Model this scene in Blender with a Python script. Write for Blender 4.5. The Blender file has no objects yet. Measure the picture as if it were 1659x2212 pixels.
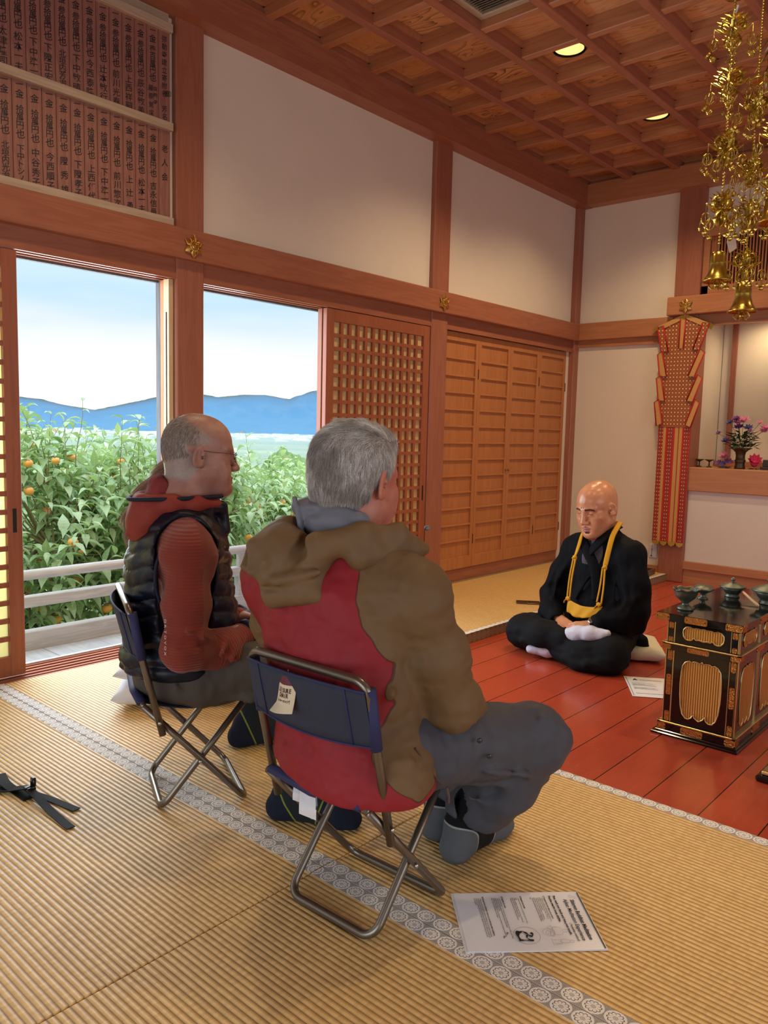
import bpy, math, random
import numpy as np
from mathutils import Vector, Matrix
PI = math.pi
C = bpy.context.scene.collection
scene = bpy.context.scene

# ------------------------------------------------------------------ camera
YAW, PITCH, ROLL, FPX = -0.723439, 0.1030276, 0.0242783, 1701.235
CAMH = 1.08
fwd = Vector((math.sin(YAW)*math.cos(PITCH), math.cos(YAW)*math.cos(PITCH), -math.sin(PITCH)))
rgt = Vector((math.cos(YAW), -math.sin(YAW), 0)); upv = rgt.cross(fwd)
cr = rgt*math.cos(ROLL) + upv*math.sin(ROLL); cu = upv*math.cos(ROLL) - rgt*math.sin(ROLL)
cam = bpy.data.cameras.new('camera'); camo = bpy.data.objects.new('camera', cam); C.objects.link(camo)
cam.sensor_fit = 'HORIZONTAL'; cam.sensor_width = 36; cam.lens = FPX/1659*36
cam.clip_start = .02; cam.clip_end = 6000
camo.matrix_world = Matrix(((cr.x, cu.x, -fwd.x, 0), (cr.y, cu.y, -fwd.y, 0), (cr.z, cu.z, -fwd.z, CAMH), (0, 0, 0, 1)))
scene.camera = camo

# ------------------------------------------------------------------ exposure, sky, large lights
scene.view_settings.view_transform = 'Standard'; scene.view_settings.look = 'None'
scene.view_settings.gamma = 1; scene.view_settings.use_curve_mapping = False
scene.view_settings.exposure = 0.55
try:
    scene.cycles.use_denoising = True
    scene.cycles.max_bounces = 8; scene.cycles.diffuse_bounces = 5; scene.cycles.glossy_bounces = 4
    scene.cycles.transmission_bounces = 4; scene.cycles.transparent_max_bounces = 6
    scene.cycles.sample_clamp_indirect = 6; scene.cycles.caustics_reflective = False; scene.cycles.caustics_refractive = False
except Exception: pass
SKY = 1.0
world = bpy.data.worlds.new('sky'); scene.world = world; world.use_nodes = True
nt = world.node_tree; nt.nodes.clear()
def _w(t, **k):
    n = nt.nodes.new(t)
    for a, b in k.items(): setattr(n, a, b)
    return n
wo = _w('ShaderNodeOutputWorld'); bg = _w('ShaderNodeBackground'); tc = _w('ShaderNodeTexCoord')
sep = _w('ShaderNodeSeparateXYZ'); nt.links.new(tc.outputs['Generated'], sep.inputs[0])
mp = _w('ShaderNodeMapping'); mp.inputs['Scale'].default_value = (1.2, 1.2, 9); nt.links.new(tc.outputs['Generated'], mp.inputs[0])
nz = _w('ShaderNodeTexNoise'); nz.inputs['Scale'].default_value = 1.3; nz.inputs['Detail'].default_value = 4; nt.links.new(mp.outputs[0], nz.inputs['Vector'])
ad = _w('ShaderNodeMath', operation='MULTIPLY_ADD'); nt.links.new(nz.outputs['Fac'], ad.inputs[0]); ad.inputs[1].default_value = .10; nt.links.new(sep.outputs[2], ad.inputs[2])
rp = _w('ShaderNodeValToRGB'); nt.links.new(ad.outputs[0], rp.inputs[0])
els = rp.color_ramp.elements
stops = [(0.0, (.30, .34, .30)), (.05, (.74, .75, .76)), (.125, (.74, .75, .76)), (.165, (.60, .66, .72)), (.195, (.42, .58, .70)), (.225, (.50, .64, .72)), (.265, (.64, .71, .74)), (.33, (.68, .74, .76)), (1, (.60, .70, .82))]
while len(els) < len(stops): els.new(.5)
for e, (p, c) in zip(els, stops): e.position = p; e.color = (*c, 1)
nt.links.new(rp.outputs[0], bg.inputs[0])
mr = _w('ShaderNodeMapRange'); nt.links.new(sep.outputs[2], mr.inputs[0]); mr.inputs[1].default_value = .30; mr.inputs[2].default_value = .75; mr.inputs[3].default_value = SKY; mr.inputs[4].default_value = SKY*3.3; nt.links.new(mr.outputs[0], bg.inputs[1]); nt.links.new(bg.outputs[0], wo.inputs[0])

def area(name, loc, rot, sx, sy, power, color):
    l = bpy.data.lights.new(name, 'AREA'); l.shape = 'RECTANGLE'; l.size = sx; l.size_y = sy; l.energy = power; l.color = color
    o = bpy.data.objects.new(name, l); o.location = loc; o.rotation_euler = rot; C.objects.link(o); return o
# daylight-coloured fill lamps added behind the viewer and inside the right wall
area('fill_behind_viewer', (-.6, -2.45, 1.0), (PI/2, 0, 0), 3.2, 1.7, 30, (.82, .91, 1))
area('fill_right_side', (3.1, 1.6, 1.15), (PI/2, 0, PI/2), 4.6, 1.7, 46, (.84, .92, 1))
area('daylight_window_bay', (-3.9, 1.9, 1.15), (PI/2, 0, -PI/2), 2.4, 1.5, 55, (.80, .90, 1))

# ------------------------------------------------------------------ node helper
class G:
    def __init__(s, name):
        s.m = bpy.data.materials.new(name); s.m.use_nodes = True; s.t = s.m.node_tree; s.t.nodes.clear()
        s.out = s.t.nodes.new('ShaderNodeOutputMaterial'); s.b = s.t.nodes.new('ShaderNodeBsdfPrincipled')
        s.t.links.new(s.b.outputs[0], s.out.inputs[0]); s._tc = None
    def put(s, sock, v):
        if isinstance(v, bpy.types.NodeSocket): s.t.links.new(v, sock)
        elif isinstance(v, (tuple, list)) and len(v) == 3 and sock.type == 'RGBA': sock.default_value = (*v, 1)
        else: sock.default_value = v
    def n(s, t, props=None, **k):
        nd = s.t.nodes.new('ShaderNode'+t)
        for a, b in (props or {}).items(): setattr(nd, a, b)
        for a, b in k.items(): s.put(nd.inputs[a.replace('_', ' ')], b)
        return nd
    def co(s, which='Object'):
        if s._tc is None: s._tc = s.t.nodes.new('ShaderNodeTexCoord')
        return s._tc.outputs[which]
    def M(s, op, a, b=0.0, c=0.0):
        nd = s.t.nodes.new('ShaderNodeMath'); nd.operation = op
        for i, v in enumerate((a, b, c)): s.put(nd.inputs[i], v)
        return nd.outputs[0]
    def map(s, scale=(1, 1, 1), rot=(0, 0, 0), loc=(0, 0, 0), which='Object', v=None):
        nd = s.t.nodes.new('ShaderNodeMapping'); s.put(nd.inputs[0], v or s.co(which))
        nd.inputs['Scale'].default_value = scale; nd.inputs['Rotation'].default_value = rot; nd.inputs['Location'].default_value = loc
        return nd.outputs[0]
    def xyz(s, v=None, which='Object'):
        nd = s.t.nodes.new('ShaderNodeSeparateXYZ'); s.put(nd.inputs[0], v or s.co(which)); return nd.outputs
    def noise(s, v, scale, detail=2, rough=.5, dist=0):
        return s.n('TexNoise', Vector=v, Scale=scale, Detail=detail, Roughness=rough, Distortion=dist).outputs['Fac']
    def ramp(s, f, stops, interp='LINEAR'):
        nd = s.t.nodes.new('ShaderNodeValToRGB'); s.put(nd.inputs[0], f); cr_ = nd.color_ramp; cr_.interpolation = interp
        while len(cr_.elements) < len(stops): cr_.elements.new(.5)
        for e, (p, c) in zip(cr_.elements, stops):
            e.position = p; e.color = (*c, 1) if isinstance(c, (tuple, list)) else (c, c, c, 1)
        return nd.outputs[0]
    def mix(s, f, a, b, mode='MIX'):
        nd = s.t.nodes.new('ShaderNodeMix'); nd.data_type = 'RGBA'; nd.blend_type = mode
        s.put(nd.inputs[0], f); s.put(nd.inputs[6], a); s.put(nd.inputs[7], b); return nd.outputs[2]
    def bump(s, h, strength=.3, dist=.002, prev=None):
        nd = s.n('Bump', Height=h, Strength=strength, Distance=dist)
        if prev is not None: s.put(nd.inputs['Normal'], prev)
        return nd.outputs[0]
    def attr(s, name):
        nd = s.t.nodes.new('ShaderNodeAttribute'); nd.attribute_name = name; return nd.outputs['Fac']
    def done(s, col=None, rough=None, metal=None, normal=None, **k):
        if col is not None: s.put(s.b.inputs['Base Color'], col)
        if rough is not None: s.put(s.b.inputs['Roughness'], rough)
        if metal is not None: s.put(s.b.inputs['Metallic'], metal)
        if normal is not None: s.put(s.b.inputs['Normal'], normal)
        for a, b in k.items(): s.put(s.b.inputs[a.replace('_', ' ')], b)
        return s.m

def plain(name, col, rough=.6, metal=0., nscale=40, var=.12, bump=.1, bdist=.001, **k):
    g = G(name); f = g.noise(g.co(), nscale, 3)
    c = g.mix(f, tuple(x*(1-var) for x in col), tuple(min(1, x*(1+var)) for x in col))
    return g.done(c, rough, metal, g.bump(f, bump, bdist) if bump else None, **k)
def wood(name, light, dark, axis=2, rough=.45, grain=28, fig=1.0, spec=.4):
    g = G(name); st = [1., 1., 1.]; st[axis] = .07
    warp = g.noise(g.map((1.3 if axis != 0 else .25, 1.3 if axis != 1 else .25, 1.3 if axis != 2 else .25)), 2.2, 2)
    v = g.map(tuple(st)); big = g.noise(v, grain, 3, .6, .6)
    fine = g.noise(g.map(tuple(x if x == 1 else .02 for x in st)), grain*9, 2)
    band = g.M('SINE', g.M('MULTIPLY', g.M('ADD', big, g.M('MULTIPLY', warp, 1.2)), 26*fig))
    f = g.M('ADD', g.M('MULTIPLY_ADD', band, .16, .35), g.M('MULTIPLY', fine, .35))
    return g.done(g.mix(f, light, dark), rough, 0., g.bump(fine, .12, .0006), Specular_IOR_Level=spec)
def lin(r, g_, b):
    f = lambda c: ((c/255)/12.92 if c/255 <= .04045 else ((c/255+.055)/1.055)**2.4)
    return (f(r), f(g_), f(b))

# ------------------------------------------------------------------ mesh helpers
class MB:
    def __init__(s): s.v = []; s.f = []; s.uv = {}
    def add(s, vs, fs, uvs=None):
        b = len(s.v); s.v += [tuple(v) for v in vs]
        for i, f in enumerate(fs):
            if uvs is not None: s.uv[len(s.f)] = uvs[i]
            s.f.append(tuple(b+j for j in f))
        return s
    def box(s, a, b, bev=0.):
        x0, y0, z0 = (min(p, q) for p, q in zip(a, b)); x1, y1, z1 = (max(p, q) for p, q in zip(a, b))
        if bev <= 0:
            return s.add([(x0,y0,z0),(x1,y0,z0),(x1,y1,z0),(x0,y1,z0),(x0,y0,z1),(x1,y0,z1),(x1,y1,z1),(x0,y1,z1)],
                         [(0,3,2,1),(4,5,6,7),(0,1,5,4),(1,2,6,5),(2,3,7,6),(3,0,4,7)])
        e = min(bev, (x1-x0)*.49, (y1-y0)*.49, (z1-z0)*.49); vs = []; ix = {}
        for sx in (0,1):
            for sy in (0,1):
                for sz in (0,1):
                    X, Y, Z = (x0,x1)[sx], (y0,y1)[sy], (z0,z1)[sz]; dx, dy, dz = (e,-e)[sx], (e,-e)[sy], (e,-e)[sz]
                    for k, p in enumerate(((X,Y+dy,Z+dz),(X+dx,Y,Z+dz),(X+dx,Y+dy,Z))): ix[sx,sy,sz,k] = len(vs); vs.append(p)
        I = lambda x,y,z,k: ix[x,y,z,k]; fs = []
        for a_ in (0,1):
            fs.append((I(a_,0,0,0),I(a_,1,0,0),I(a_,1,1,0),I(a_,0,1,0))[::(1 if a_ else -1)])
            fs.append((I(0,a_,0,1),I(0,a_,1,1),I(1,a_,1,1),I(1,a_,0,1))[::(1 if a_ else -1)])
            fs.append((I(0,0,a_,2),I(1,0,a_,2),I(1,1,a_,2),I(0,1,a_,2))[::(1 if a_ else -1)])
            for b_ in (0,1):
                s1 = 1 if (a_ ^ b_) else -1
                fs.append((I(0,a_,b_,1),I(1,a_,b_,1),I(1,a_,b_,2),I(0,a_,b_,2))[::s1])
                fs.append((I(a_,0,b_,2),I(a_,1,b_,2),I(a_,1,b_,0),I(a_,0,b_,0))[::s1])
                fs.append((I(a_,b_,0,0),I(a_,b_,1,0),I(a_,b_,1,1),I(a_,b_,0,1))[::s1])
                for c_ in (0,1): fs.append((I(a_,b_,c_,0),I(a_,b_,c_,1),I(a_,b_,c_,2))[::(1 if (a_+b_+c_) % 2 else -1)])
        return s.add(vs, fs)
    def rings(s, rings, close=True, caps=True):
        n = len(rings[0]); b = len(s.v)
        for r in rings: s.v += [tuple(p) for p in r]
        for i in range(len(rings)-1):
            for j in range(n if close else n-1):
                k = (j+1) % n; s.f.append((b+i*n+j, b+i*n+k, b+(i+1)*n+k, b+(i+1)*n+j))
        if caps and close:
            s.f.append(tuple(b+j for j in range(n))[::-1]); s.f.append(tuple(b+(len(rings)-1)*n+j for j in range(n)))
        return s
    def tube(s, pts, r, n=10, caps=True, closed=False, flat=1., upref=None):
        P = [Vector(p) for p in pts]; m = len(P); rr = r if isinstance(r, (list, tuple)) else [r]*m; rg = []
        T = []
        for i in range(m):
            a = P[i-1] if (i > 0 or closed) else P[0]; b_ = P[(i+1) % m] if (i < m-1 or closed) else P[-1]
            T.append((b_-a).normalized())
        u = Vector(upref) if upref else (Vector((0,0,1)) if abs(T[0].z) < .9 else Vector((1,0,0)))
        for i in range(m):
            t = T[i]; x = u.cross(t)
            if x.length < 1e-6: x = Vector((1,0,0)).cross(t)
            x.normalize(); y = t.cross(x); u = y
            rg.append([P[i] + (x*math.cos(2*PI*k/n) + y*math.sin(2*PI*k/n)*flat)*rr[i] for k in range(n)])
        if closed: rg.append(rg[0])
        return s.rings(rg, True, caps and not closed)
    def lathe(s, prof, c=(0,0,0), n=24, axis=None):
        rg = []; ax = Vector(axis).normalized() if axis else Vector((0,0,1))
        q = Vector((0,0,1)).rotation_difference(ax)
        for r, z in prof:
            rg.append([Vector(c) + q @ Vector((max(r,1e-5)*math.cos(2*PI*k/n), max(r,1e-5)*math.sin(2*PI*k/n), z)) for k in range(n)])
        return s.rings(rg, True, True)
    def sphere(s, c, r, n=12, m=8, sc=(1,1,1)):
        rg = [[(c[0]+r*sc[0]*math.sin(PI*i/m)*math.cos(2*PI*k/n), c[1]+r*sc[1]*math.sin(PI*i/m)*math.sin(2*PI*k/n), c[2]-r*sc[2]*math.cos(PI*i/m)) for k in range(n)] for i in range(m+1)]
        return s.rings(rg, True, False)
    def prism(s, poly, o, u, v, w):
        """closed outline poly [(a,b)] in plane o+a*u+b*v, extruded by vector w"""
        o, u, v, w = Vector(o), Vector(u), Vector(v), Vector(w); n = len(poly)
        A = [o+u*a+v*b for a, b in poly]; B_ = [p+w for p in A]; b = len(s.v)
        s.v += [tuple(p) for p in A+B_]
        s.f.append(tuple(range(b, b+n))[::-1]); s.f.append(tuple(range(b+n, b+2*n)))
        for i in range(n): j = (i+1) % n; s.f.append((b+i, b+j, b+n+j, b+n+i))
        return s
    def build(s, name, m, parent=None, smooth=False, angle=None, mats=None, mi=None):
        me = bpy.data.meshes.new(name); me.from_pydata(s.v, [], s.f)
        for x in (mats or [m]): me.materials.append(x)
        if s.uv:
            l = me.uv_layers.new(name='UVMap').data
            for p in me.polygons:
                if p.index in s.uv:
                    for li, uv in zip(p.loop_indices, s.uv[p.index]): l[li].uv = uv
        if mi is not None: me.polygons.foreach_set('material_index', mi)
        me.validate(clean_customdata=False); fixn(me)
        if smooth or angle:
            me.polygons.foreach_set('use_smooth', [True]*len(me.polygons))
            if angle: me.set_sharp_from_angle(angle=math.radians(angle))
        return link(name, me, parent)
import bmesh
def fixn(me):
    bm = bmesh.new(); bm.from_mesh(me); bmesh.ops.recalc_face_normals(bm, faces=bm.faces); bm.to_mesh(me); bm.free()
def link(name, me, parent=None):
    o = bpy.data.objects.new(name, me); C.objects.link(o)
    if parent is not None: o.parent = parent
    return o
def tag(o, label=None, cat=None, group=None, kind=None):
    if label: o['label'] = label
    if cat: o['category'] = cat
    if group: o['group'] = group
    if kind: o['kind'] = kind
    return o
def thing(name, label, cat, loc=(0,0,0), rz=0, group=None):
    o = bpy.data.objects.new(name, None); o.empty_display_size = .1; C.objects.link(o); o.location = loc; o.rotation_euler = (0,0,rz)
    return tag(o, label, cat, group)
def struct(name, mb, m, label, cat, parent=None, **k):
    o = mb.build(name, m, parent, **k) if isinstance(mb, MB) else mb
    if parent is None: tag(o, label, cat, kind='structure')
    return o
def dup(root, loc=None, rz=None, label=None, group=None):
    r = root.copy(); C.objects.link(r)
    if loc is not None: r.location = loc
    if rz is not None: r.rotation_euler = (0, 0, rz)
    if label: r['label'] = label
    if group: r['group'] = group
    for ch in list(root.children):
        c = ch.copy(); C.objects.link(c); c.parent = r
        for g_ in list(ch.children):
            d = g_.copy(); C.objects.link(d); d.parent = c
    return r
def text_mesh(name, body, size, m, parent=None, mat4=None, extrude=.0004, bold=0., space=1., align='CENTER', vlead=1., shear=0):
    cu_ = bpy.data.curves.new(name, 'FONT'); cu_.body = body; cu_.size = size; cu_.extrude = extrude; cu_.offset = bold
    cu_.align_x = align; cu_.align_y = 'TOP'; cu_.resolution_u = 2; cu_.space_character = space; cu_.space_line = vlead; cu_.shear = shear
    o = bpy.data.objects.new(name, cu_); C.objects.link(o)
    bpy.context.view_layer.update()
    me = bpy.data.meshes.new_from_object(o.evaluated_get(bpy.context.evaluated_depsgraph_get()))
    bpy.data.objects.remove(o); bpy.data.curves.remove(cu_)
    if mat4 is not None: me.transform(mat4)
    me.materials.clear(); me.materials.append(m)
    return link(name, me, parent)
def frame4(o, x, y):
    x = Vector(x).normalized(); y = Vector(y).normalized(); z = x.cross(y)
    return Matrix(((x.x, y.x, z.x, o[0]), (x.y, y.y, z.y, o[1]), (x.z, y.z, z.z, o[2]), (0,0,0,1)))
def catmull(P, n=6, closed=False):
    P = [Vector(p) for p in P]; out = []; m = len(P)
    for i in range(m if closed else m-1):
        p0 = P[(i-1) % m] if (closed or i > 0) else P[0]; p1 = P[i]; p2 = P[(i+1) % m]; p3 = P[(i+2) % m] if (closed or i+2 < m) else P[-1]
        for k in range(n):
            t = k/n; out.append(.5*((2*p1)+(p2-p0)*t+(2*p0-5*p1+4*p2-p3)*t*t+(3*p1-p0-3*p2+p3)*t**3))
    if not closed: out.append(P[-1])
    return out
# ------------------------------------------------------------------ materials of the room
M_post = wood('post_wood', lin(164,106,84), lin(138,82,62), 2, .38, 22)
M_beamY = wood('beam_wood_long', lin(166,106,80), lin(138,80,58), 1, .38, 22)
M_beamX = wood('beam_wood_cross', lin(184,126,88), lin(154,98,66), 0, .38, 22)
M_doorZ = wood('door_wood', lin(188,126,78), lin(160,98,54), 2, .45, 40, .7)
M_doorY = wood('door_rail_wood', lin(190,128,80), lin(162,100,56), 1, .45, 40, .7)
M_lat = wood('lattice_wood', lin(164,96,66), lin(132,72,48), 2, .45, 40, .5)
M_grey = wood('weathered_wood', lin(200,200,198), lin(156,154,152), 1, .75, 30, 1.)
M_greyZ = wood('weathered_post_wood', lin(120,118,120), lin(80,78,82), 2, .8, 30, 1.)
M_pale = wood('pale_jamb_wood', lin(226,206,170), lin(196,168,124), 2, .55, 34, .6)
M_orange = wood('orange_jamb_wood', lin(206,136,84), lin(170,98,52), 2, .6, 34, 1.)
M_tanboard = wood('pale_batten_wood', lin(186,166,144), lin(156,134,112), 1, .6, 30, .8)
M_track = plain('track_metal', lin(200,205,210), .35, .6)
M_dark = plain('dark_gap', lin(28,22,20), .8)
g = G('plaster_cream'); f = g.noise(g.co(), 160, 4, .7); f2 = g.noise(g.co(), 3, 3)
M_plaster = g.done(g.mix(f2, lin(212,200,184), lin(222,210,194)), .9, 0, g.bump(f, .25, .0008))
g = G('plaster_white'); f = g.noise(g.co(), 160, 4, .7); f2 = g.noise(g.co(), 2.5, 3)
M_plwhite = g.done(g.mix(f2, lin(206,200,194), lin(216,212,206)), .9, 0, g.bump(f, .2, .0006))
def paper(name, c1, c2, tf=.62):
    g = G(name); f = g.noise(g.map((1, 1, .35)), 90, 4, .7)
    col = g.mix(f, c1, c2)
    tr = g.n('BsdfTranslucent', Color=col).outputs[0]; df = g.n('BsdfDiffuse', Color=col).outputs[0]
    mx = g.n('MixShader', Fac=tf); g.t.links.new(df, mx.inputs[1]); g.t.links.new(tr, mx.inputs[2])
    g.t.links.new(mx.outputs[0], g.out.inputs[0]); return g.m
M_paper = paper('washi_paper', lin(240,236,196), lin(226,220,170))
M_paper2 = paper('washi_paper_beige', lin(232,204,150), lin(214,184,126), .1)  # beiger, mostly opaque copy of the washi paper

XF = -3.30            # inner face of posts on the window wall
YB = 6.17             # inner face of the back wall
# posts on the window wall (from floor to cornice)
tn = [0]
def trim(mb, m, label, cat='trim', **k):
    tn[0] += 1; return struct('trim_%d' % tn[0], mb, m, label, cat, **k)
for y0, w in ((-1.77, .175), (.21, .175), (2.207, .157), (4.170, .175)):
    trim(MB().box((XF-.17, y0, -.05), (XF, y0+w, 2.99), .006), M_post, {-1.77: 'reddish brown square post nearest the temple front', .21: 'reddish brown square post left of the lattice sliding door, outside the frame',
        2.207: 'reddish brown square post between the two open window bays', 4.170: 'reddish brown square post between the lattice door and the slatted folding doors'}[y0], 'post')
trim(MB().box((XF-.17, 6.09, -.05), (XF+.012, YB+.1, 2.99), .004), M_post, 'reddish brown post in the far corner of the room', 'post')
# long tie beam (nageshi) with head track below
trim(MB().box((XF-.14, -2.2, 1.868), (-3.262, YB-.03, 2.008), .005), M_beamY, 'long horizontal beam above the window bays with gilt nail covers', 'beam')
k = MB(); k.box((-3.42, -2.2, 1.793), (-3.312, 6.1, 1.868)); k.box((-3.318, -2.2, 1.775), (-3.306, 6.1, 1.80)); k.box((-3.365, -2.2, 1.775), (-3.350, 6.1, 1.795)); k.box((-3.42, -2.2, 1.775), (-3.40, 6.1, 1.795))
trim(k, M_beamY, 'grooved head rail of the sliding doors under the long beam', 'door track')
k = MB(); k.box((-3.45, .385, 1.765), (-3.425, 2.189, 1.83)); k.box((-3.45, 2.363, 1.765), (-3.425, 4.17, 1.83))
trim(k, M_greyZ, 'weathered outer head board over the open window bays', 'trim')
# sill
k = MB(); k.box((-3.45, -2.2, -.05), (-3.262, 4.17, -.012))
for x in (-3.268, -3.30, -3.338, -3.376, -3.414, -3.448): k.box((x-.007, -2.2, -.012), (x+.007, 4.17, -.001))
trim(k, M_beamY, 'grooved wooden sill of the sliding doors along the window wall', 'door sill')
trim(MB().box((-3.47, -2.2, -.03), (-3.452, 4.17, .006)), M_track, 'pale metal threshold strip on the outer edge of the sill', 'threshold')
# step board below folding doors
trim(MB().box((-3.42, 4.345, -.05), (-3.345, 6.09, .092), .003), M_beamY, 'low wooden sill board below the slatted folding doors', 'door sill')
# jambs at the post between bays (seen edge on)
k = MB().box((-3.374, 2.182, 0), (-3.330, 2.206, 1.775), .001); trim(k, M_pale, 'pale wooden door jamb with a dark slot left of the middle post', 'door jamb')
k = MB().box((-3.352, 2.179, .02), (-3.348, 2.185, 1.62)); trim(k, M_dark, 'dark vertical slot in the pale door jamb', 'slot')
k = MB().box((-3.410, 2.186, 0), (-3.375, 2.206, 1.775), .001); trim(k, M_orange, 'orange brown wooden strip of the outer door jamb', 'door jamb')
k = MB().box((-3.448, 2.186, -.1), (-3.411, 2.206, 1.80), .001); trim(k, M_greyZ, 'weathered dark grey outer jamb board beside the first window bay', 'door jamb')
k = MB().box((-3.470, 2.365, -.1), (-3.455, 2.375, 1.80), .001); trim(k, M_greyZ, 'thin outer jamb edge at the left of the second window bay', 'door jamb')

# wall_left: plaster above the beam and the narrow strip beside the folding doors
k = MB(); k.box((-3.46, -2.2, 2.0), (-3.335, YB, 2.97)); k.box((-3.40, 6.045, .0), (-3.335, 6.095, 1.80))
struct('wall_left', k, M_plaster, 'cream plaster wall panels above the window bays', 'wall')
k = MB().box((-3.56, 4.30, -.1), (-3.47, YB+.7, 3.3)); struct('wall_left.001', k, M_plaster, 'outer wall behind the folding doors', 'wall')
k = MB().box((-3.56, -2.2, 1.83), (-3.47, 4.31, 3.3)); struct('wall_left.002', k, M_plaster, 'outer wall above the window openings', 'wall')

k = MB(); k.box((3.2, -2.3, -.1), (3.3, 6.9, 3.3)); struct('wall_right', k, M_plaster, 'plaster wall on the right hand side of the hall, outside the frame', 'wall')
k = MB(); k.box((-3.5, -2.3, -.1), (-2.4, -2.2, 3.3)); k.box((1.2, -2.3, -.1), (3.2, -2.2, 3.3)); k.box((-2.4, -2.3, 1.8), (1.2, -2.2, 3.3)); struct('wall_front', k, M_plaster, 'front wall of the hall behind the viewer with its open doors', 'wall')
# cornice
ZC = 3.10
k = MB(); k.box((-3.46, -2.2, 2.952), (-3.225, YB+.1, ZC+.02)); 
trim(k, M_beamY, 'deep wooden cornice along the window wall', 'cornice')
k = MB(); k.box((-3.225, 6.075, 2.955), (3.2, YB+.1, ZC+.02)); trim(k, M_beamX, 'deep wooden cornice along the back wall', 'cornice')
# ceiling panels and coffers
g = G('ceiling_panel_wood'); v = g.co()
cell = g.n('VectorMath', props={'operation': 'DIVIDE'}); g.put(cell.inputs[0], g.map((1,1,1), loc=(3.265, .0, 0))); cell.inputs[1].default_value = (.3855, .3855, 1)
fl = g.n('VectorMath', props={'operation': 'FLOOR'}); g.put(fl.inputs[0], cell.outputs[0])
wn = g.n('TexWhiteNoise', props={'noise_dimensions': '3D'}); g.put(wn.inputs[0], fl.outputs[0])
off = g.n('VectorMath', props={'operation': 'MULTIPLY_ADD'}); g.put(off.inputs[0], wn.outputs['Color']); off.inputs[1].default_value = (40, 40, 40)
g.put(off.inputs[2], g.co()); vv = g.map((.9, 3.2, 1), v=off.outputs[0])
n1 = g.noise(vv, 1.5, 2, .5, .8); band = g.M('FRACT', g.M('MULTIPLY', n1, 17)); ln = g.M('POWER', band, 3.5)
fine = g.noise(g.map((2, 40, 1), v=off.outputs[0]), 22, 3)
amt = g.M('MULTIPLY', ln, g.M('MULTIPLY_ADD', g.noise(vv, .9, 1), 2.2, -.45)); amt = g.M('MAXIMUM', g.M('MINIMUM', amt, .9), 0)
base = g.mix(wn.outputs['Value'], lin(228,180,130), lin(208,156,108)); base = g.mix(g.M('MULTIPLY', fine, .5), base, lin(176,120,76))
M_ceil = g.done(g.mix(amt, base, lin(70,34,20)), .42, 0, g.bump(n1, .05, .001))
PITCH_C = .3855
struct('ceiling', MB().box((-3.46, -2.2, 3.19), (3.2, YB+.2, 3.25)), M_ceil, 'coffered wooden ceiling with figured grain boards', 'ceiling')
xs = [-3.265 + PITCH_C*i for i in range(17)]; ys = [.001 + PITCH_C*i - .0 for i in range(-5, 17)]
k = MB()
for x in xs: k.box((x-.024, -2.2, ZC), (x+.024, YB+.1, 3.195), .004)
struct('ceiling.001', k, M_beamY, 'long coffer bars of the ceiling running towards the back wall', 'ceiling')
k = MB()
for y in ys: k.box((-3.3, y-.024, ZC+.008), (3.2, y+.024, 3.195), .004)
struct('ceiling.002', k, M_beamX, 'cross coffer bars of the ceiling', 'ceiling')
k = MB()
for x in xs:
    for y in ys:
        if x < 0.2 and y > 1.2:
            for (a, b, c_, d) in ((x+.024, y+.024, x+.36, y+.036), (x+.024, y+PITCH_C-.036, x+.36, y+PITCH_C-.024), (x+.024, y+.024, x+.036, y+.36), (x+PITCH_C-.036, y+.024, x+PITCH_C-.024, y+.36)):
                k.box((a, b, 3.155), (c_, d, 3.192))
struct('ceiling.003', k, M_beamX, 'thin moulding frames inside every ceiling coffer', 'ceiling')
# downlights
g = G('lamp_glow'); M_glow = g.done((.9,.8,.5), .5, 0, Emission_Color=(1, .78, .26, 1), Emission_Strength=.75)
M_ringm = plain('lamp_ring_metal', lin(110,96,60), .3, .8)
def downlight(cx, cy, label, vis=True):
    t = thing('recessed_downlight', label, 'ceiling light', (cx, cy, 3.19), 0, 'round downlights set in ceiling coffers')
    k = MB(); n = 40
    prof = [(.088, -.012), (.094, -.006), (.094, .0), (.080, .0), (.078, -.004)]
    k.rings([[(r*math.cos(2*PI*j/n), r*math.sin(2*PI*j/n), z) for j in range(n)] for r, z in prof] , True, False); k.build('ring', M_ringm, t, angle=40)
    k = MB().lathe([(.001, -.006), (.05, -.0055), (.079, -.003), (.079, -.001), (.001, -.001)], n=40); k.build('lamp_face', M_glow, t, smooth=True)
    l = bpy.data.lights.new('bulb', 'SPOT'); l.energy = 52; l.color = (1, .74, .42); l.spot_size = math.radians(128); l.spot_blend = .7; l.shadow_soft_size = .06
    o = bpy.data.objects.new('bulb', l); C.objects.link(o); o.parent = t; o.location = (0, 0, -.03)
    return t
dx = lambda i: xs[i] + PITCH_C/2
downlight(dx(2), ys[15]+PITCH_C/2, 'round lit downlight, the nearer of the two and left of the far one')
downlight(dx(2), ys[18]+PITCH_C/2, 'round lit downlight nearest the back wall')
for (i, j) in ((6, 10), (2, 9), (6, 18), (6, 14), (10, 14)):
    l = bpy.data.lights.new('ceiling_bulb', 'SPOT'); l.energy = 30; l.color = (1, .74, .42); l.spot_size = math.radians(128); l.spot_blend = .7; l.shadow_soft_size = .06
    o = bpy.data.objects.new('ceiling_bulb', l); C.objects.link(o); o.location = (dx(i), ys[j]+PITCH_C/2, 3.15)
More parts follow.
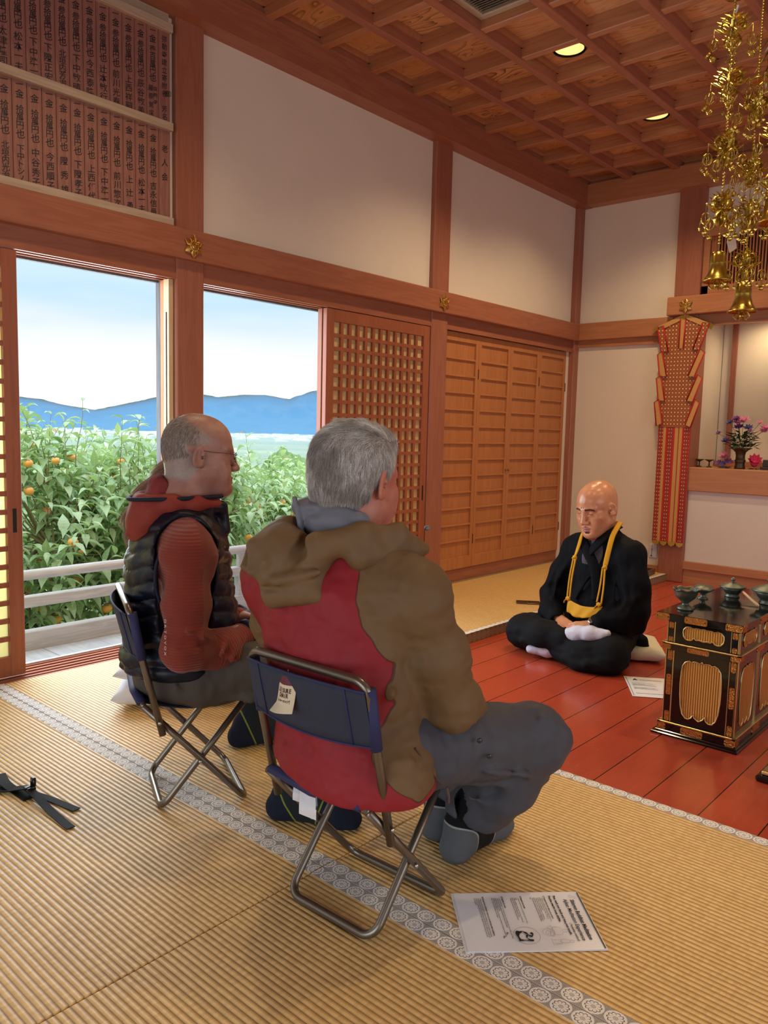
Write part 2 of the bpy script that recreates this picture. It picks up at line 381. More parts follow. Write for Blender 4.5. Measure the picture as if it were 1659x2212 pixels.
# air vent
t = thing('air_vent', 'square cream ceiling vent with dark slats at the top of the picture', 'vent', (dx(2), ys[13]+PITCH_C/2, 3.155))
M_vent = plain('vent_cream', lin(176,160,136), .5); k = MB()
h = .168
for (a, b, c_, d) in ((-h,-h,h,-h+.038), (-h,h-.038,h,h), (-h,-h+.038,-h+.038,h-.038), (h-.038,-h+.038,h,h-.038)): k.box((a,b,-.004), (c_,d,.03), .003)
k.build('frame', M_vent, t); k = MB()
for i in range(15):
    y = -h+.045+i*.0178; k.add([(-.13,y,0),(.13,y,0),(.13,y+.011,.012),(-.13,y+.011,.012),(-.13,y,.002),(.13,y,.002),(.13,y+.011,.014),(-.13,y+.011,.014)], [(0,1,2,3),(4,7,6,5),(0,4,5,1),(3,2,6,7),(0,3,7,4),(1,5,6,2)])
k.build('slats', M_vent, t); MB().box((-.14,-.14,.022), (.14,.14,.028)).build('duct', M_dark, t)

# ------------------------------------------------------------------ back wall
k = MB(); k.box((-3.3, YB, -.05), (-2.40, YB+.06, 1.86)); k.box((-3.3, YB, 1.9), (-2.40, YB+.06, 2.97)); k.box((-2.3, YB+.02, 2.70), (3.2, YB+.08, 2.97))
struct('wall_back', k, M_plaster, 'cream plaster of the back wall left of the altar alcove', 'wall')
struct('wall_back.001', MB().box((-3.46, 6.86, -.1), (3.2, 6.95, 3.3)), M_plaster, 'outer back wall behind the altar alcove', 'wall')
trim(MB().box((-3.30, YB-.05, 1.872), (-2.47, YB+.03, 2.012), .005), M_beamX, 'horizontal beam across the back wall left of the red textile', 'beam')
trim(MB().box((-3.30, YB-.02, 1.815), (-2.47, YB+.03, 1.872)), M_beamX, 'darker lower rail under the back wall beam', 'beam')
trim(MB().box((-2.478, YB-.04, -.055), (-2.282, YB+.16, 2.99), .006), M_post, 'thick square post carrying the hanging red and gold textile', 'post')
trim(MB().box((-2.505, YB-.10, 2.012), (3.2, YB+.05, 2.152), .006), M_beamX, 'higher horizontal beam above the altar alcove', 'beam')
k = MB().box((-2.30, YB-.02, 1.935), (3.2, YB+.06, 2.012)); k.box((-2.30, YB-.035, 1.928), (3.2, YB-.01, 1.945)); trim(k, M_beamX, 'rail forming the top of the altar alcove opening', 'beam')
trim(MB().box((-2.30, YB-.03, 2.585), (3.2, YB+.12, 2.71), .004), M_beamX, 'dark beam over the slatted transom', 'beam')
k = MB(); k.box((-2.30, YB-.01, 2.152), (3.2, YB+.05, 2.225)); k.box((-2.30, YB-.01, 2.152), (-2.235, YB+.05, 2.6)); trim(k, M_beamX, 'frame of the slatted transom above the altar alcove', 'transom frame')
t = thing('slatted_transom', 'transom of thin upright wooden slats above the altar alcove', 'transom', (-2.235, YB+.015, 2.225))
t['kind'] = 'structure'
k = MB()
for i in range(58): k.box((.004+i*.0225, 0, 0), (.004+i*.0225+.010, .012, .36))
k.build('slats', M_doorZ, t); MB().box((0, .03, 0), (2.2, .035, .36)).build('backing', plain('transom_backing', lin(72,34,22), .7), t)
trim(MB().box((-2.33, YB+.02, 2.10), (-2.19, YB+.12, 2.72)), M_beamX, 'filler board between the thick post and the transom', 'trim')
# alcove
struct('wall_back.002', MB().box((-2.28, 6.72, .8), (3.2, 6.78, 2.6)), M_plaster, 'lit cream back wall inside the altar alcove', 'wall')
struct('wall_back.003', MB().box((-2.32, YB+.05, .8), (-2.285, 6.74, 2.6)), M_plaster, 'side wall inside the altar alcove', 'wall')
struct('ceiling.004', MB().box((-2.32, YB+.03, 2.10), (3.2, 6.74, 2.14)), M_plaster, 'ceiling inside the altar alcove', 'ceiling')
trim(MB().box((-2.205, 6.695, .86), (-2.165, 6.725, 2.10)), M_post, 'thin upright wooden strip on the alcove back wall', 'trim')
trim(MB().box((-2.28, 6.68, .855), (3.2, 6.72, .90)), M_beamX, 'low skirting strip at the back of the alcove', 'trim')
g = M_beamX
M_shelf = wood('shelf_board_wood', lin(190,136,98), lin(164,110,76), 0, .42, 16, .8)
trim(MB().box((-2.29, YB-.035, .672), (3.2, 6.74, .855), .005), M_shelf, 'broad wooden alcove shelf board carrying the altar vases', 'shelf')
struct('wall_back.004', MB().box((-2.30, YB-.005, .10), (3.2, YB+.05, .68)), M_plwhite, 'white panel below the altar alcove shelf', 'wall')
trim(MB().box((-2.33, YB-.03, .055), (3.2, YB+.03, .12), .004), M_shelf, 'narrow ledge board under the white panel', 'trim')
struct('baseboard_back', MB().box((-2.42, YB-.012, -.06), (3.2, YB+.03, .058)), M_shelf, 'wide skirting board at the foot of the altar wall', 'skirting board')
struct('baseboard_back.001', MB().box((-3.30, YB-.012, 0), (-2.478, YB+.03, .05)), M_beamX, 'low skirting board behind the raised mats', 'skirting board')
for x in (-1.9, -.6):
    l = bpy.data.lights.new('alcove_bulb', 'SPOT'); l.energy = 10; l.color = (1, .76, .42); l.spot_size = math.radians(150); l.spot_blend = .9; l.shadow_soft_size = .05
    o = bpy.data.objects.new('alcove_bulb', l); C.objects.link(o); o.location = (x, 6.5, 2.08)
# wall switch plate by the post
t = thing('wall_socket', 'small grey white socket plate low on the wall beside the thick post', 'socket', (-2.535, YB, .165))
MB().box((-.033, -.012, -.055), (.033, 0, .055), .004).build('plate', plain('plate_grey', lin(205,205,212), .4), t)
k = MB().tube([(-.008,-.016,.06),(-.006,-.018,.0),(-.008,-.018,-.03)], .0012, 5); k.build('cord', M_dark, t); MB().sphere((-.008,-.02,-.036), .006).build('bead', M_dark, t)
MB().sphere((-.008,-.018,.018), .008, sc=(1,.6,.6)).build('toggle', plain('toggle_tan', lin(176,130,70), .5), t)

# ------------------------------------------------------------------ floors
g = G('red_lacquer_floor'); x, y, z = g.xyz(); px = g.M('DIVIDE', g.M('ADD', x, 1.142+17.1), .1712); fr = g.M('FRACT', px); idx = g.M('FLOOR', px)
wnz = g.n('TexWhiteNoise', props={'noise_dimensions': '1D'}); g.put(wnz.inputs['W'], idx)
f = g.noise(g.map((9, .6, 1)), 6, 4, .6); big = g.noise(g.map((1, 1, 1)), 1.6, 3)
c = g.mix(f, lin(160,58,40), lin(184,80,54)); c = g.mix(g.M('MULTIPLY', big, .5), c, lin(150,50,36)); c = g.mix(g.M('MULTIPLY', wnz.outputs['Value'], .35), c, lin(196,90,58))
edge = g.M('LESS_THAN', g.M('ABSOLUTE', g.M('SUBTRACT', fr, .5)), .489); c = g.mix(edge, (.012,.004,.003), c)
scr = g.noise(g.map((60, 4, 1), rot=(0,0,.5)), 3, 5, .75)
nb = g.bump(edge, .6, .002); nb = g.bump(g.noise(g.map((5,1,1)), 5, 3), .08, .003, nb)
M_red = g.done(c, g.M('MULTIPLY_ADD', scr, .22, .13), 0, nb, Coat_Weight=.15, Coat_Roughness=.12)
struct('floor', MB().box((-3.5, 2.2, -.12), (3.2, 6.9, -.055)), M_red, 'polished vermilion plank floor in front of the altar', 'floor')
struct('floor.001', MB().box((-3.5, -4.0, -.12), (3.2, 2.2, -.056)), M_doorY, 'wooden floor under the straw mats', 'floor')

def tatami_mat_material(name, ribaxis):
    g = G(name); x, y, z = g.xyz(); a, b = (y, x) if ribaxis == 'X' else (x, y)      # ribs lie along ribaxis
    warp = g.M('MULTIPLY', g.M('SUBTRACT', g.noise(g.map((1.5, 1.5, 1)), 2, 2), .5), .004)
    ph = g.M('FRACT', g.M('DIVIDE', g.M('ADD', a, warp), .0151))
    prof = g.M('POWER', g.M('SINE', g.M('MULTIPLY', ph, PI)), .55)
    sc = (1, .02, 1) if ribaxis == 'X' else (.02, 1, 1)
    reed = g.noise(g.map(tuple(q*1. for q in sc)), 900, 2, .6)
    clump = g.noise(g.map((22, 2.2, 1) if ribaxis == 'X' else (2.2, 22, 1)), 5, 4, .7)
    seg = g.n('TexWhiteNoise', props={'noise_dimensions': '2D'})
    cb = g.n('CombineXYZ'); g.put(cb.inputs[0], g.M('FLOOR', g.M('DIVIDE', a, .0151))); g.put(cb.inputs[1], g.M('FLOOR', g.M('DIVIDE', b, .0085))); g.put(seg.inputs[0], cb.outputs[0])
    col = g.mix(clump, lin(230,188,118), lin(250,216,148)); col = g.mix(g.M('MULTIPLY', g.M('MULTIPLY', seg.outputs['Value'], reed), .55), col, lin(166,118,60))
    col = g.mix(g.M('MULTIPLY', g.M('SUBTRACT', 1, prof), .75), col, lin(120,78,36))
    wear = g.noise(g.map((1, 1, 1)), 1.1, 3); col = g.mix(g.M('MULTIPLY', wear, .25), col, lin(206,170,116))
    nb = g.bump(prof, .75, .0042); nb = g.bump(reed, .35, .0012, nb); nb = g.bump(seg.outputs['Value'], .12, .0008, nb)
    return g.done(col, g.M('MULTIPLY_ADD', reed, .15, .32), 0, nb, Specular_IOR_Level=.55)
M_tatX = tatami_mat_material('woven_rush_along_border', 'X'); M_tatY = tatami_mat_material('woven_rush_raised_mats', 'Y')
def crest(name, ring, inner, back, ink):
    g = G(name); u, v, _ = g.xyz(which='UV'); fu = g.M('SUBTRACT', g.M('FRACT', u), .5); fv = g.M('SUBTRACT', v, .5)
    r = g.M('SQRT', g.M('ADD', g.M('MULTIPLY', fu, fu), g.M('MULTIPLY', g.M('MULTIPLY', fv, fv), .88))); th = g.M('ARCTAN2', fv, fu)
    inside = g.M('LESS_THAN', r, .475)
    pet = g.M('ADD', .285, g.M('MULTIPLY', g.M('ABSOLUTE', g.M('SINE', g.M('MULTIPLY', th, 5))), .075))
    line = g.M('LESS_THAN', g.M('ABSOLUTE', g.M('SUBTRACT', r, pet)), .02)
    spoke = g.M('MULTIPLY', g.M('LESS_THAN', g.M('ABSOLUTE', g.M('SINE', g.M('MULTIPLY', th, 5))), .16), g.M('MULTIPLY', g.M('GREATER_THAN', r, .18), g.M('LESS_THAN', r, .29)))
    dots = g.M('MULTIPLY', g.M('LESS_THAN', r, .125), g.M('GREATER_THAN', g.M('MULTIPLY', g.M('SINE', g.M('MULTIPLY', fu, 75)), g.M('SINE', g.M('MULTIPLY', fv, 75))), .1))
    inkm = g.M('MINIMUM', g.M('ADD', g.M('ADD', line, spoke), dots), 1)
    ci = g.mix(inkm, ring, ink)
    d = g.M('ABSOLUTE', g.M('SUBTRACT', g.M('ABSOLUTE', fu), g.M('MULTIPLY', g.M('ABSOLUTE', fv), 0))); 
    lat = g.M('GREATER_THAN', g.M('SINE', g.M('MULTIPLY', g.M('ADD', fu, fv), 62)), .1); lat2 = g.M('GREATER_THAN', g.M('SINE', g.M('MULTIPLY', g.M('SUBTRACT', fu, fv), 62)), .1)
    cb_ = g.mix(g.M('MULTIPLY', g.M('MAXIMUM', lat, lat2), .55), back, ring)
    col = g.mix(inside, cb_, ci); wv = g.noise(g.co(), 1400, 2)
    return g.done(col, .7, 0, g.bump(wv, .3, .0005))
M_heri = crest('crest_border_cloth', lin(232,229,224), lin(232,229,224), lin(70,56,50), lin(66,50,44))
M_heri2 = crest('crest_border_cloth_brown', lin(150,128,100), lin(150,128,100), lin(84,62,46), lin(78,56,40))
def heri(x0, y0, x1, y1, along, parent, m, z=.0008, side=None):
    """cloth border strip; u counts crests along it"""
    k = MB(); P = .045
    if side is None:
        if along == 'X': k.add([(x0,y0,z),(x1,y0,z),(x1,y1,z),(x0,y1,z),(x0,y0,z-.003),(x1,y0,z-.003),(x1,y1,z-.003),(x0,y1,z-.003)], [(0,1,2,3),(4,7,6,5),(0,4,5,1),(2,6,7,3)], [[(x0/P,0),(x1/P,0),(x1/P,1),(x0/P,1)]]*4)
        else: k.add([(x0,y0,z),(x1,y0,z),(x1,y1,z),(x0,y1,z),(x0,y0,z-.003),(x1,y0,z-.003),(x1,y1,z-.003),(x0,y1,z-.003)], [(0,1,2,3),(4,7,6,5),(0,4,5,1),(2,6,7,3)], [[(y0/P,0),(y0/P,1),(y1/P,1),(y1/P,0)]]*4)
    else:
        x = side; k.add([(x,y0,-.053),(x,y1,-.053),(x,y1,z),(x,y0,z),(x-.004,y0,-.053),(x-.004,y1,-.053),(x-.004,y1,z),(x-.004,y0,z)], [(0,1,2,3),(4,7,6,5)], [[(y0/P,0),(y1/P,0),(y1/P,1.1),(y0/P,1.1)]]*2)
    return k.build('cloth_border', m, parent)
HW = .041
def mat(x0, x1, y0, y1, label, borders, m):
    t = thing('tatami_mat', label, 'straw mat', ((x0+x1)/2, (y0+y1)/2, 0), 0, 'straw mats on the floor')
    Tl = Vector((-(x0+x1)/2, -(y0+y1)/2, 0)); g_ = .0012
    o = MB().box((x0+g_, y0+g_, -.054), (x1-g_, y1-g_, 0), .0025).build('rush_cover', m, t); o.location = Tl
    for b in borders:
        e = .0016
        if b == 'y0': p = heri(x0+e, y0+e, x1-e, y0+HW, 'X', t, M_heri)
        if b == 'y1': p = heri(x0+e, y1-HW, x1-e, y1-e, 'X', t, M_heri)
        if b == 'x1': p = heri(x1-.034, y0+e, x1-e, y1-e, 'Y', t, M_heri)
        if b == 'x0': p = heri(x0+e, y0+e, x0+.034, y1-e, 'Y', t, M_heri2)
        if b == 's1': p = heri(0, y0+e, 0, y1-e, 'Y', t, M_heri2, side=x1+.0006)
        p.location = Tl
    return t
mat(-3.26, -1.325, .372, 1.302, 'straw mat in the lower left corner under the black strap', ('y0', 'y1'), M_tatX)
mat(-1.325, .61, .372, 1.302, 'straw mat at the bottom of the picture below the printed leaflet', ('y0', 'y1'), M_tatX)
mat(-3.26, -1.325, 1.302, 2.233, 'straw mat beside the open window bays under the far chair', ('y0', 'y1'), M_tatX)
mat(-1.325, .61, 1.302, 2.233, 'straw mat along the red floor at the right', ('y0', 'y1'), M_tatX)
mat(-3.345, -2.40, 2.233, 4.19, 'raised straw mat by the lattice door, nearer half of the platform', ('x0', 'x1', 's1'), M_tatY)
mat(-3.345, -2.40, 4.19, 6.155, 'raised straw mat by the folding doors, far half of the platform', ('x0', 'x1', 's1'), M_tatY)

# ------------------------------------------------------------------ doors
def lattice_door(name, y0, y1, x, label, mp, z0=.008, z1=1.772, stile=.062, ncol=None, pitch=.0735, left_stile=None):
    t = thing(name, label, 'sliding door', (x, (y0+y1)/2, 0)); t['kind'] = 'structure'; c = (y0+y1)/2; w = (y1-y0)/2
    k = MB(); k.box((-.016, -w, z0), (.016, -w+stile, z1), .002); k.box((-.016, w-stile, z0), (.016, w, z1), .002)
    k.box((-.015, -w+stile, z0), (.015, w-stile, z0+.085), .001); k.box((-.015, -w+stile, z1-.07), (.015, w-stile, z1), .001); k.build('frame', M_lat, t)
    k = MB(); iw = 2*w-2*stile; nc = ncol or round(iw/pitch); p = iw/nc
    for i in range(1, nc): k.box((-.004, -w+stile+i*p-.0105, z0+.085), (.012, -w+stile+i*p+.0105, z1-.07))
    k2 = z1-.07-z0-.085; nr = round(k2/.0775); q = k2/nr
    for i in range(1, nr): k.box((-.003, -w+stile, z0+.085+i*q-.0105), (.011, w-stile, z0+.085+i*q+.0105))
    k.build('lattice', M_lat, t)
    MB().box((-.008, -w+stile-.01, z0+.07), (-.0065, w-stile+.01, z1-.06)).build('paper', mp, t)
    return t, w
t, w = lattice_door('door_1', .56, 1.456, -3.325, 'lattice sliding door with pale yellow paper at the left edge', M_paper)
MB().box((.0145, w-.040, .62), (.0175, w-.024, .72), .001).build('finger_pull', M_dark, t)
t, w = lattice_door('door_2', 3.213, 4.165, -3.325, 'lattice sliding door with beige paper behind the grey haired man', M_paper2, ncol=12)
MB().box((.0145, w-.040, .62), (.0175, w-.026, .72), .001).build('finger_pull', M_dark, t)
k = MB().box((-.018, -.47, .008), (.018, .48, 1.772), .002); t = thing('door_3', 'plain sliding door panel parked behind the beige lattice door', 'sliding door', (-3.364, 3.68, 0)); t['kind'] = 'structure'
k.build('panel', M_lat, t)
# four slatted folding leaves
L0, L1 = 4.345, 6.045; lw = (L1-L0)/4
for i in range(4):
    t = thing('door_%d' % (4+i), ['slatted folding door leaf next to the post', 'slatted folding door leaf, second from the post', 'slatted folding door leaf, third from the post', 'slatted folding door leaf nearest the far corner'][i], 'folding door', (-3.345, L0+lw*(i+.5), 0)); t['kind'] = 'structure'
    w = lw/2-.0015; k = MB(); z0, z1 = .094, 1.772
    k.box((-.014, -w, z0), (.012, -w+.034, z1), .0015); k.box((-.014, w-.034, z0), (.012, w, z1), .0015); k.box((-.013, -w+.034, z0), (.0115, w-.034, z0+.085), .001); k.box((-.013, -w+.034, z1-.06), (.0115, w-.034, z1), .001)
    k.build('frame', M_doorZ, t); MB().box((-.010, -w+.03, z0+.08), (-.002, w-.03, z1-.055)).build('panel', M_doorZ, t)
    k = MB(); nr = 13; a = z0+.085; b = z1-.06; q = (b-a)/nr
    for j in range(1, nr): k.box((-.003, -w+.034, a+j*q-.006), (.010, w-.034, a+j*q+.006), .001)
    k.build('slats', M_doorY, t)
    hk = MB()
    if i in (0, 2):
        for zz in (.30, 1.50): hk.box((.010, w-.003, zz-.035), (.0145, w+.004, zz+.035))
        hk.build('hinges', M_dark, t)
    if i == 3:
        for zz in (.30, 1.48): hk.box((.010, w-.002, zz-.035), (.0145, w+.005, zz+.035))
        hk.build('hinges', M_dark, t)
    if i in (1, 2):
        s = 1 if i == 1 else -1; MB().sphere((.018, s*(w-.017), .80), .008).build('knob', plain('knob_brass_%d' % i, lin(150,110,60), .35, .8), t)
# ------------------------------------------------------------------ veranda, trees, valley
rnd = random.Random(7)
M_greyX = wood('weathered_veranda_wood', lin(206,210,214), lin(164,168,172), 0, .6, 30, .8)
k = MB()
y = -2.0
while y < 7.5: k.box((-4.2, y+.002, -.165), (-3.47, y+.298, -.13), .002); y += .30
struct('floor.002', k, M_greyX, 'weathered grey veranda boards outside the window bays', 'veranda floor')
trim(MB().box((-3.475, -2.2, -.06), (-3.455, 4.3, -.012)), M_greyX, 'pale outer edge board of the veranda sill', 'trim')
t = thing('veranda_railing', 'weathered grey wooden veranda railing with a round handrail', 'railing', (-4.1, 3.0, -.13))
k = MB().tube([(-.02, -5, .405), (-.02, 4.6, .405)], .028, 16); k.build('handrail', M_grey, t, smooth=True)
MB().box((-.07, -5, .232), (.0, 4.6, .288), .004).build('middle_rail', M_grey, t)
MB().box((-.075, -5, -.005), (.0, 4.6, .100), .004).build('base_rail', M_grey, t)
for y in (-3.6, -1.68, .25, 2.12, 4.0):
    k = MB().box((-.062, y-.03, .095), (-.012, y+.03, .235), .003); k.box((-.052, y-.022, .285), (-.018, y+.022, .385), .003); k.build('baluster', M_grey, t)

# terrain
g = G('orchard_grass'); f = g.noise(g.co(), 3, 5, .7); f2 = g.noise(g.co(), 22, 4, .7)
c = g.mix(f, lin(120,150,84), lin(154,150,112)); c = g.mix(f2, c, lin(176,190,140)); M_grass = g.done(c, .9, 0, g.bump(f2, .8, .04))
k = MB(); nx, ny = 44, 50
P = []
for i in range(nx+1):
    x = -4.3 - 75*(i/nx)**1.8
    for j in range(ny+1):
        yy = -12 + 60*j/ny
        z = -.62 - .11*max(0, -x-5) - (0.20*max(0, -x-14)) + .05*math.sin(x*1.3+yy) + .03*math.sin(yy*3.1)
        P.append((x, yy + (-x-5)*.4, z))
k.add(P, [(i*(ny+1)+j, i*(ny+1)+j+1, (i+1)*(ny+1)+j+1, (i+1)*(ny+1)+j) for i in range(nx) for j in range(ny)])
tag(k.build('orchard_ground', M_grass, smooth=True), 'grassy orchard slope below the veranda', 'ground', kind='structure')
k = MB(); P = []
for i in range(31):
    d = 60+ (9000-60)*(i/30)**2
    for j in range(31):
        a = math.radians(2+66*j/30); P.append((-d*math.cos(a), d*math.sin(a), -26+ .6*math.sin(i*2.1+j*1.7)))
k.add(P, [(i*31+j, i*31+j+1, (i+1)*31+j+1, (i+1)*31+j) for i in range(30) for j in range(30)])
g = G('valley_fields'); f = g.noise(g.co(), .006, 5, .7); f2 = g.n('TexVoronoi', Vector=g.map((1,1,1)), Scale=.012)
c = g.mix(f2.outputs['Color'], lin(92,118,86), lin(150,166,120), 'MIX'); c = g.mix(f, lin(70,96,70), lin(160,172,140)); M_valley = g.done(c, .95)
tag(k.build('valley_floor', M_valley), 'flat valley floor of fields far below the temple', 'ground', kind='structure')
RID = [(10,1.2),(23.7,1.62),(25.1,1.53),(26.2,1.23),(28.4,.93),(30,1.3),(32.6,1.96),(35.7,2.22),(36.5,2.05),(38.1,2.27),(39.9,2.42),(41.1,2.19),(41.6,2.14),(42.4,2.49),(42.9,2.74),(43.6,2.79),(46,2.9),(52,2.4),(62,2.0)]
def interp(t, a):
    for (a0, v0), (a1, v1) in zip(t, t[1:]):
        if a <= a1: return v0+(v1-v0)*max(0,(a-a0))/(a1-a0)
    return t[-1][1]
from mathutils import noise as mn
def mountain(name, D, thick, scale, seed, label, base=-26, prof=None, rough=1., mat_=None):
    k = MB(); P = []; NA, NR = 260, 26
    for i in range(NR+1):
        q = i/NR
        for j in range(NA+1):
            a = 10+52*j/NA; e = math.radians(interp(prof or RID, a))*scale; top = D*math.tan(e)+CAMH
            d = D - thick*q + 0
            h = (top-base)*(1-q)**1.25
            rid = mn.fractal(Vector((a*.45+seed, q*2.2, seed)), 1., 2.1, 5)
            h += rid*(top-base)*.28*math.sin(PI*min(1, q*1.0+.02))*rough + (mn.noise(Vector((a*3., 0, seed)))*D*.0006 if i == 0 else 0)
            ar = math.radians(a); P.append((-d*math.cos(ar), d*math.sin(ar), base+max(h, 0)))
    k.add(P, [(i*(NA+1)+j, i*(NA+1)+j+1, (i+1)*(NA+1)+j+1, (i+1)*(NA+1)+j) for i in range(NR) for j in range(NA)])
    return tag(k.build(name, mat_, smooth=True), label, 'mountains', kind='structure')
g = G('forested_mountain'); f = g.noise(g.co(), .004, 6, .7); M_mount = g.done(g.mix(f, lin(30,52,48), lin(52,76,62)), .95)
mountain('mountain_range', 6200, 2600, 1., 3.3, 'blue mountain range along the horizon behind the orchard', mat_=M_mount)
mountain('mountain_range.001', 4300, 700, .30, 8.1, 'low wooded rise at the foot of the mountains', mat_=M_mount, rough=.6)
GH = [(10,-5),(38.5,-4.6),(39.6,-3.0),(40.4,-1.9),(41.0,-1.62),(41.8,-1.8),(42.8,-2.2),(44,-1.9),(47,-1.2),(52,-.6),(62,-.5)]
g = G('green_hill_canopy'); vo = g.n('TexVoronoi', Vector=g.co(), Scale=.16); f = g.noise(g.co(), .35, 5, .7)
M_gh = g.done(g.mix(f, lin(64,98,48), lin(128,158,82)), .9, 0, g.bump(vo.outputs['Distance'], 1., 3.))
def ghill():
    k = MB(); P = []; NA, NR = 300, 60
    for i in range(NR+1):
        q = i/NR
        for j in range(NA+1):
            a = 30+32*j/NA; D = 330; top = D*math.tan(math.radians(interp(GH, a)))+CAMH; d = D-230*q
            h = top - q*9 + (mn.noise(Vector((a*2.4, q*14, 1)))*2.6 + abs(mn.noise(Vector((a*6, q*30, 4))))*2.2)*(.4 if i == 0 else 1)
            ar = math.radians(a); P.append((-d*math.cos(ar), d*math.sin(ar), h))
    k.add(P, [(i*(NA+1)+j, i*(NA+1)+j+1, (i+1)*(NA+1)+j+1, (i+1)*(NA+1)+j) for i in range(NR) for j in range(NA)])
    return tag(k.build('wooded_hill', M_gh, smooth=True), 'bright green wooded hill below the town', 'hill', kind='structure')
ghill()
k = MB()
for _ in range(1500):
    a = math.radians(rnd.uniform(18, 52)); d = rnd.triangular(1500, 3500, 2300); w = rnd.uniform(5, 15); h = rnd.uniform(2, 5) if rnd.random() < .95 else rnd.uniform(6, 11)
    if mn.noise(Vector((math.degrees(a)*.9, d*.004, 2))) < -.12: continue
    c = Vector((-d*math.cos(a), d*math.sin(a), -27)); k.box((c.x-w*.6, c.y-w, c.z), (c.x+w*.6, c.y+w, c.z+h))
M_town = plain('town_walls', lin(225,225,220), .8, 0, .02, .12, 0)
tag(k.build('valley_town', M_town), 'pale houses of the town scattered over the valley floor', 'town', kind='stuff')
# thin summer haze lying over the valley
hz = bpy.data.materials.new('valley_haze_air'); hz.use_nodes = True; ht = hz.node_tree; ht.nodes.clear()
ho = ht.nodes.new('ShaderNodeOutputMaterial'); hs = ht.nodes.new('ShaderNodeVolumeScatter')
hs.inputs['Color'].default_value = (.045, .29, .95, 1); hs.inputs['Density'].default_value = .00042; ht.links.new(hs.outputs[0], ho.inputs['Volume'])
k = MB(); P = []; NA = 60
for d, e in ((360, None), (3450, 1)):
    for top in (0, 1):
        for j in range(NA+1):
            a = 8+56*j/NA; z = -60 if not top else (CAMH - 4 if e is None else CAMH + d*math.tan(math.radians(interp(RID, a)))*.985); ar = math.radians(a); P.append((-d*math.cos(ar), d*math.sin(ar), z))
n = NA+1; F_ = []
for j in range(NA): F_ += [(j, j+1, n+j+1, n+j), (2*n+j, 3*n+j, 3*n+j+1, 2*n+j+1), (n+j, n+j+1, 3*n+j+1, 3*n+j), (j, 2*n+j, 2*n+j+1, j+1)]
F_ += [(0, n, 3*n, 2*n), (NA, 2*n+NA, 3*n+NA, n+NA)]
k.add(P, F_); hb = k.build('valley_haze', M_town); hb.data.materials.clear(); hb.data.materials.append(hz)
tag(hb, 'thin blue haze over the valley in front of the mountains', 'haze', kind='structure')

# persimmon trees
g = G('persimmon_leaf'); rn = g.attr('shade'); side = g.attr('across')
c = g.ramp(rn, [(0, lin(124,158,110)), (.35, lin(160,190,138)), (.7, lin(192,214,168)), (.93, lin(216,232,188)), (.97, lin(190,110,60)), (1, lin(196,96,50))])
vein = g.M('POWER', g.M('ABSOLUTE', g.M('SINE', g.M('MULTIPLY', g.attr('along'), 24))), 6)
c = g.mix(g.M('MULTIPLY', vein, .25), c, lin(196,214,160)); c = g.mix(g.M('LESS_THAN', g.M('ABSOLUTE', side), .07), c, lin(190,206,150))
g.done(c, .38, 0, g.bump(vein, .3, .002), Specular_IOR_Level=.6)
tr = g.n('BsdfTranslucent', Color=g.mix(.5, c, lin(170,200,70))).outputs[0]; mx = g.n('MixShader', Fac=.33)
g.t.links.new(g.b.outputs[0], mx.inputs[1]); g.t.links.new(tr, mx.inputs[2]); g.t.links.new(mx.outputs[0], g.out.inputs[0]); M_leaf = g.m
M_bark = plain('grey_bark', lin(120,108,94), .9, 0, 20, .3, .5, .006)
M_shoot = plain('green_brown_shoot', lin(136,128,92), .8)
g = G('persimmon_skin'); f = g.noise(g.co(), 14, 2); M_fruit = g.done(g.mix(f, lin(240,150,60), lin(216,178,84)), .35)
def leaf(verts, faces, att, o, d, up, L, W, shade, droop, R):
    d = d.normalized(); s = d.cross(up); s = s.normalized() if s.length > 1e-4 else Vector((1,0,0)); n = s.cross(d)
    b = len(verts); N = 5; p = o.copy(); dd = d.copy()
    prof = [.08, .78, 1., .72, .30, .02]
    for i in range(N+1):
        w = W*prof[i]*.5; lift = w*.45
        for kx in (-1, 0, 1):
            verts.append(p + s*w*kx + n*(lift*abs(kx))); att.append((shade, kx, i/N))
        dd = (dd - Vector((0,0,1))*droop*(1/N)).normalized(); n = s.cross(dd); p = p + dd*(L/N)
    for i in range(N):
        for c_ in (0, 1): faces.append((b+i*3+c_, b+i*3+c_+1, b+(i+1)*3+c_+1, b+(i+1)*3+c_))
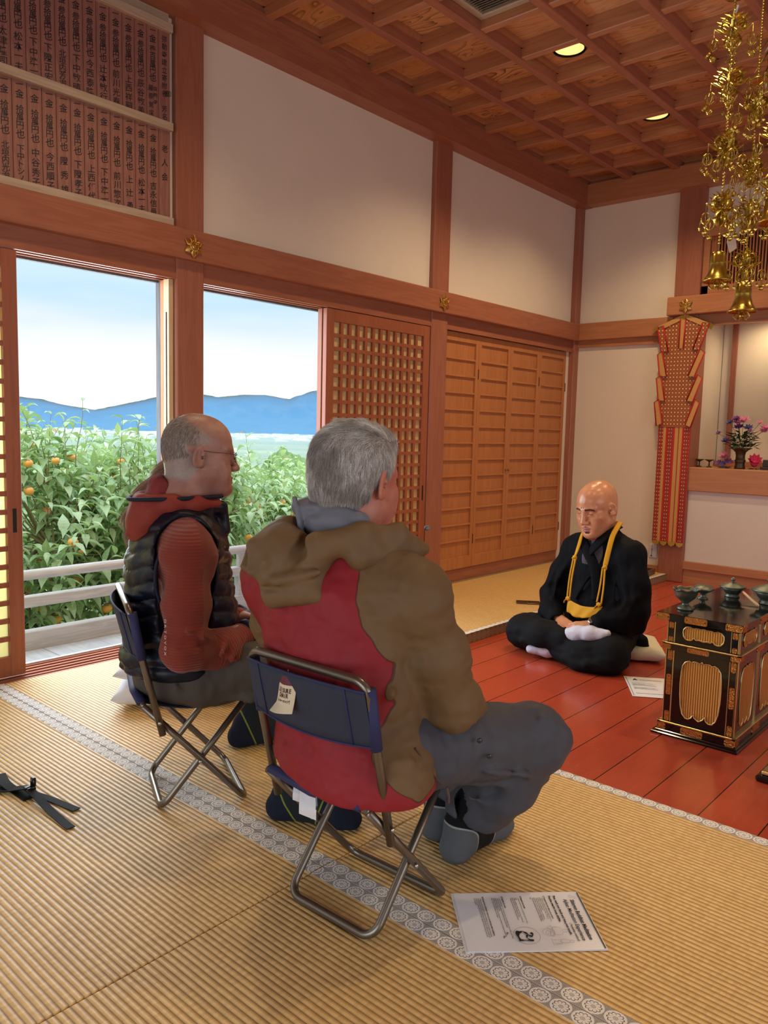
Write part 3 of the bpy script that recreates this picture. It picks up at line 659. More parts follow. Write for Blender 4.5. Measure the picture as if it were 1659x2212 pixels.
def tree(base, top, rx, ry, nshoot, label, nfruit, seed, shell=.55, lo=-1.0, size=1., tall=()):
    R = random.Random(seed); t = thing('persimmon_tree', label, 'tree', base, 0, 'persimmon trees beyond the veranda'); B = Vector(base)
    fork = Vector((R.uniform(-.1,.1), R.uniform(-.1,.1), .55)); k = MB(); k.tube(catmull([(0,0,-.4), (.03,0,.1), tuple(fork)], 4), [.07]*8+[.055], 8)
    H = top-B.z; boughs = []
    for i in range(9):
        a = 2*PI*i/9+R.uniform(-.3,.3); q = R.uniform(.5,.95); e = Vector((math.cos(a)*rx*q, math.sin(a)*ry*q, H*R.uniform(.35,.8)))
        pts = catmull([fork, fork+(e-fork)*.4+Vector((0,0,-.05)), e], 5); k.tube(pts, [.04-.0028*j for j in range(len(pts))], 6); boughs += pts[3:]
    k.build('trunk', M_bark, t, smooth=True)
    V, F_, A = [], [], []; sh = MB(); tips = []
    for i in range(nshoot):
        if i < len(tall): x, y_, z = tall[i]; o = Vector((x, y_, z))-B; ln = R.uniform(.5,.65); dr = Vector((R.uniform(-.08,.08), R.uniform(-.08,.08), 1))
        else:
            while True:
                u = Vector((R.uniform(-1,1), R.uniform(-1,1), R.uniform(-1,1)))
                if shell < u.length < 1: break
            zc = (H+lo-B.z)/2; zr = (H-(lo-B.z))/2-.10
            o = Vector((u.x*rx, u.y*ry, zc+u.z*zr)); ln = R.uniform(.22,.5)*size; dr = Vector((u.x*.9+R.uniform(-.5,.5), u.y*.9+R.uniform(-.5,.5), .75+R.uniform(-.6,.5)))
        dr.normalize(); p = o.copy(); pts = [p.copy()]; m = 6
        for j in range(m): dr = (dr+Vector((R.uniform(-.12,.12), R.uniform(-.12,.12), .05))).normalized(); p = p+dr*ln/m; pts.append(p.copy())
        sh.tube(pts, [.005-.0006*j for j in range(m+1)], 4, caps=False)
        nb = min(boughs, key=lambda q: (q-o).length); 
        if (nb-o).length < .8 and i >= len(tall): sh.tube([nb, (nb+o)/2+Vector((0,0,-.03)), o], [.008,.006,.005], 4, caps=False)
        nl = R.randint(9, 13)
        for j in range(nl):
            f = .12+.88*j/(nl-1); ii = min(m-1, int(f*m)); q = pts[ii].lerp(pts[ii+1], f*m-ii); an = j*2.4+R.uniform(-.4,.4)
            T = (pts[ii+1]-pts[ii]).normalized(); sx = T.cross(Vector((.3,.2,.9))).normalized(); sy = T.cross(sx)
            dd = (sx*math.cos(an)+sy*math.sin(an))*1. + T*(.35+.5*f) + Vector((0,0,.1))
            L = R.uniform(.10,.165)*size*(1-.35*(f > .85)); s_ = R.random()
            leaf(V, F_, A, q, dd, Vector((0,0,1)), L*1.06, L*R.uniform(.40,.50), s_*.93 if R.random() < .992 else 1., R.uniform(.7,1.9), R)
        tips.append(pts[2])
    sh.build('branches', M_shoot, t)
    me = bpy.data.meshes.new('foliage'); me.from_pydata([tuple(v) for v in V], [], F_); me.materials.append(M_leaf)
    for nm, ix in (('shade',0),('across',1),('along',2)):
        at = me.attributes.new(nm, 'FLOAT', 'POINT'); at.data.foreach_set('value', [q[ix] for q in A])
    me.polygons.foreach_set('use_smooth', [True]*len(me.polygons)); fo = link('foliage', me, t); fo['kind'] = 'stuff'
    fm = MB(); fm.sphere((0,0,0), .034, 12, 8, (1,1,.86)); fme = None
    cal = MB(); cal.add([(0,0,.030)]+[((.030 if i % 2 else .014)*math.cos(PI*i/4), (.030 if i % 2 else .014)*math.sin(PI*i/4), .029) for i in range(8)], [(0,i+1,(i+1) % 8+1) for i in range(8)])
    for i in range(nfruit):
        q = tips[R.randrange(len(tall), len(tips))]; hv = Vector((q.x, q.y, 0)); q = q+hv.normalized()*.10+Vector((.06, -.03, -.03))
        if fme is None: fo_ = fm.build('persimmon', M_fruit, t, smooth=True); co_ = cal.build('calyx', M_shoot, fo_); fme, cme = fo_.data, co_.data
        else: fo_ = link('persimmon', fme, t); co_ = link('calyx', cme, fo_)
        fo_.location = q; fo_.rotation_euler = (R.uniform(-.4,.4), R.uniform(-.4,.4), R.uniform(0,6)); sc = R.uniform(.8,1.15); fo_.scale = (sc,)*3
    return t
tree((-5.75, 2.35, -.95), 1.02, .75, .95, 380, 'persimmon tree filling the left window bay', 60, 11, lo=-.75, tall=[(-5.6,2.86,.62),(-5.4,2.55,.55),(-5.5,2.38,.55),(-5.2,3.00,.55),(-5.15,3.12,.5),(-5.5,2.68,.5),(-5.3,2.72,.45),(-5.6,2.5,.5)])
tree((-5.55, 3.55, -.95), .92, .7, .75, 280, 'persimmon tree behind the glasses wearing man, between the two bays', 40, 12, lo=-.7, tall=[(-5.3,3.32,.5)])
tree((-5.9, 4.9, -1.0), .50, .8, .95, 320, 'persimmon tree filling the right window bay', 60, 13, lo=-.8, tall=[(-5.6,4.22,.35),(-5.7,4.62,.42),(-5.8,4.1,.45)])
tree((-8.2, 4.2, -1.3), .80, 1.2, 1.3, 220, 'persimmon tree farther down the slope behind the first row', 10, 14, lo=-.7, size=1.25)
tree((-8.6, 6.9, -1.4), .50, 1.3, 1.2, 200, 'farther persimmon tree at the right, low against the green hill', 10, 15, lo=-.9, size=1.25)
tree((-8.0, 1.4, -1.3), .7, 1.2, 1.2, 160, 'farther persimmon tree by the left lattice door', 6, 16, lo=-.7, size=1.25)
# ------------------------------------------------------------------ lettering
M_ink = plain('black_ink', lin(22,20,26), .6, 0, 50, 0, 0)
_glyphs = {}
def glyph(ch, bold=.012):
    key = (ch, bold)
    if key not in _glyphs:
        cu_ = bpy.data.curves.new('glyph', 'FONT'); cu_.body = ch; cu_.size = 1; cu_.offset = bold; cu_.resolution_u = 2; cu_.align_x = 'CENTER'; cu_.align_y = 'CENTER'
        o = bpy.data.objects.new('glyph', cu_); C.objects.link(o); bpy.context.view_layer.update()
        me = bpy.data.meshes.new_from_object(o.evaluated_get(bpy.context.evaluated_depsgraph_get()))
        vs = [tuple(v.co) for v in me.vertices]; fs = [tuple(p.vertices) for p in me.polygons]
        if vs:
            cx_ = (min(v[0] for v in vs)+max(v[0] for v in vs))/2; cy_ = (min(v[1] for v in vs)+max(v[1] for v in vs))/2
            if ch not in '一ー・、,.\'"-': vs = [(v[0]-cx_, v[1]-cy_, 0) for v in vs]
        bpy.data.objects.remove(o); bpy.data.curves.remove(cu_); bpy.data.meshes.remove(me); _glyphs[key] = (vs, fs)
    return _glyphs[key]
# ------------------------------------------------------------------ donor planks above the left bay
M_plank = wood('plank_wood', lin(158,112,96), lin(122,76,68), 2, .6, 26, 1.2)
A5 = '参拾萬円也'
UP = [('弥勒寺建立寄附者御芳名', None), ('壱百萬円也', '藤原覚深'), (A5, '辰谷敏美'), (A5, '上西祥嗣'), (A5, '前川光春'), (A5, '辻本敏行'), (A5, '今西泰隆'), (A5, '下中敏晴'), (A5, '北垣内芳治'), (A5, '下隥正宏'), (A5, '下中準一'), (A5, '松本一夫'), (A5, '太津隆司'), (A5, '')]
LO = [('老人会', None), ('拾萬円也', '吉永信員'), ('拾萬円也', '松本一夫'), ('拾萬円也', '上辻勇'), ('拾萬円也', '前川惣次'), ('拾萬円也', '下中準一'), ('拾萬円也', '上西任代'), ('拾萬円也', '下隥孝子'), ('拾萬円也', '隥秀雄'), ('拾萬円也', '今西順子'), ('拾萬円也', '中谷秀子'), ('拾萬円也', '下中トシノ'), ('拾萬円也', '北垣内光治'), ('拾萬円也', '')]
ORD = ['first', 'second', 'third', 'fourth', 'fifth', 'sixth', 'seventh', 'eighth', 'ninth', 'tenth', 'eleventh', 'twelfth', 'thirteenth', 'fourteenth']
PX = -3.297
def plank(i, row, amt, name):
    w = .0604; y1 = 2.172-i*w; z0, z1 = (2.452, 2.872) if row == 0 else (2.035, 2.442)
    t = thing('donor_plank', '%s wooden donor plank from the post in the %s row' % (ORD[i], 'upper' if row == 0 else 'lower'), 'name plank', (PX, y1-w/2, z0), 0, 'inscribed donor planks above the left window bay')
    k = MB(); k.box((-.012, -w/2+.0008, 0), (0, w/2-.0008, z1-z0), .0015); k.build('board', M_plank, t)
    H_ = .391; zt = (.405 if row == 0 else .393); T = MB(); rr = random.Random(i*7+row)
    def put(ch, f, s, dx=0., sx=1.):
        vs, fs = glyph(ch, .010); sh = .16
        a = rr.uniform(-.04, .04)
        T.add([(.0006, dx*1. + s*sx*(x) + 0, zt-f*H_ + s*(y_+x*(sh+a))) for x, y_, _ in vs], fs)
    if name is None:
        if row == 0:
            for j, ch in enumerate(amt): put(ch, .07+j*.0865, .030)
        else:
            for ch, f in zip(amt, (.20, .36, .52)): put(ch, f, .036)
    else:
        put('一', .035, .032); put('金', .12, .036)
        if len(amt) == 5: fr = (.235, .315, .395, .465, .545)
        else: fr = (.27, .35, .43, .515)
        for ch, f in zip(amt, fr): put(ch, f, .034 if ch != '也' else .038)
        n = len(name); a, b = (.665 if row == 0 else .66), .955
        if i == 1 and row == 0:
            for j, ch in enumerate('金剛寺'): put(ch, .66+j*.075, .022, .013)
            for j, ch in enumerate(name): put(ch, .67+j*.092, .027, -.010)
        else:
            for j, ch in enumerate(name): put(ch, a+(b-a)*(j/(n-1) if n > 1 else .5), .036 if n < 5 else .032)
    # plank faces +X, so its left-right axis is +Y when seen from the room: mirror to read correctly
    T.build('inscription', M_ink, t)
for i, (a, b) in enumerate(UP): plank(i, 0, a, b)
for i, (a, b) in enumerate(LO): plank(i, 1, a, b)
for nm, z0, z1, x1, lb in (('top', 2.862, 2.90, -3.276, 'pale wooden batten along the top of the donor planks'), ('mid', 2.432, 2.468, -3.276, 'pale wooden batten between the two rows of donor planks'), ('bot', 2.009, 2.043, -3.274, 'pale wooden batten under the lower row of donor planks')):
    tag(MB().box((-3.31, .39, z0), (x1, 2.176, z1), .002).build('batten', M_tanboard), lb, 'batten', 'battens holding the donor planks')
tag(MB().box((-3.325, .39, 2.0), (-3.3095, 2.174, 2.958), .001).build('backing_board', M_tanboard), 'pale backing board behind the donor planks, showing above the top batten', 'board')

# ------------------------------------------------------------------ gilt nail covers on the beam
M_gold = plain('gilt_brass', lin(206,160,84), .28, 1., 300, .25, .35, .0008)
M_gold2 = plain('bright_gold', lin(190,164,80), .26, 1., 160, .15, .25, .0008)
M_goldpl = plain('pale_gilt', lin(226,206,150), .3, 1., 200, .15, .3, .0006)
def rosette(loc, nrm, label, R=.055):
    rz = 0 if nrm == 'X' else -PI/2
    t = thing('nail_cover', label, 'ornament', loc, rz, 'gilt hexagonal nail covers'); k = MB()
    for i in range(6):
        a = PI/6+i*PI/3; c, s = math.cos(a), math.sin(a)
        P = lambda r, da, x: (x, r*math.cos(a+da), r*math.sin(a+da))
        k.add([P(.012,-.4,.012), P(R*.66,-.42,.007), P(R,0,.004), P(R*.66,.42,.007), P(.012,.4,.012), P(.02,0,.014), P(R*.66,-.42,0), P(R,0,0), P(R*.66,.42,0)],
              [(0,1,5),(1,2,5),(2,3,5),(3,4,5),(1,6,7,2),(2,7,8,3),(6,8,7)])
        k.tube([P(R*.66,-.44,.008), P(R*1.02,0,.006), P(R*.66,.44,.008)], .0022, 6)
        k.tube([P(.02,-.5,.012), P(R*.72,-.5,.008)], .0018, 5)
    k.build('leaf_plate', M_gold, t, angle=40)
    k = MB().lathe([(.0005,.0),(.023,.0),(.023,.012),(.019,.017),(.017,.014),(.013,.019),(.009,.018),(.0005,.022)], axis=(1,0,0), n=20)
    for i in range(14): a = i*PI/7; k.sphere((.013, .0225*math.cos(a), .0225*math.sin(a)), .0042, 8, 5)
    k.build('boss', M_gold, t, smooth=True); k = MB()
    for i in range(6): a = i*PI/3; k.sphere((.006, R*.62*math.cos(a), R*.62*math.sin(a)), .0052, 8, 5, (.6,1,1))
    k.build('rivet_hole', M_dark, t, smooth=True)
rosette((-3.262, 2.272, 1.930), 'X', 'gilt hexagonal nail cover on the beam above the middle post')
rosette((-3.262, 4.245, 1.934), 'X', 'gilt hexagonal nail cover on the beam above the lattice door end')
rosette((-2.358, YB-.10, 2.075), 'Y', 'gilt hexagonal nail cover above the hanging red textile')

# ------------------------------------------------------------------ folding chairs
M_frame = plain('bronze_grey_tube', lin(122,114,104), .32, .85, 120, .05, .03, .0003)
M_rivet = plain('steel_rivet', lin(190,190,185), .25, 1.)
g = G('navy_canvas'); x, y, z = g.xyz(); wv = g.M('MULTIPLY', g.M('SINE', g.M('MULTIPLY', g.M('ADD', x, y), 5200)), g.M('SINE', g.M('MULTIPLY', z, 5200)))
M_canvas = g.done(g.mix(g.noise(g.co(), 60, 3), lin(38,44,60), lin(48,56,74)), .85, 0, g.bump(wv, .15, .0003))
M_navy = plain('navy_edge_tape', lin(36,42,88), .7, 0, 200, .1, .15, .0004)
M_card = plain('cream_card', lin(214,202,172), .7, 0, 60, .05, 0)
M_cardred = plain('maroon_card', lin(96,38,50), .6)
M_label = plain('white_care_label', lin(226,230,238), .6, 0, 60, .03, 0)
def arc(c, r, a0, a1, u, v, n=6):
    return [Vector(c)+Vector(u)*r*math.cos(math.radians(a0+(a1-a0)*i/n))+Vector(v)*r*math.sin(math.radians(a0+(a1-a0)*i/n)) for i in range(n+1)]
def u_tube(k, p0, p1, w, r=.0095, cr_=.035, n=12):
    """U shaped tube: both tops at p0 (local y,z), cross bar at p1"""
    (y0, z0), (y1, z1) = p0, p1; d = Vector((0, y1-y0, z1-z0)); L = d.length; d.normalize()
    A = Vector((-w, y0, z0)); B = Vector((w, y0, z0)); X = Vector((1,0,0))
    pts = [A] + [A+d*(L*.5)] + arc(A+d*(L-cr_)+X*cr_, cr_, 180, 90, X, d) + arc(B+d*(L-cr_)-X*cr_, cr_, 90, 0, X, d) + [B+d*(L*.5), B]
    k.tube(pts, r, n)
def leisure_chair(label, loc, rz):
    t = thing('folding_chair', label, 'chair', loc, rz, 'low folding leisure chairs'); W_ = .138
    k = MB(); u_tube(k, (.118, .298), (-.118, .0098), W_-.010); k.build('leg_frame', M_frame, t, smooth=True)        # front-top to rear-floor
    k = MB(); u_tube(k, (-.168, .318), (.118, .0098), W_+.010); k.build('leg_frame', M_frame, t, smooth=True)        # rear-top to front-floor
    k = MB(); u_tube(k, (-.118, .238), (-.205, .598), W_+.031, .0095, .030); k.build('back_frame', M_frame, t, smooth=True)
    k = MB()
    for s in (-1, 1):
        k.sphere((s*(W_+.043), -.127, .276), .0055, 10, 6, (.6,1,1)); k.sphere((s*(W_+.022), -.0145, .143), .0055, 10, 6, (.6,1,1))
    k.build('rivets', M_rivet, t, smooth=True)
    k = MB(); k.tube([(-W_-.012, -.166, .318), (W_+.012, -.166, .318)], .0085, 10); k.tube([(-W_-.002, .118, .298), (W_+.002, .118, .298)], .0085, 10); k.build('seat_rail', M_frame, t, smooth=True)
    # seat sling
    k = MB(); N, Mx = 14, 10; rows = []
    for i in range(N+1):
        f = i/N; y = -.178+.308*f; z = .329-.018*f - .026*math.sin(PI*f)
        rows.append([(-W_+.002+2*(W_-.002)*j/Mx, y, z-.006*math.sin(PI*j/Mx)) for j in range(Mx+1)])
    base = len(k.v); 
    for r in rows: k.v += r
    for r in rows: k.v += [(a, b, c-.0025) for a, b, c in r]
    nn = (N+1)*(Mx+1)
    for i in range(N):
        for j in range(Mx): a = i*(Mx+1)+j; k.f += [(a, a+1, a+Mx+2, a+Mx+1), (nn+a, nn+a+Mx+1, nn+a+Mx+2, nn+a+1)]
    for i in range(N): a = i*(Mx+1); b = a+Mx; k.f += [(a, a+Mx+1, nn+a+Mx+1, nn+a), (b, nn+b, nn+b+Mx+1, b+Mx+1)]
    for j in range(Mx): a = j; b = N*(Mx+1)+j; k.f += [(a, nn+a, nn+a+1, a+1), (b, b+1, nn+b+1, nn+b)]
    k.build('seat', M_canvas, t, smooth=True)
    k = MB(); k.tube([(-W_+.004, -.172, .326), (0, -.176, .316), (W_-.004, -.172, .326)], .013, 10, flat=.8); k.build('seat_hem', M_navy, t, smooth=True)
    # back sling: wraps the posts, sags backwards
    def bp(u, f):   # u -1..1, f 0 bottom..1 top
        z = .462+.118*f - .012*(1-u*u)*(1-f)+.004*(1-u*u); yb = -.172-.030*(z-.462)/.118
        return Vector((u*(W_+.032), yb-.0105-.022*(1-u*u)*1.0, z))
    rows = []; NU = 20
    k = MB()
    for f_ in range(7):
        k.v += [tuple(bp(-1+2*j/NU, f_/6)) for j in range(NU+1)]
    n1 = 7*(NU+1)
    k.v += [(a, b+.003, c) for a, b, c in k.v[:n1]]
    for i in range(6):
        for j in range(NU): a = i*(NU+1)+j; k.f += [(a, a+1, a+NU+2, a+NU+1), (n1+a, n1+a+NU+1, n1+a+NU+2, n1+a+1)]
    for j in range(NU): a = j; b = 6*(NU+1)+j; k.f += [(a, n1+a, n1+a+1, a+1), (b, b+1, n1+b+1, n1+b)]
    bk = k.build('backrest', M_canvas, t, smooth=True)
    k = MB()
    for s in (-1, 1):
        P = [Vector((s*(W_+.031), -.171-.025*q, .455+.128*q)) for q in (0, .5, 1)]
        k.tube(P, .0128, 14, flat=1.); k.build('pole_sleeve', M_navy, bk, smooth=True); k = MB()
        pts = [bp(s*(1-.26), f/4)+Vector((0,-.0012,0)) for f in range(5)]; k.tube(pts, .0022, 5); k.build('seam_piping', M_navy, bk, smooth=True); k = MB()
    k = MB()
    for f in (0, 1): MB().tube([bp(-1+2*j/12, f) for j in range(13)], .0035, 6, flat=.7).build('edge_binding', M_navy, bk, smooth=True)
    return t
ch1 = leisure_chair('low folding chair with navy sling under the man in the red and olive jacket', (-1.165, 1.283, 0), 0.03)
ch2 = leisure_chair('low folding chair with navy sling under the man in the padded vest', (-1.918, 1.345, 0), -.443)
# swing tag on the near chair
tg = bpy.data.objects.new('swing_tag', None); C.objects.link(tg); tg.parent = ch1; tg.location = (-.030, -.219, .574)
def tagsurf(u, v):   # u 0..1 across, v 0..1 down
    y = -.004-.010*math.sin(PI*u)*1.0 - .012*v*v; return Vector(((u-.5)*.050, y-(.016*(v-.8)/.2*(1-u) if v > .8 else 0), -v*.074))
k = MB(); mi = []; NU, NV = 8, 16
for i in range(NV+1):
    for j in range(NU+1): k.v.append(tuple(tagsurf(j/NU, i/NV)))
for i in range(NV):
    for j in range(NU): a = i*(NU+1)+j; k.f.append((a, a+1, a+NU+2, a+NU+1)); mi.append(1 if i < 4 else 0)
for i in range(NV+1):
    for j in range(NU+1): p = tagsurf(j/NU, i/NV); k.v.append((p.x, p.y+.0006, p.z))
o0 = (NV+1)*(NU+1)
for i in range(NV):
    for j in range(NU): a = o0+i*(NU+1)+j; k.f.append((a, a+NU+1, a+NU+2, a+1)); mi.append(1 if i < 4 else 0)
k.build('card', None, tg, smooth=True, mats=[M_card, M_cardred], mi=mi)
k = MB()
def tag_text(s, v, size, u0=.5, bold=.03, sx=.75):
    w = len(s)*size*.62*sx
    for i, ch in enumerate(s):
        if ch == ' ': continue
        vs, fs = glyph(ch, bold); cx_ = (i-(len(s)-1)/2)*size*.66*sx
        out = []
        for x, y_, _ in vs:
            X_ = cx_+x*size*sx; p = tagsurf(.5+X_/.050, v - y_*size/.074); out.append((p.x, p.y-.0008, p.z))
        k.add(out, fs)
tag_text('LEISURE', .40, .0125, sx=.62); tag_text('CHAIR', .54, .0125, sx=.62); tag_text('レジャーチェア', .695, .0062, sx=1.15, bold=.02)
for a, b, c, d in ((.16,.64,.84,.645),(.16,.745,.84,.75),(.16,.64,.17,.75),(.83,.64,.84,.75)):
    k.add([tuple(tagsurf(q, w)+Vector((0,-.0007,0))) for q, w in ((a,b),(c,b),(c,d),(a,d))], [(0,1,2,3)])
k.build('print', plain('maroon_print', lin(70,26,34), .7), tg)
k = MB().tube([(0,-.006,-.010),(.002,-.006,.012)], .0006, 5); k.sphere((.002,-.008,-.012), .0032, 8, 6, (1.5,.4,.8)); k.build('tag_loop', M_label, tg)
# care labels hanging under the near seat
k = MB(); T = MB()
def hang(o, u, w, h, lean, rows, seed):
    o, u = Vector(o), Vector(u).normalized(); d = Vector(lean).normalized(); n = u.cross(d)
    N = 6; vs = []
    for i in range(N+1):
        q = o+d*h*i/N + n*.004*math.sin(i*1.2); vs += [q, q+u*w]
    b = len(k.v); k.v += [tuple(q) for q in vs]; k.f += [(b+2*i, b+2*i+1, b+2*i+3, b+2*i+2) for i in range(N)]
    b = len(k.v); k.v += [tuple(q-n*.0006) for q in vs]; k.f += [(b+2*i, b+2*i+2, b+2*i+3, b+2*i+1) for i in range(N)]
    R_ = random.Random(seed)
    for r in range(rows):
        x = w*(.10+.82*r/max(1, rows-1)); y = h*.06; L_ = h*R_.uniform(.55,.9)
        while y < L_:
            s = h*.018*R_.uniform(.7,2.); a = o+d*y+u*x+n*(.004*math.sin(y/h*6*1.2)+.0012)
            for sg in (1,): T.add([tuple(a), tuple(a+u*.0013), tuple(a+u*.0013+d*s), tuple(a+d*s)], [(0,1,2,3)])
            y += s+h*.012
hang((-.066, -.168, .318), (.76, .55, -.30), .0165, .044, (.02,-.10,-1), 2, 1)
hang((-.046, -.168, .314), (.76, .55, -.34), .040, .064, (.03,-.08,-1), 8, 2)
lb = k.build('care_label', M_label, ch1, smooth=True); T.build('label_print', M_ink, lb)

# ------------------------------------------------------------------ leaflets
M_laminate = plain('laminated_sheet', lin(236,238,244), .22, 0, 60, .02, .02, .0006)
M_bar = plain('dark_printed_bar', lin(58,50,52), .4)
def text_lines(parent, lines, M4, m=M_ink):
    """lines: (text, x, y, size, bold, anchor) in page metres, y up from the bottom-left corner"""
    for body, x, y, s, b, al in lines:
        mt = M4 @ Matrix.Translation((x, y, .0012)); text_mesh('lettering', body, s, m, parent, mt, .00005, b, align=al)
def leaflet(label, tl, xdir, W_, H_, lines, z, n=1, extra=None):
    """page lies flat; tl = page top-left corner, xdir = reading direction"""
    x = Vector((xdir[0], xdir[1], 0)).normalized(); up = Vector((-x.y, x.x, 0)); o = Vector((tl[0], tl[1], 0)) - up*H_
    t = thing('leaflet', label, 'leaflet', (o.x, o.y, z)); M4 = frame4((0,0,0), x, up)
    k = MB(); N = 8
    for i in range(N+1):
        for j in range(N+1):
            u, v = j/N, i/N; k.v.append(tuple(M4 @ Vector((u*W_, v*H_, .0012+.0010*math.sin(u*3+v*4)*(.3+v*.5)))))
    for i in range(N):
        for j in range(N): a = i*(N+1)+j; k.f.append((a, a+1, a+N+2, a+N+1))
    b = len(k.v); k.v += [(p[0], p[1], p[2]-.0009) for p in k.v[:b]]
    k.f += [tuple(b+q for q in f[::-1]) for f in list(k.f)]
    for j in range(N): k.f += [(j, b+j, b+j+1, j+1), (N*(N+1)+j, N*(N+1)+j+1, b+N*(N+1)+j+1, b+N*(N+1)+j), (j*(N+1), (j+1)*(N+1), b+(j+1)*(N+1), b+j*(N+1)), (j*(N+1)+N, b+j*(N+1)+N, b+(j+1)*(N+1)+N, (j+1)*(N+1)+N)]
    sh = k.build('sheet', M_laminate, t, smooth=False)
    ofs = Matrix.Translation((0, 0, .0013)) @ M4
    text_lines(sh, lines, ofs)
    if extra: extra(sh, ofs)
    return t, M4, x, up
tiny = .0044
body1 = '''\u2022 Sit down, using the half-lotus position (half cross\nposition) or you may sit on a chair. Sitting on\na cushion is recommended.\n\u2022 Sway back and forth and right to left two or\nthree times. Do this to settle your body position.\n\u2022 Form the meditation hand position, called Hokai\njoin.'''
L1 = [('Shingon Buddhist Meditation', .105, .278, .0125, .0004, 'CENTER'), ('Ajikan Meditation Experience', .105, .2625, .0125, .0002, 'CENTER'), ('( Asokukan method)', .150, .2475, .0075, .0001, 'CENTER'),
      ('First, wash your hands and rinse your mouth.', .016, .2375, .0078, .0003, 'LEFT'), ('Practice wearing loose clothes.', .016, .2265, .0078, .0003, 'LEFT'),
      ('(1) Regulate the body: adjust your posture.', .016, .212, .0050, .00012, 'LEFT'), (body1, .022, .2055, tiny, 0, 'LEFT'),
      ('(2) Regulate the breath.', .016, .157, .0050, .00012, 'LEFT'), ('\u2022 Slowly exhale from your mouth the stale air in your\nbody.\n\u2022 After exhaling composedly, close your mouth and\nslowly inhale fresh air through your nose.\n\u2022 Repeat this to purify your body with fresh air.', .022, .150, tiny, 0, 'LEFT'),
      ('(3) Regulate the mind.', .016, .113, .0050, .00012, 'LEFT'), ('\u2022 Look at the letter " A " in front of you, and visualize that letter within your heart.\n\u2022 Open your mouth slightly and recite the sound of the letter.\nuntil gradually become calm.\n\u2022 Finally, in the meditation state, close your mouth and constantly visualize the\nletter, without considering it as an object.', .022, .106, tiny, 0, 'LEFT'),
      ('(4) Emerge from meditation: return to a normal state after meditation.', .016, .068, .0050, .00012, 'LEFT'), ('\u2022 When you hear the signal to end the meditation, rub your palms downwards\nfrom head to legs, without touching your body directly, to relax your hands and\nreturn to a normal state. Hold your palms together in front of your chest, and\nbow in gassho.', .022, .061, tiny, 0, 'LEFT')]
def ex1(sh, M4):
    def P(x, y, z=.0014): return tuple(M4 @ Vector((x, y, z)))
    k = MB(); k.add([P(.004,.291), P(.206,.291), P(.206,.2945), P(.004,.2945)], [(0,1,2,3)]); k.build('dark_bar', M_bar, sh)
    k = MB()
    def line(pts, r=.00022, closed=False): k.tube([P(a, b, .0015) for a, b in pts], r, 4, closed=closed)
    def circ(cx_, cy_, r, rr=.00022, n=28, a=1.): line([(cx_+r*math.cos(2*PI*i/n), cy_+r*a*math.sin(2*PI*i/n)) for i in range(n)], rr, True)
    circ(.160, .135, .029, .0003)
    circ(.150, .186, .0125)
    # seated figure drawings
    circ(.146, .2235, .005, a=1.25); line(catmull([(.141,.218),(.134,.213),(.133,.200),(.140,.196),(.152,.196),(.159,.200),(.158,.213),(.151,.218)], 3)); line(catmull([(.128,.196),(.132,.188),(.146,.192),(.160,.188),(.164,.195),(.150,.199),(.128,.196)], 3))
    circ(.182, .228, .0042, a=1.25); line(catmull([(.178,.223),(.175,.217),(.176,.205),(.186,.205),(.187,.217),(.184,.223)], 3)); line([(.176,.205),(.190,.205),(.192,.190)]); line([(.188,.203),(.188,.188)]); line([(.176,.203),(.176,.188)]); line([(.171,.186),(.194,.186)])
    circ(.020, .272, .0045); circ(.024, .281, .0038)
    line(catmull([(.143,.184),(.148,.189),(.156,.189),(.158,.182),(.151,.180),(.143,.184)], 3))
    for i in range(7): a = PI*(1.12+.76*i/6); line([(.160+.012*math.cos(a), .124+.006*math.sin(a)), (.160+.021*math.cos(a), .124+.014*math.sin(a))], .00018)
    k.build('line_drawing', plain('grey_print', lin(96,92,100), .6), sh)
    # seed syllable: bold brushed strokes
    k = MB()
    def stroke(pts, w):
        Pn = [Vector((a, b, 0)) for a, b in catmull([(a, b, 0) for a, b in pts], 4)[0:0]] or [Vector(q) for q in catmull([(a, b, 0) for a, b in pts], 4)]
        L_, R_ = [], []
        for i, q in enumerate(Pn):
            t_ = (Pn[min(i+1, len(Pn)-1)]-Pn[max(i-1, 0)]).normalized(); n_ = Vector((-t_.y, t_.x, 0)); ww = w*(.75+.35*math.sin(i*.9))
            L_.append(q+n_*ww); R_.append(q-n_*ww)
        k.add([P(q.x, q.y, .0016) for q in L_]+[P(q.x, q.y, .0016) for q in R_], [(i, i+1, len(L_)+i+1, len(L_)+i) for i in range(len(L_)-1)])
    stroke([(.176,.147),(.176,.135),(.175,.121)], .0028); stroke([(.150,.146),(.157,.149),(.163,.145),(.158,.139),(.151,.135),(.146,.128),(.150,.121)], .0027); stroke([(.158,.137),(.166,.134),(.175,.139)], .0022); stroke([(.144,.119),(.160,.116),(.178,.119)], .0042)
    for (a, b) in ((.160,.085),(.148,.094)): stroke([(a,b),(a+.004,b+.003)], .0011); stroke([(a+.003,b-.001),(a+.008,b)], .0008)
    k.build('brushed_letter', M_ink, sh)
leaflet('white printed leaflet on the straw mat beside the near folding chair', (-.808, 1.641), (.147, -.146), .208, .297, L1, .003, extra=ex1)
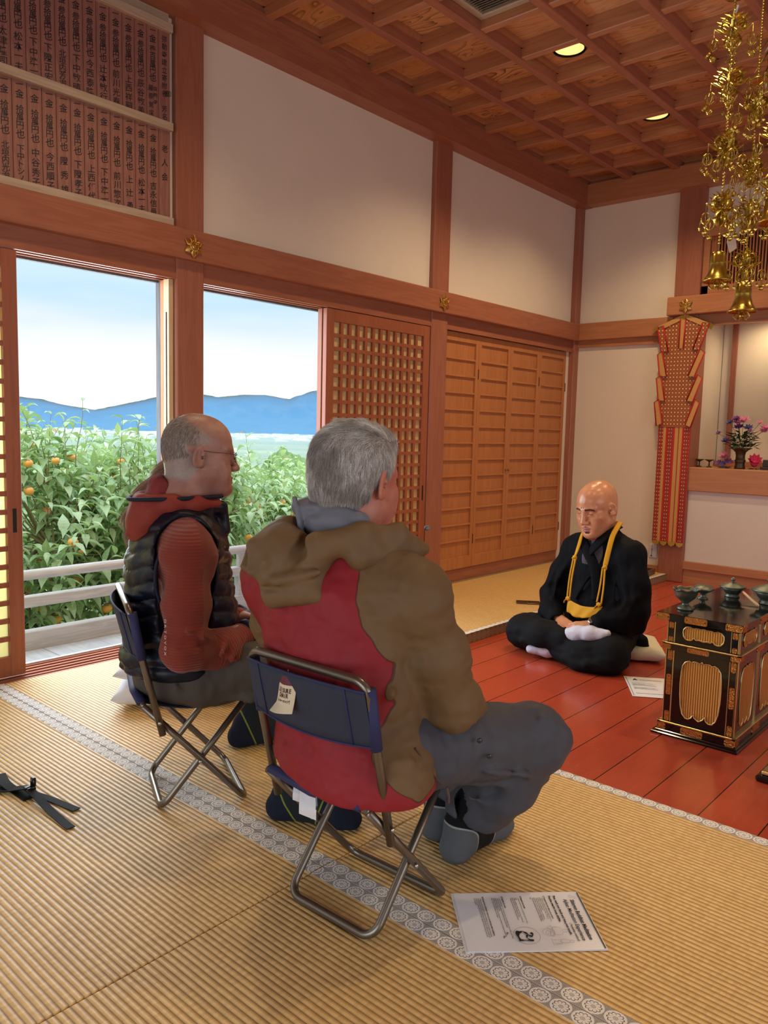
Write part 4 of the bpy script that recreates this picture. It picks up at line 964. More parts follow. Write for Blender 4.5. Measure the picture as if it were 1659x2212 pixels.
# second sheet lying just under it
x_ = Vector((.147, -.146, 0)).normalized(); up_ = Vector((-x_.y, x_.x, 0)); o_ = Vector((-.808, 1.641, 0))-up_*.303+x_*-.004
k = MB(); M4_ = frame4((0,0,0), x_, up_); k.add([tuple(M4_ @ Vector(p)) for p in ((0,0,0),(.212,0,0),(.212,.303,.0),(0,.303,.0),(0,0,-.0008),(.212,0,-.0008),(.212,.303,-.0008),(0,.303,-.0008))], [(0,1,2,3),(4,7,6,5),(0,4,5,1),(1,5,6,2),(2,6,7,3),(3,7,4,0)])
o2 = k.build('leaflet', M_laminate); o2.location = (o_.x, o_.y, .0022); tag(o2, 'blank laminated sheet mostly hidden under the printed leaflet', 'leaflet')
L2 = [('A', .035, .262, .03, .001, 'LEFT'), ('Shingon Buddhist Meditation', .066, .250, .0085, .0002, 'LEFT'), ('Regulate the body: adjust your posture', .022, .20, .006, .0001, 'LEFT'), (body1, .022, .185, .0052, 0, 'LEFT'), (body1, .022, .135, .0052, 0, 'LEFT'), ('Regulate the breath. Regulate the mind.', .022, .05, .0075, .0002, 'LEFT')]
def ex2(sh, M4):
    P = lambda x, y: tuple(M4 @ Vector((x, y, .0014)))
    k = MB(); k.add([P(.006,.010), P(.009,.010), P(.009,.285), P(.006,.285)], [(0,1,2,3)]); k.build('dark_bar', plain('blue_grey_print', lin(120,140,150), .5), sh)
leaflet('white printed sheet on the red floor beside the black and gold altar table', (-1.547, 3.501), (.148, .093), .21, .294, L2, -.0535, extra=ex2)

# ------------------------------------------------------------------ black strap, phone, cushions
M_strap = plain('black_webbing', lin(9,10,12), .7, 0, 400, .3, .3, .0004, Specular_IOR_Level=.2)
M_plastic = plain('black_plastic', lin(16,16,18), .3)
t = thing('strap', 'black webbing strap with a plastic buckle on the mat at the left edge', 'strap', (-2.2, .97, 0))
def ribbon(k, pts, w, th=.0022):
    P = [Vector(p) for p in catmull(pts, 5)]; rg = []
    for i, p in enumerate(P):
        tn_ = (P[min(i+1, len(P)-1)]-P[max(i-1, 0)]).normalized(); s = tn_.cross(Vector((0,0,1))).normalized(); n = s.cross(tn_)
        rg.append([p+s*w/2+n*th/2, p-s*w/2+n*th/2, p-s*w/2-n*th/2, p+s*w/2-n*th/2])
    k.rings(rg)
k = MB(); ribbon(k, [(-.012,.0,.022),(.05,.0,.016),(.12,-.003,.008),(.20,-.006,.004),(.262,-.008,.004)], .024); k.build('webbing', M_strap, t)
k = MB(); ribbon(k, [(-.002,.01,.006),(.06,.03,.004),(.12,.042,.003),(.178,.052,.004)], .024); k.build('webbing', M_strap, t)
k = MB(); ribbon(k, [(-.20,-.085,.020),(-.10,-.05,.006),(-.04,-.01,.016),(-.005,.004,.026)], .030, .003); k.build('webbing', M_strap, t)
k = MB(); ribbon(k, [(-.20,.0,.004),(-.10,-.025,.014),(-.03,-.014,.004),(.02,-.012,.004)], .030, .003); k.build('webbing', M_strap, t)
k = MB(); k.box((-.022,-.010,.014),(.006,.018,.026),.003); k.box((-.024,.012,.02),(-.016,.024,.046),.003); k.box((-.012,.014,.02),(-.006,.024,.044),.003); k.box((-.024,.012,.040),(-.006,.024,.048),.003); k.build('buckle', M_plastic, t, angle=40)
t = thing('phone', 'dark mobile phone lying on the raised mat near the seated priest', 'phone', (-2.585, 4.345, 0.001), .62)
MB().box((-.075,-.036,0), (.075,.036,.009), .003).build('body', plain('phone_edge', lin(120,108,92), .3, .7), t, angle=40)
MB().box((-.0735,-.0345,.009), (.0735,.0345,.0098)).build('screen', plain('phone_glass', lin(18,18,20), .08), t)
# ------------------------------------------------------------------ black lacquer altar table
g = G('black_lacquer'); M_lacq = g.done((.006,.005,.006), .09, 0, g.bump(g.noise(g.co(), 3, 2), .02, .002), Coat_Weight=.3, Coat_Roughness=.05)
g = G('engraved_gold'); f = g.noise(g.co(), 150, 2, .5, 1.2); f2 = g.n('TexVoronoi', Vector=g.co(), Scale=170).outputs['Distance']
M_eng = g.done(g.mix(f, lin(214,158,84), lin(168,108,52)), .32, .9, g.bump(f2, .8, .0018))
g = G('ribbed_gold'); x, y, z = g.xyz(); rb = g.M('SINE', g.M('MULTIPLY', g.M('ADD', x, y), 6.2832/.0088)); M_rib = g.done(g.mix(g.M('MULTIPLY_ADD', rb, .5, .5), lin(150,98,38), lin(222,172,88)), .38, .75, g.bump(rb, .6, .002))
AX0, AX1, AY0, AY1 = -1.173, -.856, 2.92, 3.68
at = thing('altar_table', 'black lacquered altar table with gilt fittings and ribbed gold panels', 'altar table', ((AX0+AX1)/2, (AY0+AY1)/2, -.055))
TL_ = Vector((-(AX0+AX1)/2, -(AY0+AY1)/2, .055))
def ab(name, mb, m, parent=at, **k):
    o = mb.build(name, m, parent, **k)
    if parent is at: o.location = TL_
    return o
ab('table_top', MB().box((AX0, AY0, .389), (AX1, AY1, .417), .002), M_lacq)
k = MB(); i_ = .044
k.box((AX0+i_, AY0+.012, .275), (AX1-.012, AY1-.012, .389)); k.box((AX0+.040, AY0+.016, -.005), (AX1-.012, AY1-.016, .276)); ab('body', k, M_lacq)
k = MB(); k.box((AX0+.030, AY0+.004, .279), (AX1-.004, AY1-.004, .300), .001); ab('middle_rail', k, M_lacq)
k = MB(); k.box((AX0+.028, AY0+.002, -.037), (AX1-.002, AY1-.002, -.009), .001); k.box((AX0+.022, AY0-.006, -.046), (AX1+.006, AY1+.006, -.036), .002); k.box((AX0+.006, AY0-.012, -.055), (AX1+.012, AY1+.012, -.045), .003); ab('plinth', k, M_lacq)
k = MB()
for z0, z1, e in ((.300, .306, .002), (-.010, -.003, .001)):
    k.box((AX0+.028-e, AY0+e, z0), (AX1-.002+e, AY0+.012, z1), .0015); k.box((AX1-.014, AY0+e, z0), (AX1-.002+e, AY1, z1), .0015); k.box((AX0+.028-e, AY0+e, z0), (AX0+.042, AY1, z1), .0015)
ab('gilt_moulding', k, M_goldpl)
def uprights(zz0, zz1, xs_, fy):
    for x, w in xs_: ab('gilt_edging', MB().box((x, fy, zz0), (x+w, fy+.006, zz1), .0006), M_goldpl)
xL, xR = AX0+.042, AX1-.012
uprights(.308, .386, [(xL+.0, .003), (xL+.026, .0045), (xR-.030, .003), (xR-.0045, .0045)], AY0+.010)
uprights(-.003, .278, [(xL-.002, .003), (xL+.026, .0045), (xR-.030, .003), (xR-.0045, .0045)], AY0+.013)
for y in [AY0+.013, AY0+.245, AY0+.252, AY0+.490, AY0+.497, AY1-.02]:
    for a, b in ((.308, .386), (-.003, .278)): ab('gilt_edging', MB().box((xR-.003, y, a), (xR+.0035, y+.0035, b)), M_goldpl)
def fitting(x0, x1, z0, z1, y, vert=False, side=False):
    """engraved gilt plate with pointed ends and a small dark heart hole at each end"""
    t_ = .0022; L = (z1-z0) if vert else (x1-x0); w = (x1-x0) if vert else (z1-z0); e = w*.16
    pl = [(0,e),(e*.6,e*.6),(e,0),(L-e,0),(L-e*.6,e*.6),(L,e),(L,w-e),(L-e*.6,w-e*.6),(L-e,w),(e,w),(e*.6,w-e*.6),(0,w-e)]
    if side: o, u, v, n_ = (y, x0, z0), (0,1,0), (0,0,1), (t_,0,0)
    else: o, u, v, n_ = (x0, y, z0), (1,0,0), (0,0,1), (0,-t_,0)
    if vert: pl = [(b, a) for a, b in pl]
    k = MB().prism(pl, o, u, v, n_); p = ab('gilt_fitting', k, M_eng)
    h = MB()
    for q in (.10, .90):
        if vert: cc = (w/2, L*q)
        else: cc = (L*q, w/2)
        c = Vector(o)+Vector(u)*cc[0]+Vector(v)*cc[1]+Vector(n_)*1.02
        h.lathe([(.0001,0),(w*.10,0),(w*.10,.0003),(.0001,.0003)], c=c, axis=n_, n=10)
    hh = h.build('heart_hole', M_dark, p)
    return p
W = AX1-AX0
for a, b in ((0, .052), (.108, .192), (W-.060, W)): fitting(AX0+a, AX0+b, .3905, .4155, AY0)
for a, b in ((0, .032), (.094, .174), (W-.066, W-.030)): fitting(AX0+.030+a, AX0+.030+b, .280, .2985, AY0+.004)
for a, b in ((0, .032), (.090, .172), (W-.066, W-.030)): fitting(AX0+.028+a, AX0+.028+b, -.036, -.0105, AY0+.002)
for x in (xL+.006, xR-.024):
    fitting(x, x+.018, .360, .384, AY0+.012, True); fitting(x, x+.018, .308, .328, AY0+.012, True)
    fitting(x, x+.018, .236, .274, AY0+.0155, True); fitting(x, x+.018, .100, .180, AY0+.0155, True); fitting(x, x+.018, -.002, .036, AY0+.0155, True)
for z0, z1, e in ((.3905, .4155, .0), (.280, .2985, -.004), (-.036, -.0105, -.002)):
    fitting(AY0, AY0+.045, z0, z1, AX1+e, side=True); fitting(AY0+.20, AY0+.29, z0, z1, AX1+e, side=True); fitting(AY0+.45, AY0+.54, z0, z1, AX1+e, side=True)
def cartouche(cx_, cz, w, h, tall=True):
    """scalloped window outline"""
    o = []; hw, hh = w/2, h/2
    if tall:
        top = [(-.98,.55),(-.93,.80),(-.80,.93),(-.62,.985),(-.50,.95),(-.36,1.0),(-.18,.985),(-.08,.96),(0,1.03),(.08,.96),(.18,.985),(.36,1.0),(.50,.95),(.62,.985),(.80,.93),(.93,.80),(.98,.55)]
        bot = [(1.0,.2),(.99,-.2),(.93,-.6),(.83,-.86),(.66,-.99),(.50,-1.0),(.36,-.93),(.27,-.80),(.22,-.90),(.12,-.95),(0,-1.0),(-.12,-.95),(-.22,-.90),(-.27,-.80),(-.36,-.93),(-.50,-1.0),(-.66,-.99),(-.83,-.86),(-.93,-.6),(-.99,-.2),(-1.0,.2)]
    else:
        top = [(-1,.0),(-.97,.5),(-.86,.88),(-.68,1.0),(-.52,.82),(-.36,.95),(-.15,.90),(0,1.0),(.15,.90),(.36,.95),(.52,.82),(.68,1.0),(.86,.88),(.97,.5),(1,0)]
        bot = [(.97,-.5),(.86,-.9),(.70,-1.0),(.56,-.9),(.46,-.55),(.36,-.8),(.18,-.72),(0,-.85),(-.18,-.72),(-.36,-.8),(-.46,-.55),(-.56,-.9),(-.70,-1.0),(-.86,-.9),(-.97,-.5)]
    return [(cx_+a*hw, cz+b*hh) for a, b in top+bot]
pc = (xL+xR)/2+.004
for poly, y in ((cartouche(pc, .135, .150, .225), AY0+.0155), (cartouche(pc, .351, .150, .052, False), AY0+.0115)):
    k = MB().prism(poly, (0, y, 0), (1,0,0), (0,0,1), (0,-.0012,0)); p = ab('gold_panel', k, M_rib)
    k = MB(); k.tube([(a, y-.002, b) for a, b in poly], .0026, 6, closed=True); ab('panel_rim', k, M_goldpl, smooth=True)
for j in range(3):
    yc = AY0+.130+.244*j
    for cz, w_, h_, tl in ((.135, .150, .225, True), (.351, .150, .052, False)):
        poly = cartouche(yc, cz, w_, h_, tl); k = MB().prism(poly, (AX1-.0118, 0, 0), (0,1,0), (0,0,1), (.0008,0,0)); ab('gold_panel', k, M_rib)
        k = MB(); k.tube([(AX1-.0105, a, b) for a, b in poly], .0024, 6, closed=True); ab('panel_rim', k, M_goldpl, smooth=True)
# things on the altar table
M_bronze = plain('aged_bronze', lin(104,110,98), .42, .75, 60, .25, .3, .0008)
ZT = .417
t = thing('offering_bowl', 'aged bronze footed bowl with scalloped rim at the front corner of the altar table', 'bowl', (-1.108, 3.036, ZT)); n = 40
prof = [(.001,.0),(.030,.0),(.031,.006),(.026,.012),(.014,.018),(.011,.026),(.020,.034),(.036,.048),(.043,.064),(.045,.078),(.050,.083),(.047,.081),(.041,.066),(.030,.050),(.012,.040),(.001,.038)]
k = MB(); k.rings([[((r+(.0018*math.cos(12*2*PI*j/n) if zz > .075 else 0))*math.cos(2*PI*j/n), (r+(.0018*math.cos(12*2*PI*j/n) if zz > .075 else 0))*math.sin(2*PI*j/n), zz+(.0025*math.cos(8*2*PI*j/n) if zz > .075 else 0)) for j in range(n)] for r, zz in prof]); k.build('bowl', M_bronze, t, smooth=True)
k = MB().lathe([(.0005,.074),(.020,.075),(.036,.070),(.040,.066)], n=24); k.build('ash', plain('ash_brown', lin(130,100,72), .95, 0, 400, .3, .6, .002), t, smooth=True)
def lidded(loc, s, label):
    t = thing('lidded_bowl', label, 'bowl', loc); k = MB().lathe([(a*s, b*s) for a, b in [(.001,0),(.030,0),(.032,.004),(.028,.008),(.028,.016),(.034,.020),(.042,.034),(.044,.042),(.042,.042),(.001,.040)]], n=32); k.build('bowl', M_bronze, t, smooth=True)
    k = MB().lathe([(a*s, b*s) for a, b in [(.001,.040),(.054,.042),(.057,.046),(.052,.050),(.030,.058),(.014,.064),(.005,.066),(.004,.070),(.010,.075),(.0105,.080),(.006,.086),(.0005,.088)]], n=32); k.build('lid', M_bronze, t, smooth=True); return t
lidded((-1.062, 3.44, ZT), .95, 'bronze lidded bowl in the middle of the altar table')
lidded((-.905, 3.40, ZT), 1.25, 'larger bronze lidded bowl near the right edge of the altar table')
t = thing('incense_burner', 'dark long handled incense burner lying across the altar table', 'incense burner', (-1.135, 3.30, ZT))
k = MB().lathe([(.001,.0),(.022,.0),(.022,.004),(.008,.010),(.012,.022),(.034,.034),(.038,.040),(.030,.042),(.001,.040)], n=28); k.build('cup', M_bronze, t, smooth=True)
k = MB().tube(catmull([(-.01,-.03,.034),(-.0,-.08,.030),(.0,-.14,.036),(.0,-.19,.04)], 4), .0045, 8, flat=.6); k.build('handle', M_bronze, t, smooth=True)
k = MB().lathe([(.001,.043),(.040,.046),(.036,.052),(.001,.056)], n=28); o = k.build('lid', M_bronze, t, smooth=True); o.rotation_euler = (.12, .10, 0)
M_stick = plain('pale_stick_wood', lin(222,180,132), .5, 0, 60, .1, .1, .0005)
for a, b, lb in (((-1.237, 3.675, .0), (-1.09, 3.50, .040), 'pale wooden stick lying at the back left of the altar table'), ((-1.047, 3.457, .030), (-.920, 3.305, .006), 'pale wooden stick lying over the right part of the altar table')):
    a = (max(a[0], -1.165), a[1]-.0, a[2]+.010); k = MB().tube([a, b], [.0045, .0062], 8); o = k.build('ritual_stick', M_stick, smooth=True); o.location = (0, 0, ZT); tag(o, lb, 'stick', 'pale sticks on the altar table')
# white tassel and second lacquer stand at the right edge
M_tassel = plain('cream_tassel', lin(220,206,184), .9, 0, 300, .1, .5, .001)
t = thing('tassel', 'cream thread tassel hanging at the right edge of the picture', 'tassel', (-.655, 2.62, .335))
k = MB(); R_ = random.Random(3)
for i in range(70): a, r = R_.uniform(0, 2*PI), R_.uniform(.0, .018); k.tube([(r*.4*math.cos(a), r*.4*math.sin(a), 0), (r*math.cos(a), r*math.sin(a), -.07), (r*1.15*math.cos(a)+R_.uniform(-.004,.004), r*1.15*math.sin(a), -.155+R_.uniform(-.012,.012))], .0014, 4)
k.build('threads', M_tassel, t); MB().sphere((0,0,.006), .011, sc=(1,1,1.1)).build('knot', plain('red_knot', lin(190,50,44), .7), t, smooth=True)
MB().tube([(0,0,.012),(0,0,.30)], .0022, 6).build('cord', plain('red_cord', lin(170,40,36), .7), t)
t = thing('lacquer_stand', 'black lacquer stand with gilt post, barely in view at the right edge', 'stand', (-.60, 2.86, -.055))
MB().box((-.13,-.13,0), (.13,.13,.022), .006).build('foot', M_lacq, t); MB().box((-.115,-.115,.022), (.115,.115,.035), .003).build('step', M_goldpl, t)
MB().box((-.095,-.095,.035), (.095,.095,.69), .004).build('post', M_lacq, t); MB().box((-.13,-.13,.69), (.13,.13,.712), .003).build('top', M_lacq, t)

# ------------------------------------------------------------------ books and tray on the corner of the raised mats
t = thing('book', 'dark blue bound sutra book on top of the tray in the far mat corner', 'book', (-2.60, 5.78, .062), .28)
MB().box((-.13,-.18,0), (.13,.18,.004), .001).build('cover', plain('navy_cover', lin(38,44,64), .5), t); MB().box((-.127,-.177,.004), (.127,.177,.022)).build('pages', plain('page_block', lin(150,130,112), .8), t); MB().box((-.13,-.18,.022), (.13,.18,.026), .001).build('cover', plain('navy_cover_top', lin(38,44,64), .5), t)
t = thing('tray', 'low dark lacquer tray with raised rim in the far mat corner', 'tray', (-2.60, 5.80, .001), .12); k = MB().box((-.165,-.24,0), (.165,.24,.012), .003)
for b in ((-.165,-.24,.012,-.153,.24,.045),(.153,-.24,.012,.165,.24,.045),(-.153,-.24,.012,.153,-.228,.045),(-.153,.228,.012,.153,.24,.045)): k.box(b[:3], b[3:], .002)
k.build('tray_body', plain('brown_tray', lin(96,68,52), .35), t)
t = thing('book', 'dark maroon bound book lying inside the tray under the blue one', 'book', (-2.60, 5.79, .014), .15)
MB().box((-.125,-.18,0), (.125,.18,.046), .003).build('cover', plain('maroon_cover', lin(58,30,34), .5), t)

# ------------------------------------------------------------------ white floor cushions
M_cush = plain('white_cotton', lin(222,224,230), .85, 0, 30, .03, .5, .004)
M_cush2 = plain('ivory_cotton', lin(214,206,180), .85, 0, 30, .05, .6, .005)
def cushion(label, loc, rz, hx, hy, h, m=None, seed=1, tilt=(0,0)):
    N = 22; k = MB(); R_ = random.Random(seed)
    for s in (1, -1):
        for i in range(N+1):
            for j in range(N+1):
                u, v = 2*i/N-1, 2*j/N-1; e = max(0, (1-u**4)*(1-v**4))**.42; pin = 1-.10*(abs(u)*abs(v))**0 * (1-abs(u))*0
                x = u*hx*(1-.055*(1-v*v)**1*(abs(u)**6)*1) ; y = v*hy*(1-.055*(1-u*u)*(abs(v)**6))
                wr = mn.noise(Vector((u*3+seed, v*3, s)))*.10 + .07*math.sin(14*u*v+seed)*(abs(u)*abs(v))
                z = h/2 + s*h/2*e*(1+wr)
                k.v.append((x, y, z))
    n1 = (N+1)**2
    for i in range(N):
        for j in range(N): a = i*(N+1)+j; k.f.append((a, a+1, a+N+2, a+N+1)); k.f.append((n1+a, n1+a+N+1, n1+a+N+2, n1+a+1))
    o = k.build('cushion', m or M_cush, smooth=True); bm = bmesh.new(); bm.from_mesh(o.data); bmesh.ops.remove_doubles(bm, verts=bm.verts, dist=.0004); bmesh.ops.recalc_face_normals(bm, faces=bm.faces); bm.to_mesh(o.data); bm.free()
    o.location = loc; o.rotation_euler = (tilt[0], tilt[1], rz); return tag(o, label, 'cushion', 'white floor cushions')
cushion('white floor cushion on the straw mat behind the far chair, lower of the two', (-2.675, 1.815, .0), .93, .255, .235, .105, seed=2)
cushion('white floor cushion lying on top of the lower one behind the far chair', (-2.68, 1.825, .093), .88, .245, .225, .085, seed=5)

# ------------------------------------------------------------------ hanging red and gold textile
g = G('red_gold_brocade'); u, v, _ = g.xyz(which='UV')
du = g.M('SUBTRACT', g.M('FRACT', g.M('DIVIDE', u, .026)), .5); dv = g.M('SUBTRACT', g.M('FRACT', g.M('DIVIDE', v, .030)), .5)
r = g.M('SQRT', g.M('ADD', g.M('MULTIPLY', du, du), g.M('MULTIPLY', dv, dv)))
bt = g.noise(g.co(), 220, 3, .6, .8); base = g.mix(bt, lin(186,120,64), lin(140,66,36)); rg_ = g.M('LESS_THAN', g.M('ABSOLUTE', g.M('SUBTRACT', r, .36)), .07)
base = g.mix(g.M('MULTIPLY', rg_, .7), base, lin(120,34,24)); base = g.mix(g.M('LESS_THAN', r, .20), base, lin(226,196,150)); M_broc = g.done(base, .5, .15, g.bump(bt, .4, .001))
g = G('red_gold_brocade_dark'); u, v, _ = g.xyz(which='UV')
du = g.M('SUBTRACT', g.M('FRACT', g.M('DIVIDE', u, .0175)), .5); dv = g.M('SUBTRACT', g.M('FRACT', g.M('DIVIDE', v, .029)), .5)
r = g.M('SQRT', g.M('ADD', g.M('MULTIPLY', du, du), g.M('MULTIPLY', dv, dv))); bt = g.noise(g.co(), 200, 3, .6, .8)
base = g.mix(bt, lin(168,70,44), lin(130,26,24)); base = g.mix(g.M('LESS_THAN', r, .17), base, lin(232,196,150)); M_brocd = g.done(base, .5, .1, g.bump(bt, .4, .001))
g = G('gold_thread_band'); bt = g.noise(g.co(), 160, 3, .7, 1.5); M_goldband = g.done(g.mix(bt, lin(232,188,112), lin(178,112,60)), .42, .35, g.bump(bt, .6, .0015))
M_redrib = plain('crimson_ribbon', lin(186,34,32), .55, 0, 150, .1, .2, .0008)
YT = YB-.055
tx = thing('hanging_banner', 'red and gold brocade banner with pointed shoulders hanging on the thick post', 'banner', (-2.39, YT, 2.02)); OT = Vector((2.39, -YT, -2.02))
def slab(name, poly, y, th, m, parent=tx, hem=None, hm=None, uv=True):
    """poly [(x,z)] clockwise; flat cloth panel of real thickness"""
    n = len(poly); k = MB(); A = [(a, y-th, b) for a, b in poly]; B_ = [(a, y, b) for a, b in poly]
    k.add(A+B_, [tuple(range(n)), tuple(range(n, 2*n))[::-1]]+[(i, n+i, n+(i+1) % n, (i+1) % n) for i in range(n)],
          [[(a, b) for a, b in poly], [(a, b) for a, b in poly][::-1]]+[[(poly[i]), (poly[i]), (poly[(i+1) % n]), (poly[(i+1) % n])] for i in range(n)])
    o = k.build(name, m, parent)
    if parent is tx: o.location = OT
    if hem:
        h = MB(); h.tube([(a, y-th-.001, b) for a, b in poly], hem, 6, closed=True); hh = h.build('red_hem', hm or M_redrib, o, smooth=True)
    return o
# body: upper field tapering, lower field with vertical bands
slab('upper_field', [(-2.552,1.945),(-2.385,2.012),(-2.358,2.012),(-2.20,1.945),(-2.262,1.72),(-2.262,1.545),(-2.282,1.360),(-2.290,1.160),(-2.515,1.160),(-2.520,1.36),(-2.515,1.545),(-2.512,1.72)], YT-.002, .010, M_broc)
k = MB()
xa, xb = -2.528, -2.278
bands = [(0, .040, M_brocd), (.040, .062, M_goldband), (.062, .074, M_redrib), (.074, .118, M_brocd), (.118, .132, M_redrib), (.132, .160, M_goldband), (.160, .166, M_brocd), (.166, .190, M_goldband), (.190, .204, M_redrib), (.204, .244, M_brocd), (.244, .252, M_redrib)]
for i, (a, b, m_) in enumerate(bands): slab('lower_band', [(xa+a, 1.20), (xa+b, 1.20), (xa+b-.004*(1 if b > .2 else 0), .250), (xa+a, .250)], YT-.001+.0015*(i % 2), .008, m_)
slab('centre_strip', [(-2.402,1.992),(-2.362,1.996),(-2.368,1.762),(-2.402,1.762)], YT-.011, .006, M_goldband, hem=.005)
slab('collar_band', [(-2.60,1.915),(-2.588,1.935),(-2.37,2.022),(-2.17,1.935),(-2.160,1.905),(-2.185,1.90),(-2.37,1.988),(-2.575,1.90)], YT-.012, .008, M_goldband)
for s_, pts in ((1, [(-2.617,1.925),(-2.575,1.945),(-2.565,1.918),(-2.600,1.898)]), (1, [(-2.415,2.000),(-2.37,2.024),(-2.325,2.000),(-2.37,1.985)]), (1, [(-2.143,1.918),(-2.175,1.945),(-2.198,1.915),(-2.165,1.888)])): slab('gilt_tip', pts, YT-.020, .003, M_gold2)
WL = [[(-2.570,1.930),(-2.540,1.942),(-2.488,1.742),(-2.530,1.742)], [(-2.556,1.722),(-2.534,1.745),(-2.488,1.552),(-2.530,1.552)], [(-2.556,1.540),(-2.534,1.562),(-2.492,1.364),(-2.530,1.364)], [(-2.560,1.352),(-2.540,1.376),(-2.500,1.188),(-2.533,1.168)]]
WR = [[(-2.222,1.945),(-2.185,1.938),(-2.250,1.742),(-2.285,1.748)], [(-2.228,1.752),(-2.204,1.724),(-2.272,1.542),(-2.306,1.550)], [(-2.234,1.562),(-2.212,1.532),(-2.272,1.354),(-2.308,1.362)], [(-2.240,1.376),(-2.220,1.346),(-2.276,1.160),(-2.306,1.180)]]
WL = [[(a-(.006 if j in (0, 3) else -.008), b) for j, (a, b) in enumerate(p)] for p in WL]; WR = [[(a+(.006 if j in (1, 2) else -.008)*(1 if j in (1, 2) else 1), b) for j, (a, b) in enumerate(p)] for p in WR]
for i, p in enumerate(WL+WR): slab('side_flap', p, YT-.013-.004*(i % 4 % 2), .010, M_goldband if i % 4 else M_broc, hem=.0055)
for i in range(4): x = xa+.003+.0635*i; slab('gilt_tip', [(x, .262), (x+.056, .262), (x+.052, .240), (x+.028, .226), (x+.004, .240)], YT-.008, .004, M_gold2)
k = MB().tube([(-2.60,YT-.006,1.912),(-2.37,YT-.006,2.006),(-2.165,YT-.006,1.905)], .008, 8); o = k.build('hanger', M_gold, tx); o.location = OT
k = MB().tube([(-2.37,YT-.02,2.0),(-2.365,YT-.035,2.06)], .002, 5); o = k.build('hook', M_gold, tx); o.location = OT

# ------------------------------------------------------------------ alcove vessels and flowers
ZS = .855
M_dbr = plain('dark_bronze', lin(84,70,50), .4, .7, 60, .2, .2, .0006)
for x, lb in ((-2.262, 'small dark footed cup on the alcove shelf, the one next to the post'), (-2.186, 'small dark footed cup on the alcove shelf, the one nearer the flowers')):
    t = thing('footed_cup', lb, 'cup', (x, 6.30, ZS), 0, 'footed cups on the alcove shelf'); MB().lathe([(.001,0),(.024,0),(.020,.005),(.006,.012),(.005,.040),(.012,.047),(.033,.058),(.034,.062),(.026,.058),(.001,.052)], n=24).build('cup', M_dbr, t, smooth=True)
t = thing('flower_vase', 'bronze vase with flared rim standing on the alcove shelf, full of artificial flowers', 'vase', (-1.957, 6.30, ZS))
MB().lathe([(.001,0),(.038,0),(.040,.010),(.034,.030),(.036,.050),(.042,.062),(.034,.072),(.033,.100),(.038,.125),(.058,.145),(.082,.156),(.080,.160),(.050,.148),(.026,.130),(.001,.128)], n=32).build('vase', M_dbr, t, smooth=True)
M_fol = plain('dark_silk_leaf', lin(40,66,40), .6, 0, 40, .3, .2, .001); M_stem = plain('flower_stem', lin(70,90,46), .6)
M_pink = plain('pink_silk_petal', lin(208,120,160), .6, 0, 50, .15, .1); M_purp = plain('purple_silk_petal', lin(104,52,120), .6, 0, 50, .2, .1); M_blue = plain('blue_silk_petal', lin(60,56,130), .6, 0, 50, .2, .1); M_rose = plain('magenta_silk_petal', lin(214,60,104), .6, 0, 40, .2, .1)
def petalring(k, c, ax, r, n_, L_, w, up_, ph=0):
    ax = Vector(ax).normalized(); q = Vector((0,0,1)).rotation_difference(ax); c = Vector(c)
    for i in range(n_):
        a = 2*PI*i/n_+ph; d = Vector((math.cos(a), math.sin(a), 0)); s = Vector((-math.sin(a), math.cos(a), 0)); z = Vector((0,0,1))
        pts = [d*r, d*(r+L_*.45)+s*w+z*up_*.5*L_, d*(r+L_)+z*up_*L_, d*(r+L_*.45)-s*w+z*up_*.5*L_, d*(r+L_*.45)+z*(up_*.5*L_-w*.3)]
        k.add([tuple(c+q @ p) for p in pts], [(0,1,4),(1,2,4),(2,3,4),(3,0,4)])
def bouquet(t, spec, leaves, seed, oz):
    R_ = random.Random(seed); st = MB(); fo = MB()
    for (x, y_, z, col, s, n_) in spec:
        st.tube(catmull([(R_.uniform(-.012,.012), R_.uniform(-.012,.012), oz), (x*.45, y_*.45, oz+(z-oz)*.55), (x, y_, z)], 4), .0016, 5)
        k = MB(); ax = (x*.8, y_*.8-.35, .7); petalring(k, (x, y_, z), ax, .004*s, n_, .030*s, .010*s, .45); petalring(k, (x, y_, z), ax, .002*s, n_, .020*s, .008*s, 1.1, .5); k.sphere((x, y_, z), .005*s, 8, 5); k.build('blossom', col, t)
    for i in range(leaves):
        a = R_.uniform(0, 2*PI); r = R_.uniform(.02, .085); z = oz+R_.uniform(.0, .12); c = Vector((r*math.cos(a), r*math.sin(a), z)); d = Vector((math.cos(a), math.sin(a), R_.uniform(-.3,.8))).normalized(); s = d.cross(Vector((0,0,1))).normalized(); L_ = R_.uniform(.05,.085)
        fo.add([tuple(c), tuple(c+d*L_*.5+s*L_*.22), tuple(c+d*L_-Vector((0,0,.008))), tuple(c+d*L_*.5-s*L_*.22), tuple(c+d*L_*.5-Vector((0,0,.006)))], [(0,1,4),(1,2,4),(2,3,4),(3,0,4)])
    st.build('stems', M_stem, t); fo.build('leaves', M_fol, t)
bouquet(t, [(-.085,-.02,.345,M_blue,1.1,6),(-.045,-.01,.372,M_purp,1.2,7),(-.03,.0,.35,M_pink,1.5,7),(.005,.0,.358,M_pink,1.7,6),(-.02,-.02,.31,M_purp,1.3,7),(.05,-.02,.305,M_blue,1.3,6),(.125,-.01,.345,M_pink,1.0,5),(.17,0,.305,M_pink,1.4,8),(.155,-.01,.285,M_pink,1.1,7),(-.165,-.02,.262,M_purp,.9,5),(-.105,-.03,.205,M_blue,1.2,6),(.06,-.01,.285,M_pink,.8,5)], 110, 4, .15)
t = thing('lotus_ornament', 'pink and purple artificial lotus spray lying left of the bronze vase', 'flower', (-2.065, 6.28, ZS)); k = MB()
